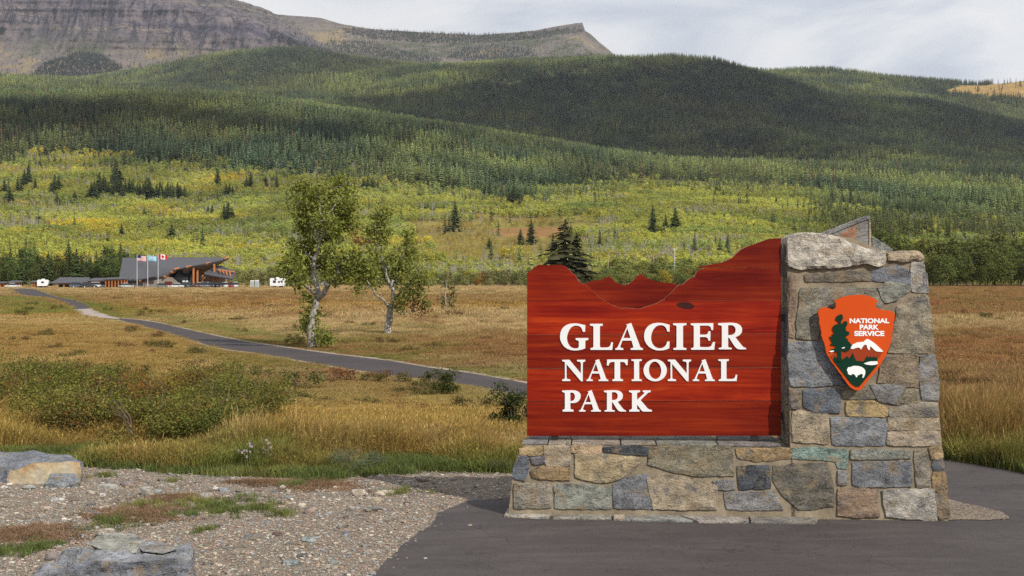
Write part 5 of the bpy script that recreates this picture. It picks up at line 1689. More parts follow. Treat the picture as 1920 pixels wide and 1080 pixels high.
YT1 = H * FP / (652 - HZ)
poplar('poplar_tree', YT1, (587, 652),
       [([(587, 655), (583, 625), (584, 600), (592, 572), (596, 548)], 0.175, 0.11),
        ([(596, 550), (592, 525, .2), (588, 500, .3), (592, 480, .2), (600, 455, 0), (612, 430, -.1), (618, 400, 0), (640, 370, .2), (650, 345, .2)], 0.10, 0.02),
        ([(594, 562), (612, 542, -.3), (626, 520, -.6), (634, 500, -.7), (655, 480, -.8)], 0.12, 0.03),
        ([(594, 552), (575, 538, -.4), (558, 527, -.7), (540, 515, -.9)], 0.07, 0.02),
        ([(600, 455), (590, 430, .4), (580, 400, .5), (572, 360, .5)], 0.06, 0.015),
        ([(612, 430), (600, 395, -.4), (598, 360, -.4)], 0.05, 0.012),
        ([(590, 490), (570, 470, .5), (556, 455, .6)], 0.05, 0.012),
        ([(606, 445), (635, 440, .4), (655, 425, .5)], 0.04, 0.012)],
       [(575, 345, 18, .3), (566, 362, 18, .4), (562, 385, 18, .4), (580, 372, 20, -.3), (600, 362, 18, -.3), (590, 395, 22, .3), (575, 410, 20, .5), (600, 415, 20, -.5), (615, 380, 18, .5), (628, 352, 18, 0), (645, 340, 18, .3), (655, 358, 18, .3), (648, 378, 20, -.3), (660, 385, 14, .5), (635, 400, 20, .5), (655, 405, 16, .3),
        (622, 420, 18, -.4), (640, 428, 16, .5), (660, 425, 10, .4), (590, 432, 16, .6), (612, 445, 12, .3), (634, 450, 14, 0), (565, 428, 10, .5), (575, 455, 14, .6), (556, 462, 12, .6), (560, 478, 18, .6), (545, 490, 18, -.8), (535, 505, 16, -.9), (550, 515, 18, -.9), (572, 500, 18, .8), (585, 475, 12, .8), (606, 482, 16, .7),
        (620, 468, 14, -.6), (612, 500, 18, .8), (630, 490, 18, -.7), (650, 480, 20, -.8), (668, 488, 18, -.6), (645, 510, 18, -.6), (665, 512, 16, -.6), (625, 522, 12, -.5), (560, 532, 10, -.6), (680, 500, 14, -.4), (690, 515, 12, -.3), (583, 585, 7, .1), (578, 600, 7, .1), (577, 560, 5, .1), (605, 628, 6, -.2), (611, 638, 5, -.3), (580, 618, 5, .2)],
       'taller of two poplars by the footpath with a forked trunk and open crown', [0.18, 0.225, 0.052], 41, 0.2, 0.055, 44)
YT2 = H * FP / (630 - HZ) * 0.995
poplar('poplar_tree', YT2, (728, 630),
       [([(727, 633), (728, 610), (731, 585), (733, 572)], 0.17, 0.13),
        ([(733, 575), (739, 556), (733, 538), (724, 520), (722, 500, .2), (712, 470, .3), (706, 440, .3), (708, 405, .3)], 0.11, 0.02),
        ([(732, 578), (718, 562, -.3), (704, 552, -.5), (690, 530, -.6), (680, 512, -.7)], 0.07, 0.02),
        ([(736, 562), (742, 535, .3), (744, 505, .4), (752, 480, .4), (764, 455, .3), (770, 440, .3)], 0.07, 0.015),
        ([(737, 566), (755, 545, -.5), (775, 530, -.7), (792, 520, -.8)], 0.05, 0.012),
        ([(735, 584), (752, 587, -.5), (772, 586, -.8)], 0.025, 0.006)],
       [(708, 405, 16, .3), (715, 425, 18, .3), (700, 435, 16, .3), (722, 398, 10, .4), (690, 425, 10, .3), (712, 450, 14, .3), (725, 440, 12, .3), (700, 470, 16, -.5), (718, 480, 16, .5), (735, 478, 14, -.3), (690, 490, 16, -.6), (705, 505, 16, .5), (678, 505, 14, -.7), (685, 525, 14, -.7), (705, 530, 12, -.4), (668, 520, 12, -.7), (672, 540, 8, -.7),
        (722, 515, 14, .5), (742, 505, 12, .4), (770, 440, 10, .3), (764, 455, 10, .3), (772, 470, 12, .3), (760, 485, 14, .3), (775, 495, 12, -.4), (755, 510, 14, .4), (770, 520, 14, -.6), (785, 515, 14, -.8), (795, 530, 10, -.8), (765, 540, 14, -.6), (745, 530, 12, .4), (785, 545, 10, -.8), (755, 560, 10, -.5), (772, 562, 9, -.7), (748, 575, 7, -.4), (795, 570, 6, -.8)],
       'shorter poplar with white trunk standing right of the taller poplar', [0.18, 0.22, 0.055], 42, 0.17, 0.054, 40,
       [(668, 430, 9, .2), (672, 448, 10, .2), (690, 455, 9, .3), (785, 566, 8, -.8), (775, 575, 7, -.7), (792, 580, 6, -.8)])
# thin half bare shrub behind on the right
YT3 = 95.0
poplar('scrub_tree', YT3, (836, 585),
       [([(835, 586), (836, 560), (838, 530), (842, 508)], 0.06, 0.01), ([(837, 580), (846, 560, .4), (852, 535, .5)], 0.04, 0.01), ([(833, 584), (829, 560, .4), (826, 540, .5)], 0.04, 0.01)],
       [(838, 515, 9, 0), (832, 535, 9, .3), (845, 535, 10, .3), (850, 550, 9, .4), (828, 555, 8, .4), (840, 560, 10, 0), (848, 570, 8, .3), (832, 573, 9, 0)],
       'thin half bare scrub tree on the meadow right of the poplars', [0.17, 0.14, 0.06], 43, 0.05, 0.10, 7)

# ---- near dark spruce above the board
T, C = conifer_data(777, 22, 12, 0.33, 2)
C.v = [(x_ * (1 + .35 * math.sin(7 * z_ + 3 * math.atan2(y_, x_))), y_ * (1 + .3 * math.sin(5 * z_ + 2)), z_) for x_, y_, z_ in C.v]
big_pair = (mk_mesh('spruce_trunk', T.v, T.f, M['bark']), mk_mesh('spruce_crown', C.v, C.f, M['needle']))
x, _ = G(1068, 537.8)
plant('spruce_tree', big_pair, ((1060 - 960) / FP * 440, 440, 0), (538 - 411) / FP * 440, (0.05, 0.052, 0.025), 'large dark bushy spruce rising behind the left hump of the red board', 'tree', None, 1.55)
plant('spruce_tree', big_pair, ((1082 - 960) / FP * 441, 441, 0), (538 - 436) / FP * 440, (0.04, 0.04, 0.02), 'lower dark spruce growing into the right side of the large bushy spruce', 'tree', None, 1.3)
plant('spruce_tree', CONM[1], ((1037 - 960) / FP * 446, 446, 0), (538 - 437) / FP * 446, (0.05, 0.065, 0.03), 'slim green spruce at the left side of the large bushy spruce', 'tree')

# ---- trees and willows along the far edge of the meadow
LEAFY = data_meshes('edge_tree', [leafy_data(900 + s, 1500, 0.30 + 0.03 * s, 0.024, 0.12, 0.012, 13) for s in range(3)], M['bark'], M['leaf'])
TOPS = [(-30, 462), (0, 460), (40, 458), (70, 455), (100, 455), (150, 462), (190, 470), (215, 455), (240, 456), (262, 485), (330, 500), (420, 505), (450, 498), (480, 492), (520, 490), (560, 490), (700, 500), (780, 500), (820, 505), (860, 498), (900, 496), (930, 490), (1000, 492), (1060, 490), (1100, 497), (1150, 478), (1200, 478), (1250, 474), (1300, 480), (1350, 470), (1400, 468), (1440, 450), (1480, 440), (1530, 424), (1560, 414), (1640, 424), (1700, 430), (1740, 432), (1780, 424), (1830, 428), (1880, 420), (1950, 422)]
EDGE = []
for rowi, (Yr, stepx) in enumerate(((520, 15), (490, 17), (462, 21))):
    px_ = -190.0 + rowi * 5
    while px_ < 2130:
        px_ += stepx * random.uniform(0.7, 1.3)
        Yt = Yr + random.uniform(-12, 12)
        top = np.interp(px_, [t[0] for t in TOPS], [t[1] for t in TOPS])
        if 262 < px_ < 445 and rowi > 0: continue
        base = HZ + H * FP / Yt
        hpx = (base - top) * random.uniform(0.62, 1.0) * (1.0, 0.85, 0.6)[rowi]
        if px_ < 260 and rowi == 2: continue
        if 780 < px_ < 1000 and rowi == 2: hpx *= 0.7
        if 462 < px_ < 560 and rowi: hpx *= 0.45
        hide = np.interp(px_, [985, 1000, 1040, 1060, 1110, 1290, 1350, 1462, 1470, 1640, 1735], [600, 505, 497, 500, 530, 530, 505, 450, 440, 450, 482]) if 985 < px_ < 1735 else 999
        if base - hpx > hide + 2: continue
        EDGE.append((px_, Yt, hpx))
KIND = {'l': ('dark green leafy tree in the belt left of the visitor centre', 'leafy trees left of the visitor centre'), 'm': ('grey green willow at the meadow edge behind the poplars', 'willows along the far meadow edge'),
        'c': ('willow at the meadow edge behind the red board', 'willows behind the red board'), 'r': ('tall dark leafy tree at the meadow edge behind the pillar', 'tall leafy trees behind the pillar')}
for i, (px_, Yt, hpx) in enumerate(EDGE):
    h_ = hpx / FP * Yt
    X_ = (px_ - 960) / FP * Yt
    if px_ < 262: z_, tn = 'l', (0.10, 0.125, 0.04)
    elif px_ < 990: z_, tn = 'm', (0.235, 0.24, 0.095)
    elif px_ < 1440: z_, tn = 'c', (0.20, 0.215, 0.065)
    else: z_, tn = 'r', (0.115, 0.135, 0.04)
    tn = np.array(tn) * random.uniform(0.75, 1.35)
    if random.random() < 0.08 and z_ != 'r': tn = np.array((0.36, 0.30, 0.05))
    if z_ == 'm' and 930 > px_ > 890 and random.random() < 0.7: tn = np.array((0.30, 0.17, 0.04))
    lab, grp = KIND[z_]
    row_s = 'back row' if Yt > 505 else 'middle row' if Yt > 475 else 'front row'
    lab = zone(px_, lab.split(' at the meadow')[0].split(' in the belt')[0] + ' in the ' + row_s).replace('above the', 'behind the')
    if z_ == 'l' and random.random() < 0.35:
        plant('conifer_tree', CONM[i % 4], (X_, Yt, 0), h_ * 1.15, (0.055, 0.075, 0.03), zone(px_, 'dark spruce in the ' + row_s + ' of the tree belt').replace('above the', 'behind the'), 'tree', 'spruces left of the visitor centre', 1.15)
    else:
        plant('willow_tree' if z_ in 'mc' else 'leafy_tree', LEAFY[i % 3], (X_, Yt, 0), h_, tn, lab, 'tree', grp, (1.15 if z_ in 'lr' else 1.5) * random.uniform(.85, 1.2))

# ---- shrubs
def shrub_mesh(seed, n, leaf, wid=1.0, hgt=0.8, mat=None, stems=8, fill=0.55):
    r = random.Random(seed)
    S, C = MB(), MB()
    for _ in range(stems):
        a = r.uniform(0, 6.28); d = r.uniform(.2, .8) * wid
        S.tube([(0.1 * math.cos(a), 0.1 * math.sin(a), 0), (d * .5 * math.cos(a), d * .5 * math.sin(a), hgt * .5), (d * math.cos(a), d * math.sin(a), hgt * r.uniform(.6, .95))], [0.012, 0.008, 0.003], 4)
    lob = [(r.uniform(-.6, .6) * wid, r.uniform(-.6, .6) * wid, r.uniform(.25, .75) * hgt, r.uniform(.22, .42) * wid) for _ in range(12)]
    for i in range(n):
        x, y, z, q = lob[i % 12]
        v = Vector((r.gauss(0, 1), r.gauss(0, 1), r.gauss(0, 1))).normalized() * q * r.random() ** fill
        p = Vector((x, y, z)) + Vector((v.x, v.y, v.z * .75))
        if p.z < 0.02: p.z = r.uniform(0.02, .3) * hgt
        nr = Vector((r.gauss(0, 1), r.gauss(0, 1) - .3, r.gauss(0, 1) + .8)).normalized()
        a = Matrix.Rotation(r.uniform(0, 6.28), 3, nr) @ nr.orthogonal().normalized()
        b = nr.cross(a); s = leaf * r.uniform(.6, 1.4)
        C.add([p - a * s, p + b * s * .6, p + a * s, p - b * s * .6], [(0, 1, 2, 3)])
    return mk_mesh('shrub_stems', S.v, S.f, M['bark']), mk_mesh('shrub_leaves', C.v, C.f, mat or M['leaf'])


ROSE = [shrub_mesh(60 + i, 5200, 0.015, 0.85, 0.75, M['rose_leaf']) for i in range(3)]
SMALL = [shrub_mesh(70 + i, 700, 0.035, 0.8, 0.7, M['leaf']) for i in range(3)]
DARKS = shrub_mesh(80, 2600, 0.03, 0.75, 1.1, M['leaf'])
SAGE = shrub_mesh(81, 1500, 0.018, 0.8, 0.65, M['blade'], 10)


def shrub(name, pair, x, y, s, tint, label, group, sz=1.0):
    o_ = empty(name, (x, y, 0), random.uniform(0, 6.28), label, 'shrub', group)
    o_.scale = (s, s, s * sz)
    a = link('stems', pair[0], o_)
    b = link('foliage', pair[1], o_); b['tint'] = [float(c) for c in tint]
    return o_


# wild rose thicket on the left
for i in range(68):
    px_ = random.uniform(20, 490); py_ = 742 + 98 * random.random() ** .8
    if px_ < 110 and py_ > 790: continue
    if px_ > 400 and (py_ < 760): continue
    x, y = G(px_, py_)
    t = random.random()
    tn = np.array((0.095, 0.12, 0.03)) * (1 - t) + np.array((0.19, 0.165, 0.045)) * t
    if 250 < px_ < 400 and random.random() < .35: tn = np.array((0.16, 0.19, 0.035))
    if random.random() < 0.07: tn = np.array((0.15, 0.10, 0.04))
    shrub('wild_rose_bush', ROSE[i % 3], x, y, random.uniform(1.0, 1.4), tn, 'dark green wild rose bush turning red in the thicket behind the gravel', 'wild rose thicket behind the gravel', random.uniform(.6, 1.0))
for px_, py_, tn, lab in ((243, 735, (0.30, 0.085, 0.025), 'orange red tinted bush at the top of the rose thicket'), (318, 742, (0.34, 0.22, 0.03), 'golden yellow bush at the upper right of the rose thicket'), (240, 768, (0.34, 0.09, 0.03), 'small orange red bush in the middle of the rose thicket')):
    x, y = G(px_, py_ + 28)
    shrub('wild_rose_bush', ROSE[1], x, y, 0.5, tn, lab, 'wild rose thicket behind the gravel', 2.3)
# dark shrub at the left edge of the board, and its neighbour
x, y = G(972, 826)
shrub('dark_shrub', DARKS, x - 0.02, y + 0.6, 0.75, (0.05, 0.065, 0.025), 'dark green shrub pressing against the left edge of the red board', None, 1.05)
x, y = G(828, 745)
shrub('dark_shrub', DARKS, x, y, 0.62, (0.085, 0.09, 0.03), 'dark bushy shrub in front of the footpath between poplars and board', None, 1.0)
x, y = G(565, 735); shrub('dark_shrub', SMALL[0], x, y, 0.9, (0.13, 0.13, 0.045), 'grey brown shrub standing in the meadow below the footpath', None, .8)
# blue green knapweed clumps on the grass edge
for px_, py_, s, lab in ((668, 884, .62, 'blue green sagebrush clump at the edge of the gravel'), (592, 893, .16, 'tiny blue green plant on the gravel edge below the sagebrush'), (790, 850, .4, 'dark weedy clump in the green grass right of the sagebrush'), (850, 858, .35, 'grey weedy clump in the grass nearer the sign'), (938, 884, .36, 'blue green weed clump against the left end of the stone base')):
    x, y = G(px_, py_)
    shrub('sage_clump', SAGE, x, y, s, (0.10, 0.135, 0.085), lab, None, .8)
# low bushes dotted over the meadow
for i in range(260):
    px_ = random.uniform(0, 1920); py_ = 545 + (random.random() ** 1.3) * 250
    if 985 < px_ < 1735: continue
    if px_ < 480 and py_ > 735: continue
    x, y = G(px_, py_)
    if inside(path_w, np.array(x), np.array(y)) or inside(road_w, np.array(x), np.array(y)): continue
    if any(inside(path_w, np.array(x + d_), np.array(y + e_)) for d_, e_ in ((1, 0), (-1, 0), (0, 1), (0, -1))): continue
    s = random.uniform(.35, .75) * (1.3 if py_ < 600 else 1)
    t = random.random()
    tn = np.array((0.10, 0.11, 0.035)) * (1 - t) + np.array((0.19, 0.10, 0.045)) * t
    beyond = py_ < np.interp(px_, [40, 100, 160, 225, 310, 480, 700, 930, 1050], [550, 560, 578, 598, 614, 653, 688, 727, 750])
    s_ = ('far beyond the footpath' if py_ < 575 else 'just beyond the footpath') if beyond else 'between the footpath and the gravel'
    w_ = 'left of the rose thicket' if px_ < 60 else 'above the rose thicket' if px_ < 420 else 'below the taller poplar' if px_ < 640 else 'below the shorter poplar' if px_ < 790 else 'left of the board'
    lab, grp = ('low ' + ('green' if t < .45 else 'brown') + ' bush ' + s_ + ', ' + w_, 'low bushes in the meadow left of the board') if px_ < 1400 else ('low rust brown bush in the dry meadow right of the pillar', 'low bushes in the meadow right of the pillar')
    shrub('low_bush', SMALL[i % 3], x, y, s, tn, lab, grp, .75)

# thistles at the grass edge
m_th = flat('thistle_head', (0.30, 0.25, 0.27), 0.9, 0.1, var=.3, scale=20)
def thistle(px_, py_, h, lab):
    x, y = G(px_, py_)
    o_ = empty('thistle', (x, y, 0), random.uniform(0, 6.28), lab, 'plant')
    S, L, D = MB(), MB(), MB()
    r = random.Random(int(px_))
    for k in range(3):
        a = r.uniform(0, 6.28); d = .12 * (k > 0)
        top = Vector((d * math.cos(a), d * math.sin(a), h * (1, .8, .7)[k]))
        S.tube([(0, 0, 0), (top.x * .4, top.y * .4, h * .4), top], [0.009, .007, .005], 5)
        for q in range(12):
            t = r.uniform(.1, .85); p = top * t; an = r.uniform(0, 6.28); l = r.uniform(.05, .1)
            L.add([p, p + Vector((math.cos(an - .3) * l * .6, math.sin(an - .3) * l * .6, .03)), p + Vector((math.cos(an) * l, math.sin(an) * l, .02)), p + Vector((math.cos(an + .3) * l * .6, math.sin(an + .3) * l * .6, .03))], [(0, 1, 2, 3)])
        for q in range(4):
            p = top + Vector((r.uniform(-.05, .05), r.uniform(-.05, .05), r.uniform(-.06, .02)))
            for e in range(10):
                v = Vector((r.gauss(0, 1), r.gauss(0, 1), r.gauss(0, 1))).normalized() * .022
                w_ = v.orthogonal().normalized() * .006
                D.add([p - w_, p + w_, p + v], [(0, 1, 2)])
            D.tube([p - Vector((0, 0, .015)), p + Vector((0, 0, .012))], [.014, .010], 6)
    S.build('stem', M['bark'], o_)
    q = L.build('leaves', M['blade'], o_); q['tint'] = [0.13, 0.14, 0.09]
    D.build('flower_heads', m_th, o_)
thistle(470, 882, .36, 'left thistle of two with greyish seed heads at the grass edge')
thistle(503, 878, .36, 'right thistle of two with greyish seed heads at the grass edge')
thistle(520, 876, .2, 'low thistle with pale fluffy heads right of the two tall ones')

# ---- grass
def clump_mesh(seed, n, h, spread, lean, w, head=0.0, wide=1.0):
    r = random.Random(seed)
    B = MB()
    for _ in range(n):
        a = r.uniform(0, 6.28); d = spread * r.random() ** .6
        x, y = d * math.cos(a), d * math.sin(a)
        L = h * r.uniform(.5, 1.1)
        la = r.gauss(0.5, 1.2); ln = lean * L * r.uniform(.2, 1.2)
        dx, dy = math.cos(la) * ln, math.sin(la) * ln
        wx, wy = math.cos(la + 1.57 + r.uniform(-.6, .6)) * w, math.sin(la + 1.57 + r.uniform(-.6, .6)) * w
        p1 = (x + dx * .35, y + dy * .35, L * .6)
        B.add([(x - wx, y - wy, 0), (x + wx, y + wy, 0), (p1[0] + wx * .8, p1[1] + wy * .8, p1[2]), (p1[0] - wx * .8, p1[1] - wy * .8, p1[2]), (x + dx, y + dy, L)],
              [(0, 1, 2, 3), (3, 2, 4)])
        if r.random() < head:
            hx, hy, hz = x + dx, y + dy, L
            B.add([(hx - dx * .15 - wx * 1.8, hy - dy * .15, hz - .09 * h), (hx + wx, hy, hz + .03), (hx - dx * .15 + wx * 1.8, hy - dy * .15, hz - .09 * h)], [(0, 1, 2)])
    return mk_mesh('grass_clump', B.v, B.f, M['blade'])


def forb_mesh(seed, n, h):
    r = random.Random(seed)
    B = MB()
    for _ in range(n):
        a = r.uniform(0, 6.28); d = .3 * r.random() ** .5
        p = Vector((d * math.cos(a), d * math.sin(a), h * r.uniform(.15, 1) * (1 - .8 * d)))
        nr = Vector((r.gauss(0, 1), r.gauss(0, 1), r.gauss(0, 1) + .6)).normalized()
        e = nr.orthogonal().normalized(); e = Matrix.Rotation(r.uniform(0, 6.28), 3, nr) @ e
        b = nr.cross(e); s = .02 * r.uniform(.6, 1.5)
        B.add([p - e * s, p + b * s * .6, p + e * s, p - b * s * .6], [(0, 1, 2, 3)])
    for _ in range(n // 6):
        a = r.uniform(0, 6.28); d = .25 * r.random(); L = h * r.uniform(.6, 1.1)
        B.add([(d * math.cos(a), d * math.sin(a), 0), (d * math.cos(a) + .008, d * math.sin(a), 0), (1.2 * d * math.cos(a), 1.2 * d * math.sin(a), L)], [(0, 1, 2)])
    return mk_mesh('forb_clump', B.v, B.f, M['blade'])


TALL = [clump_mesh(10 + i, 60, .55, .20, .5, .0035, .5) for i in range(3)]
MIDG = [clump_mesh(20 + i, 60, .40, .26, .6, .005, .35) for i in range(3)]
FORB = [forb_mesh(30 + i, 120, .4) for i in range(2)]
FARG = [clump_mesh(40 + i, 70, .40, .55, .6, .013, .2) for i in range(2)]
MESHES = TALL + MIDG + FORB + FARG      # 0-2, 3-5, 6-7, 8-9

gold = np.array((0.335, 0.23, 0.072)); straw = np.array((0.46, 0.335, 0.165)); rust = np.array((0.25, 0.135, 0.06)); olive = np.array((0.22, 0.19, 0.06)); green = np.array((0.14, 0.165, 0.042)); brown = np.array((0.31, 0.20, 0.085)); ochre = np.array((0.36, 0.22, 0.06))


def lerp(a, b, t):
    return a * (1 - t)[:, None] + b * t[:, None]


def near_line(x, y, pts, rad):
    d = np.full(len(x), 1e9)
    q = resample([Vector(p) for p in pts], rad * 0.5)
    for p in q:
        d = np.minimum(d, np.hypot(x - p.x, y - p.y))
    return d


def meadow(n, y0, y1, pw):
    u = RNG.random(n)
    y = (y0 ** pw + u * (y1 ** pw - y0 ** pw)) ** (1 / pw)
    x = RNG.uniform(-.52, .56, n) * y
    ok = ~inside(edge_w, x, y) & ~inside(road_w, x, y) & ~inside(gravel_w, x, y)
    px_ = 960 + x / y * FP; py_ = HZ + H * FP / y
    ok &= ~((px_ > 1000) & (px_ < 1690) & (py_ > 560))
    return x[ok], y[ok], px_[ok], py_[ok]


allp = []
for n, y0, y1, pw in ((52000, 16.0, 30, 1.4), (52000, 30, 70, 1.3), (50000, 70, 180, 1.2), (50000, 180, 560, 1.15)):
    allp.append(meadow(n, y0, y1, pw))
x = np.concatenate([a[0] for a in allp]); y = np.concatenate([a[1] for a in allp]); px_ = np.concatenate([a[2] for a in allp]); py_ = np.concatenate([a[3] for a in allp])
n = len(x)
p1 = fbm(x / 5, y / 9, 101); p2 = fbm(x / 2.2, y / 3, 102); p3 = fbm(x / 16, y / 30, 103)
# colour by place: a soft table down the rows
rowc = {536: straw * 1.1, 547: straw * 1.0, 553: brown, 565: brown * 1.0, 580: ochre * .95, 598: straw * .95, 622: straw * .95, 636: brown, 655: brown * .55 + rust * .4, 680: brown * .5 + rust * .4, 705: straw * .7, 720: brown * .9, 760: (olive + brown) * .6, 790: gold * 1.1, 830: gold * 1.1, 862: gold * .9}
ks = np.array(sorted(rowc))
cols = np.stack([rowc[k] for k in ks])
jit = py_ + (p3 - .5) * np.interp(py_, [536, 600, 860], [14, 50, 60])
tint = np.stack([np.interp(jit, ks, cols[:, c]) for c in range(3)], 1)
t = np.clip((p1 - .50) * 6, 0, 1)
tint = lerp(tint, np.where((p3 > .5)[:, None], rust * 1.15, olive), t * .65)
tint = lerp(tint, straw, np.clip((p2 - .58) * 7, 0, 1) * .6)
# left foreground: golden olive; right of the pillar: rust brown with a pale band
left = np.clip((520 - px_) / 200, 0, 1) * np.clip((py_ - 585) / 20, 0, 1)
tint = lerp(tint, gold * 1.15, left * .55)
rt = np.clip((px_ - 1660) / 60, 0, 1)
rcol = np.where(((py_ > 592) & (py_ < 625))[:, None], straw * .85, brown * .85)
rcol = lerp(rcol, rust * 1.2, np.clip((p1 - .47) * 7, 0, 1) * np.where((py_ > 592) & (py_ < 625), .3, .9))
rcol = lerp(rcol, gold * .9, np.clip((py_ - 825) / 40, 0, 1) * .7)
tint = lerp(tint, rcol, rt)
# green fringes: by the path, the poplars, the gravel and the road
dp = near_line(x, y, [G(a_, b_) for a_, b_ in UP[::2]] , 1.2)
gp = .75 * np.exp(-dp / 1.6) * (px_ < 1000)
tint = lerp(tint, green * 1.15, np.clip(gp * (p2 > .42), 0, .8))
fl = near_line(x, y, [G(a_, b_) for a_, b_ in GRAVEL_EDGE[2:]], .4)
gfr = np.clip(1 - fl / 0.9, 0, 1)
tint = lerp(tint, green * 1.1, gfr * np.clip((fbm(x / .9, y / .9, 140) - .3) * 4, .2, 1))
fr2 = near_line(x, y, [G(a_, b_) for a_, b_ in ((1768, 860), (1840, 870), (1920, 885), (2100, 930))], .4)
tint = lerp(tint, green * 1.0, np.clip(1 - fr2 / .5, 0, 1) * .8)
gl2 = inside([(-10, 555), (60, 556), (120, 575), (135, 585), (60, 590), (-10, 588)], px_, py_) | inside([(100, 552), (140, 556), (215, 580), (232, 592), (200, 592), (165, 572)], px_, py_)
tint = lerp(tint, green * 1.25, gl2 * np.clip((p2 - .3) * 3, 0, .85))
tint = tint * RNG.uniform(.75, 1.3, n)[:, None]
hgt = np.interp(y, [16, 30, 70, 180, 560], [.95, 1.0, 1.05, 1.2, 1.7]) * np.clip(0.15 + 3.0 * (fbm(x / 1.1, y / 1.6, 109, 3) - .28) + .5 * (p2 - .5), .3, 1.6) * RNG.uniform(.7, 1.25, n)
dlo = near_line(x, y, [G(a_, b_) for a_, b_ in LO[2:]], .8)
hgt *= np.interp(y, [16, 20, 26, 45, 180, 330, 560], [.85, .8, .62, .55, .55, .45, .4])
front = ~inside([G(a_, b_) for a_, b_ in LO[2:]][::-1] + [(-80, 16), (3, 16)], x, y)
hgt = np.where(dlo < 9, np.minimum(hgt, .19 + .05 * dlo), hgt)
thick = inside([(-20, 760), (100, 735), (240, 715), (400, 730), (490, 780), (500, 830), (400, 855), (120, 855), (100, 800), (-20, 800)], px_, py_)
hgt *= np.where(thick, .85, 1)
hgt *= 1 - .62 * gfr
hgt *= np.where(dp < 1.5, .55, 1)
idx = RNG.integers(0, 3, n) + np.where((y < 30) & (py_ > 785), 0, 3)
forb = (RNG.random(n) < np.where(p1 > .5, .4, .08)) & (gfr < .2)
idx = np.where(forb, 6 + RNG.integers(0, 2, n), idx)
idx = np.where(y > 75, 8 + RNG.integers(0, 2, n), idx)
wide = np.interp(y, [16, 70, 180, 560], [1.0, 1.2, 1.5, 2.6]) * RNG.uniform(.8, 1.3, n)
scatter('meadow_grass', np.stack([x, y, np.full(n, -.01)], 1), RNG.normal(0, .9, n), np.stack([wide, wide, hgt], 1), tint, MESHES, idx, 'dry golden and rust coloured meadow grass')

# short green turf along the gravel edge and tufts on the gravel
SHORT = [clump_mesh(50 + i, 45, .14, .13, .8, .0035) for i in range(3)]
n = 17000
xs_ = []
base_pts = resample([Vector(G(a_, b_)) for a_, b_ in GRAVEL_EDGE[1:]], .25)
sel = RNG.integers(0, len(base_pts), n)
bx = np.array([p.x for p in base_pts])[sel]; by = np.array([p.y for p in base_pts])[sel]
x = bx + RNG.normal(0, .22, n); y = by + np.abs(RNG.normal(0, .75, n)) - .12 * RNG.random(n)
ok = (fbm(x * 1.3, y * 1.3, 120) > .36) & ~inside(road_w, x, y) & ~((y < by) & (fbm(x * 3, y * 3, 121) < .5))
x, y = x[ok], y[ok]
p_ = [(x, y, RNG.uniform(.4, .95, len(x)))]
rb = resample([Vector(G(a_, b_)) for a_, b_ in ((1740, 858), (1768, 860), (1840, 870), (1920, 885), (2050, 915))], .2)
sel = RNG.integers(0, len(rb), 3500)
xx = np.array([p.x for p in rb])[sel] + RNG.normal(0, .2, 3500); yy = np.array([p.y for p in rb])[sel] + .1 + np.abs(RNG.normal(0, .45, 3500))
p_.append((xx, yy, RNG.uniform(.6, 1.3, 3500)))
for px0, py0, rx, ry, k_ in ((400, 950, .55, .28, 380), (430, 957, .25, .12, 180), (345, 967, .12, .06, 60), (215, 982, .22, .16, 160), (30, 1035, .22, .1, 160), (82, 1025, .16, .1, 120), (280, 946, .2, .08, 90), (197, 894, .12, .05, 60), (550, 912, .16, .08, 80), (497, 955, .2, .1, 90), (525, 967, .12, .06, 60), (378, 997, .1, .06, 50), (326, 903, .1, .04, 30), (750, 924, .3, .1, 60), (600, 900, .3, .08, 120)):
    k_ = int(k_ * .25)
    cx_, cy_ = G(px0, py0)
    p_.append((cx_ + RNG.normal(0, rx * .55, k_), cy_ + RNG.normal(0, ry * 1.1, k_), RNG.uniform(.25, .6, k_)))
x = np.concatenate([a[0] for a in p_]); y = np.concatenate([a[1] for a in p_]); s = np.concatenate([a[2] for a in p_])
ok = ~inside(road_w, x, y)
x, y, s = x[ok], y[ok], s[ok]
n = len(x)
g_t = fbm(x * .8, y * .8, 130)
tint = lerp(np.array((0.125, 0.155, 0.05)) + np.zeros((n, 3)), np.array((0.22, 0.22, 0.07)), np.clip((g_t - .4) * 4, 0, 1)) * RNG.uniform(.7, 1.3, n)[:, None]
scatter('green_grass', np.stack([x, y, np.zeros(n)], 1), RNG.uniform(0, 6.28, n), s, tint, SHORT, RNG.integers(0, 3, n), 'short green grass along the gravel and road edges')
# dry brown litter on the gravel
n = 0
p_ = []
for px0, py0, rx, ry, k_ in ((55, 1003, .45, .22, 500), (270, 965, .5, .25, 500), (330, 935, .3, .1, 200), (590, 910, .5, .18, 400), (480, 905, .35, .08, 250), (230, 968, .3, .1, 120)):
    cx_, cy_ = G(px0, py0)
    k_ = int(k_ * .3)
    p_.append((cx_ + RNG.normal(0, rx * .5, k_), cy_ + RNG.normal(0, ry, k_)))
x = np.concatenate([a[0] for a in p_]); y = np.concatenate([a[1] for a in p_]); n = len(x)
scatter('dry_litter', np.stack([x, y, np.full(n, .004)], 1), RNG.uniform(0, 6.28, n), np.stack([np.full(n, .9), np.full(n, .9), np.full(n, .22)], 1), np.array((0.25, 0.165, 0.10)) * RNG.uniform(.7, 1.3, n)[:, None], SHORT, RNG.integers(0, 3, n), 'brown dead grass litter lying on the gravel')
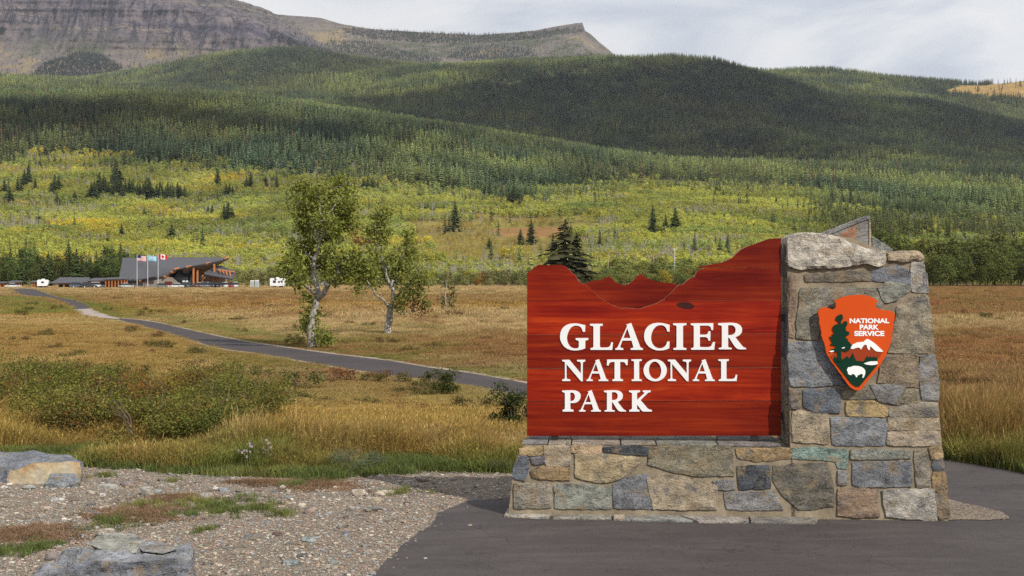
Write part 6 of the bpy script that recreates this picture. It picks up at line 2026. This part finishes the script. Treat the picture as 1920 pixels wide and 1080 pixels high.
# small yellow flowers by the right hand road edge
M['yellow'] = flat('yellow_petal', (0.65, 0.45, 0.03), .7, .2)
FLW = MB()
r = random.Random(3)
for k in range(9):
    a = k * .7; d = r.uniform(.02, .14); z = r.uniform(.25, .5)
    p = Vector((d * math.cos(a), d * math.sin(a), z))
    for e in range(6):
        t = e * 1.047
        FLW.add([p, p + Vector((math.cos(t - .4) * .016, math.sin(t - .4) * .016, .006)), p + Vector((math.cos(t) * .024, math.sin(t) * .024, .004)), p + Vector((math.cos(t + .4) * .016, math.sin(t + .4) * .016, .006))], [(0, 1, 2, 3)])
    FLW.tube([(p.x * .6, p.y * .6, 0), p], [.003, .002], 3)
fme = mk_mesh('flower', FLW.v, FLW.f, M['yellow'])
for i, (a_, b_) in enumerate(((1800, 842), (1783, 815), (1812, 838), (1840, 818), (1870, 838), (1895, 832), (1850, 852), (1780, 838))):
    x, y = G(a_, b_)
    o_ = link('yellow_flower', fme); o_.location = (x, y, 0); o_.rotation_euler = (0, 0, i * 1.3)
    tag(o_, 'small yellow wildflowers in the grass right of the pillar', 'flower', 'yellow wildflowers right of the pillar')
for i, (a_, b_) in enumerate(((555, 818),)):
    x, y = G(a_, b_ + 25)
    MS = MB(); MS.tube([(0, 0, 0), (.01, 0, .35), (0, .01, .72)], [.008, .007, .003], 5)
    for k in range(40):
        MS.add([(0, 0, .36 + .009 * k), (.02 * math.cos(k * 2.4), .02 * math.sin(k * 2.4), .37 + .009 * k), (0, .004, .375 + .009 * k)], [(0, 1, 2)])
    o_ = MS.build('mullein_stalk', flat('dry_stalk', (.42, .31, .12), .9, .1), None, (x, y, 0))
    tag(o_, 'dry straw coloured mullein stalk standing in the golden grass', 'plant')
# ================================================================== VISITOR CENTRE, SHELTERS, FLAGS, CARS, POLES
M['roof'] = flat('grey_metal_roof', (0.075, 0.075, 0.085), 0.6, 0.3, var=0.1, scale=.4)
M['timber'] = flat('orange_timber', (0.42, 0.16, 0.06), 0.7, 0.2, var=0.2)
M['soffit'] = flat('pale_soffit', (0.36, 0.25, 0.17), 0.8, 0.1)
M['dark_glass'] = flat('dark_glass', (0.018, 0.02, 0.024), 0.15, 0.5)
M['wallstone'] = flat('grey_stone_wall', (0.25, 0.21, 0.18), 0.9, 0.1, var=.5, scale=1.6)
M['white_body'] = flat('white_body', (0.72, 0.73, 0.74), 0.4, 0.4, var=.03)
M['tyre'] = flat('tyre_rubber', (0.015, 0.015, 0.015), 0.9, 0.1)
M['pole_metal'] = flat('pole_metal', (0.55, 0.56, 0.58), 0.4, 0.5)
M['wood_pole'] = flat('wood_pole', (0.36, 0.31, 0.25), 0.9, 0.1)
M['dark_red'] = flat('dark_red_board', (0.11, 0.02, 0.015), 0.6, 0.2)
Y0 = 400.0
S0 = Y0 / FP


def BPt(px, py, dy=0.0):
    """point of the picture on the plane Y = Y0 + dy, in world metres"""
    return P(px, py, Y0 + dy)


vc_ = empty('visitor_center', (BPt(330, 540).x, Y0, 0), 0, 'low visitor centre with a large swooping dark grey roof and orange timber columns', 'building')
OV = Vector(vc_.location)
def vpoly(name, pts, mat, thick=None, parent=None):
    """pts: (px, py, dy) corners; thick: offset vector for real thickness"""
    mb = MB()
    q = [BPt(*p) - OV for p in pts]
    n = len(q)
    t = Vector(thick or (0, 0.2, -0.35))
    vs = q + [p + t for p in q]
    fs = [tuple(range(n)), tuple(range(2 * n - 1, n - 1, -1))] + [(i, n + i, n + (i + 1) % n, (i + 1) % n) for i in range(n)]
    mb.add(vs, fs)
    return mb.build(name, mat, parent or vc_, fix=True)


def vbar(name, a, b, w, mat, parent=None, n=4):
    mb = MB()
    mb.tube([BPt(*a) - OV, BPt(*b) - OV], w, n)
    return mb.build(name, mat, parent or vc_)


vpoly('roof', [(230, 483, 16), (424, 482, 12), (430, 483.5, 8), (391, 493, 4), (354, 499.5, 0), (330, 505, -1), (311, 517, -1.5), (265, 524.5, -2), (243, 526.5, -2), (223.5, 521, 0)], M['roof'])
vpoly('roof', [(382, 514, 2), (400, 500, 9), (414, 497.5, 12), (443, 509.5, 6), (436, 523, 1)], M['roof'])
vpoly('soffit', [(430, 484.5, 9), (391, 494.2, 5), (356, 501, 1), (341, 507, 1), (375, 515, 14)], M['soffit'], (0, .1, -.15))
vpoly('glass_wall', [(334, 505, 3), (341, 501.5, 3), (352, 500, 3), (378, 514, 6), (378, 532, 6), (338, 532, 3), (326, 521, 2), (320, 518, 2)], M['dark_glass'], (0, .3, 0))
sw = vpoly('stone_wall', [(243, 527.5, -1), (265, 526, -1), (311, 519, -1), (322, 520, -1), (337, 533, -1), (337, 539, -1), (243, 539, -1)], M['wallstone'], (0, .6, 0))
vpoly('back_wall', [(226, 522, 3), (300, 512, 9), (425, 512, 11), (425, 538, 11), (226, 538, 3)], M['soffit'], (0, .3, 0))
vpoly('wall_sign', [(309, 528, -1.6), (322.5, 528, -1.6), (322.5, 535, -1.6), (309, 535, -1.6)], M['dark_red'], (0, .2, 0))
for a_, t_, dy in ((362.6, 499, 2), (370, 507, 3.5), (401.5, 495, 5), (380, 516, 4), (411, 515, 5)):
    vbar('timber_column', (a_, t_, dy), (a_, 538.5, dy), .34, M['timber'], n=6)
for a_, b_, dy in ((425, 484, 8), (391, 493.5, 4), (354, 500, 0), (331.5, 504, -1), (325, 509.5, -1.2), (312, 518, -1.6), (266, 525.5, -2.1)):
    vbar('beam_end', (a_ + 4.5, b_ - .8, dy + 1.5), (a_ - 5, b_ + 1.2, dy - .4), .33, M['timber'])
for k in range(4):
    vbar('beam', (409 + k * 7, 505.5 + k * .8, 5.0), (414 + k * 6, 510 + k * 3, 3.0), .22, M['timber'])
vbar('beam', (408, 506, 5.2), (440, 510.5, 4.6), .25, M['timber'])
for k in range(3):
    vpoly('window', [(342 + k * 6, 526, 1.5), (346.5 + k * 6, 526, 1.5), (346.5 + k * 6, 533, 1.5), (342 + k * 6, 533, 1.5)], M['white_body'] if k < 2 else M['dark_glass'], (0, .2, 0))


def shelter(name, px0, px1, ptop, pbase, Y, label, roof_dy=2.2, posts=6, slope=1.0, wall=None):
    base = P((px0 + px1) / 2, HZ + H * FP / Y, Y)
    o_ = empty(name, (base.x, Y, 0), 0, label, 'building')
    w = (px1 - px0) / FP * Y
    zt = H + (HZ - ptop) / FP * Y
    ze = H + (HZ - pbase) / FP * Y
    mb = MB()
    v = [(-w / 2 - .6, -roof_dy, ze), (w / 2 + .6, -roof_dy, ze + .2), (w / 2 * slope, roof_dy, zt), (-w / 2 * slope, roof_dy, zt)]
    mb.add(v + [(a, b, c - .22) for a, b, c in v], [(0, 1, 2, 3), (7, 6, 5, 4), (0, 4, 5, 1), (1, 5, 6, 2), (2, 6, 7, 3), (3, 7, 4, 0)])
    mb.build('roof', M['roof'], o_, fix=True)
    for k in range(posts):
        mb = MB(); xk = -w / 2 + .3 + (w - .6) * k / max(1, posts - 1)
        mb.box((xk, -roof_dy + .5, (ze - .2) / 2), (.28, .28, ze - .2)); mb.build('post', M['timber'], o_)
    mb = MB(); mb.box((0, roof_dy - .6, (ze - .1) / 2), (w - .4, .3, ze - .1)); mb.build('back_wall', wall or M['soffit'], o_)
    mb = MB(); mb.box((0, -roof_dy + .5, ze - .32), (w, .22, .25)); mb.build('beam', M['timber'], o_)
    return o_


shelter('picnic_shelter', 104, 166, 520, 530.5, 395, 'low shelter with wide dark roof left of the timber kiosk', 3.0, 4, .92, M['dark_glass'])
shelter('entrance_canopy', 170, 226, 521, 526, 392, 'long flat canopy joined to the orange timber kiosk', 2.5, 4, .95)
shelter('timber_kiosk', 199, 238, 520, 523.5, 388, 'orange timber kiosk under a flat grey roof next to the flagpoles', 1.8, 7, 1.0, M['timber'])
shelter('entrance_booth', 18, 40, 526, 529.5, 400, 'small orange entrance booth nearest the left end of the road', 1.4, 4, 1.0, M['timber'])
shelter('entrance_booth', 60, 80, 526, 529, 403, 'small entrance booth left of the white recreational vehicle', 1.4, 4, 1.0, M['soffit'])
shelter('entrance_booth', -12, 12, 528, 531, 398, 'orange entrance booth cut by the left picture edge', 1.4, 4, 1.0, M['timber'])

# flags
def flag(px, ptop, label, build):
    Y = 392.0
    x = (px - 960) / FP * Y
    zt = H + (HZ - ptop) / FP * Y
    o_ = empty('flagpole', (x, Y, 0), 0, label, 'flagpole')
    mb = MB(); mb.tube([(0, 0, 0), (0, 0, zt)], [.11, .07], 8); mb.tube([(0, 0, zt), (0, 0, zt + .18)], [.1, .04], 8)
    mb.build('pole', M['pole_metal'], o_)
    mb = MB(); mb.tube([(0, 0, 0), (0, 0, .3)], [.3, .2], 8); mb.build('base', M['concrete'], o_)
    build(o_, zt)


def cloth(o_, name, x0, x1, z0, z1, mats, fn, nx=26, nz=14):
    """rippling cloth; fn(u, v) -> material index, u along the fly, v from the bottom"""
    mb = MB()
    vs = []
    for j in range(nz + 1):
        for i in range(nx + 1):
            u, v = i / nx, j / nz
            vs.append((x0 + (x1 - x0) * u, .14 * math.sin(u * 7 + v) * u, z0 + (z1 - z0) * v - .22 * u + .05 * math.sin(u * 6)))
    b = len(vs)
    fs, ms = [], []
    for j in range(nz):
        for i in range(nx):
            fs.append((j * (nx + 1) + i, j * (nx + 1) + i + 1, (j + 1) * (nx + 1) + i + 1, (j + 1) * (nx + 1) + i))
            ms.append(fn((i + .5) / nx, (j + .5) / nz))
    me_ = mk_mesh(name, vs, fs, mats, ms)
    q = link(name, me_, o_)
    so = q.modifiers.new('cloth', 'SOLIDIFY'); so.thickness = .012
    return q


FR, FW, FBL, FLB = flat('flag_red', (.45, .03, .035), .8, .1), flat('flag_white', (.75, .75, .75), .8, .1), flat('flag_navy', (.02, .03, .12), .8, .1), flat('flag_light_blue', (.20, .42, .55), .8, .1)
flag(257, 478, 'leftmost of three flagpoles flying a red and white striped flag', lambda o_, zt: cloth(o_, 'flag', .1, 2.75, zt - 1.75, zt - .1, [FR, FW, FBL], lambda u, v: 2 if (u < .42 and v > .46) else int(v * 13) % 2, 26, 13))
def blue_mark(u, v):
    k = u * 6.2
    if .25 < v < .8 and .08 < u < .95 and (k % 1.0) < .55 and not (.45 < v < .6 and int(k) % 2): return 1
    return 0
flag(277, 478, 'middle one of three flagpoles flying a light blue flag', lambda o_, zt: cloth(o_, 'flag', .1, 2.7, zt - 1.75, zt - .1, [FLB, FW], blue_mark))
def maple(u, v):
    if u < .25 or u > .75: return 0
    a, b = (u - .5) * 2, v - .5
    return 0 if (abs(a) < .28 - abs(b) * .35 and -.25 < b < .32) or (abs(a) < .36 and abs(b - .05) < .08) or (abs(a) < .03 and b < 0 and b > -.36) else 1
flag(296.5, 476, 'rightmost of three flagpoles flying a red and white maple leaf flag', lambda o_, zt: cloth(o_, 'flag', .1, 2.8, zt - 1.6, zt - .05, [FR, FW], maple, 40, 20))

# cars
def car_parts(suv):
    L, Wd, Hh = (4.7, 1.9, 1.75) if suv else (4.5, 1.8, 1.45)
    z1 = .95 if suv else .85
    prof = [(-L / 2, .35), (-L / 2, .75), (-L / 2 + .15, z1 - .05), (-L / 2 + (.1 if suv else .75), z1), (L / 2 - 1.15, z1 - .02), (L / 2 - .1, z1 - .22), (L / 2, .6), (L / 2, .35)]
    B = MB(); B.poly_prism(prof, lambda x, z, d: (x, d, z), -Wd / 2, Wd / 2)
    top = [(-L / 2 + (.15 if suv else .7), z1), (-L / 2 + (.4 if suv else 1.25), Hh), (L / 2 - (1.9 if suv else 2.0), Hh), (L / 2 - 1.2, z1)]
    B.poly_prism([(a * .98 + .02, b + (.03 if b > z1 else 0)) for a, b in top][1:3] + [(top[2][0] + .12, Hh - .08), (top[1][0] - .1, Hh - .08)], lambda x, z, d: (x, d, z), -Wd / 2 + .14, Wd / 2 - .14)
    Gl = MB(); Gl.poly_prism(top, lambda x, z, d: (x, d * (1 if z < Hh - .05 else .86), z), -Wd / 2 + .06, Wd / 2 - .06)
    Wh = MB()
    Wh.tube([(0, -.11, 0), (0, .11, 0)], .33, 12)
    Rm = MB(); Rm.tube([(0, -.12, 0), (0, .12, 0)], .2, 10)
    Lt = MB(); Lt.box((0, 0, 0), (.06, .3, .14))
    mk = lambda b, n, m_: mk_mesh(n, b.v, b.f, m_)
    me_ = mk(B, 'car_body', M['white_body'])
    return me_, mk(Gl, 'car_windows', M['dark_glass']), mk(Wh, 'car_tyre', M['tyre']), mk(Rm, 'car_rim', M['pole_metal']), mk(Lt, 'car_light', M['pole_metal']), (L, Wd, z1)


CARP = {True: car_parts(True), False: car_parts(False)}
PAINT = {}
def paint(col):
    k = tuple(col)
    if k not in PAINT:
        mm, nt_ = new_mat('car_paint')
        finish(nt_, col, .3, .5, coat=.15)
        PAINT[k] = mm
    return PAINT[k]


def car(px, Y, rz, suv, col, label):
    x = (px - 960) / FP * Y
    o_ = empty('parked_car', (x, Y, 0), rz, label, 'car', 'cars parked by the visitor centre')
    bme, gme, tme, rme, lme, (L, Wd, z1) = CARP[suv]
    b = link('body', bme, o_)
    b.material_slots[0].link = 'OBJECT'; b.material_slots[0].material = paint(col)
    link('windows', gme, o_)
    for sx in (-1, 1):
        for sy in (-1, 1):
            w = link('wheel', tme, o_, (sx * L * .31, sy * (Wd / 2 - .1), .33))
            link('rim', rme, w)
        link('headlight' if sx > 0 else 'tail_light', lme, o_, (sx * L / 2, Wd * .3, .68))
        link('headlight' if sx > 0 else 'tail_light', lme, o_, (sx * L / 2, -Wd * .3, .68))


for a_ in ((330, 388, 3.0, False, (.72, .73, .72), 'white sedan parked below the dark red wall sign'), (347, 391, 2.4, True, (.05, .08, .09), 'dark teal car right of the white sedan'),
           (301, 392, 3.1, False, (.16, .19, .19), 'grey green car under the rightmost flagpole'), (367, 388, 2.2, False, (.10, .015, .02), 'maroon car in front of the timber columns'), (373, 393, 1.9, True, (.35, .36, .38), 'silver car behind the maroon car'),
           (383, 390, 1.8, True, (.10, .11, .13), 'dark grey car right of the maroon one'), (391, 393, 1.8, True, (.42, .44, .46), 'silver car in the middle of the parked row'), (398, 389, 1.7, True, (.03, .035, .06), 'navy car in the middle of the parked row'),
           (406, 391, 1.7, True, (.02, .02, .022), 'black car near the right end of the parked row'), (414, 388, 1.6, True, (.025, .025, .03), 'larger black car right of the first black one'), (424, 391, 1.5, True, (.7, .7, .7), 'white car near the right end of the parked row'),
           (434, 392, 1.6, True, (.22, .02, .025), 'dark red car at the right end of the parked row'), (441, 394, 1.7, True, (.6, .6, .62), 'pale car half hidden behind the dark red one'),
           (146, 388, .5, True, (.08, .10, .13), 'blue grey car driving by the low shelter'), (166, 386, .6, True, (.03, .03, .035), 'black car by the right end of the low shelter'), (184, 390, .2, True, (.66, .67, .68), 'white van under the long canopy'),
           (236, 386, .9, False, (.42, .44, .48), 'silver car right of the timber kiosk'), (25, 392, .2, False, (.62, .62, .62), 'white car by the leftmost entrance booths')):
    car(*a_)
# road and car park that the cars stand on
sheet('car_park', None, .01, M['path_asphalt'], 'asphalt car park in front of the visitor centre', pts_world=[(-190, 383), (-80, 383), (-66, 386), (-66, 400), (-190, 402)])


def camper(px, Y, L, hgt, rz, label, windows):
    o_ = empty('camper', ((px - 960) / FP * Y, Y, 0), rz, label, 'camper')
    B = MB()
    B.poly_prism([(-L / 2, .6), (-L / 2, hgt - .25), (-L / 2 + .3, hgt), (L / 2 - .3, hgt), (L / 2, hgt - .5), (L / 2, 1.3), (L / 2 - .3, .6)], lambda x, z, d: (x, d, z), -1.2, 1.2)
    q = B.build('body', M['white_body'], o_, fix=True)
    for (x, z, w, h) in windows:
        mb = MB(); mb.box((x, -1.2, z), (w, .06, h)); mb.build('window', M['dark_glass'], q)
    for sx in (-1, 1):
        mb = MB(); mb.tube([(sx * L * .22, -1.15, .4), (sx * L * .22, 1.15, .4)], .4, 12); mb.build('wheel', M['tyre'], o_)
    mb = MB(); mb.box((0, 0, hgt + .12), (.9, .7, .25)); mb.build('roof_vent', M['white_body'], o_)


camper(521, 396, 4.6, 3.0, .05, 'white camper trailer standing in the meadow left of the poplars', [(-.9, 1.9, .9, .8), (.5, 1.8, .5, .6), (1.4, 1.9, .4, .8)])
camper(81, 392, 3.2, 2.5, .2, 'white motor home between the entrance booths and the low shelter', [(0, 1.7, .8, .5)])
camper(606, 490, 3.6, 2.4, .1, 'white camper half hidden behind the taller poplar', [(-.8, 1.9, .7, .6)])
camper(735, 500, 3.4, 2.2, .1, 'white camper behind the trunk of the shorter poplar', [(-.8, 1.9, .7, .6)])
def on_slope(a_, b_):
    yy, z_ = land_hit(a_, b_)
    return (a_ - 960) / FP * yy, yy, z_
for a_, b_, l_ in ((1263, 462, 'white trailer on the slope just above the lamp post'), (1310, 460, 'small white trailer on the slope right of the lamp post'), (724, 497, 'white trailer showing through the shorter poplar')):
    x, yy, z_ = on_slope(a_, b_)
    L_ = 14 / FP * yy if a_ < 1300 else 8 / FP * yy
    o_ = empty('trailer', (x, yy, z_ + .5), 0, l_, 'trailer')
    h_ = 6 / FP * yy
    B = MB(); B.poly_prism([(-L_ / 2, .5), (-L_ / 2, h_), (L_ / 2 - .5, h_), (L_ / 2, h_ * .7), (L_ / 2, .5)], lambda x_, z, d: (x_, d, z), -1.2, 1.2); B.build('body', M['white_body'], o_, fix=True)
    mb = MB(); mb.box((-L_ * .25, -1.22, h_ * .6), (L_ * .15, .06, h_ * .35)); mb.build('window', M['dark_glass'], o_)
    mb = MB(); mb.tube([(0, -1.1, .3), (0, 1.1, .3)], .4, 10); mb.build('wheel', M['tyre'], o_)
# portable toilets
for a_, l_ in ((473, 'left one of two grey portable toilets'), (482, 'right one of two grey portable toilets')):
    o_ = empty('portable_toilet', ((a_ - 960) / FP * 395, 395, 0), .1, l_, 'toilet cabin')
    mb = MB(); mb.box((0, 0, 1.05), (1.15, 1.15, 2.1)); mb.build('cabin', flat('grey_plastic', (.42, .45, .46), .6, .3), o_)
    mb = MB(); mb.box((0, 0, 2.2), (1.25, 1.25, .16), taper=.8); mb.build('roof', M['white_body'], o_)
    mb = MB(); mb.box((0, -.59, 1.0), (.8, .04, 1.8)); mb.build('door', flat('door_plastic', (.33, .36, .37), .6, .3), o_)

# utility poles
def upole(px, ptop, pbase, arm, label, lamp=False):
    Y = H * FP / (pbase - HZ) if pbase > 530 else None
    if Y and Y < 560:
        x, yy, z_ = (px - 960) / FP * Y, Y, 0.0
    else:
        yy, z_ = land_hit(px, pbase) if pbase < 530 else (540.0, 0.0)
        x = (px - 960) / FP * yy
    h = (pbase - ptop) / FP * yy
    o_ = empty('utility_pole' if not lamp else 'lamp_post', (x, yy, z_ - .2), 0, label, 'pole')
    mb = MB(); mb.tube([(0, 0, 0), (0, 0, h)], [.17, .12], 7); mb.build('pole', M['wood_pole'] if not lamp else M['pole_metal'], o_)
    if arm:
        mb = MB(); mb.box((0, 0, h - .5), (2.6, .14, .16)); mb.build('crossarm', M['wood_pole'], o_)
        for k in (-1.1, 0, 1.1):
            mb = MB(); mb.tube([(k, 0, h - .42), (k, 0, h - .12)], [.07, .05], 6); mb.build('insulator', M['pole_metal'], o_)
    if lamp:
        mb = MB(); mb.box((0, 0, h + .05), (1.6, .3, .22)); mb.build('lamp_head', M['pole_metal'], o_)
    return (x, yy, z_ + h - .3)


tops = []
for a_ in ((817, 460, 484, False, 'plain pole on the orange brown slope above the scrub tree'), (794, 493, 527, True, 'utility pole with crossarm just right of the shorter poplar'), (833, 492, 526, True, 'utility pole with crossarm above the scrub tree'),
           (885, 488, 528, True, 'utility pole with crossarm halfway between scrub tree and board'), (1002, 447, 471, False, 'short pole below the two spruces')):
    tops.append(upole(*a_))
upole(958, 474, 536.5, False, 'plain pole at the meadow edge just left of the red board')
upole(1140, 470, 537, False, 'pale pole behind the left notch of the red board')
upole(1265, 466, 537, False, 'lamp post behind the right notch of the red board', True)
mb = MB()
for a_, b_ in ((tops[1], tops[2]), (tops[2], tops[3])):
    for k in (-1.1, 1.1):
        A_, B_ = Vector((a_[0] + k, a_[1], a_[2])), Vector((b_[0] + k, b_[1], b_[2]))
        pts = [A_.lerp(B_, t) - Vector((0, 0, 1.2 * 4 * t * (1 - t))) for t in np.linspace(0, 1, 9)]
        mb.tube(pts, .018, 3)
o_ = mb.build('power_lines', M['dark_steel'])
tag(o_, 'thin power lines between the crossarm poles right of the poplars', 'cable')
# ================================================================== CLOUDS that shade the hills, and the air
m, nt = new_mat('cloud_white')
finish(nt, (0.85, 0.86, 0.88), 1.0, 0.0)
M['cloud'] = m
ZC = 2900.0


def up_to_cloud(p):
    t = (ZC - p.z) / SUN.z
    return p + SUN * t


def cloud(ground_pts, label, seed):
    q = [up_to_cloud(p) for p in ground_pts]
    q = resample([Vector((p.x, p.y)) for p in q], 90)
    n = len(q)
    q = [p + Vector((vnoise(np.array(p.x / 160.), np.array(p.y / 160.), seed) - .5, vnoise(np.array(p.x / 160.), np.array(p.y / 160.), seed + 5) - .5)) * 130 for p in q]
    c = sum(q, Vector((0, 0))) / n
    bm = bmesh.new()
    f_ = bm.faces.new([bm.verts.new((p.x, p.y, ZC)) for p in q])
    bmesh.ops.triangulate(bm, faces=[f_], ngon_method='EAR_CLIP')
    for _ in range(3):
        bmesh.ops.subdivide_edges(bm, edges=[e for e in bm.edges if e.calc_length() > 160], cuts=1)
        bmesh.ops.triangulate(bm, faces=bm.faces)
    rim = {v for e in bm.edges if e.is_boundary for v in e.verts}
    xs_ = np.array([v.co.x for v in bm.verts]); ys_ = np.array([v.co.y for v in bm.verts])
    bq = np.array([(v.co.x, v.co.y) for v in rim])
    d = np.min(np.hypot(xs_[:, None] - bq[None, :, 0], ys_[:, None] - bq[None, :, 1]), 1)
    pf = fbm(xs_ / 260, ys_ / 260, seed, 4)
    vs = [(x, y, ZC + min(420, 1.1 * a) * (.3 + b)) for x, y, a, b in zip(xs_, ys_, d, pf)] + [(x, y, ZC - min(60, .25 * a) * (.3 + b)) for x, y, a, b in zip(xs_, ys_, d, pf)]
    k = len(xs_)
    bm.verts.index_update()
    fs = [tuple(v.index for v in f.verts) for f in bm.faces] + [tuple(k + v.index for v in reversed(f.verts)) for f in bm.faces]
    bm.free()
    o_ = link('cloud', mk_mesh('cloud', vs, fs, M['cloud'], smooth=True))
    tag(o_, label, kind='structure')


def hp(px_, py_):
    yy, z_ = land_hit(px_, py_)
    return Vector(((px_ - 960) / FP * yy, yy, z_))


def dp_(px_, yy):
    return Vector(((px_ - 960) / FP * yy, yy, float(land_z(px_, yy)[0])))


cloud([hp(a, b) for a, b in ((520, 205), (620, 196), (760, 183), (900, 160), (1050, 142), (1150, 136), (1240, 128), (1300, 130))] +
      [dp_(a, 4990) for a in (1345, 1440, 1580, 1740)] + [dp_(a, 5050) for a in (1850, 1960, 2100)] + [dp_(a, 3330) for a in (2100, 1800, 1500, 1250, 1050, 900)] + [dp_(760, 3350), dp_(600, 3500)],
      'broad cloud overhead that shades the dark hill', 3)
cloud([hp(a, b) for a, b in ((-160, 216), (60, 208), (240, 211), (400, 222), (520, 236), (640, 250), (740, 262), (740, 276), (560, 270), (420, 262), (260, 250), (100, 250), (-160, 262))], 'long cloud overhead that shades the upper left slope', 8)

m, nt = new_mat('haze_air')
pv = nd(nt, 'ShaderNodeVolumePrincipled', {'Color': (0.80, 0.87, 1.0), 'Density': 2.2e-5, 'Anisotropy': 0.2})
o_ = nt.nodes.new('ShaderNodeOutputMaterial')
nt.links.new(pv.outputs[0], o_.inputs['Volume'])
mb = MB()
mb.box((0, 4600, 1251.8), (14000, 11200, 2506.4))
o_ = mb.build('haze', m)
tag(o_, 'thin bluish air between the camera and the mountains', kind='stuff')
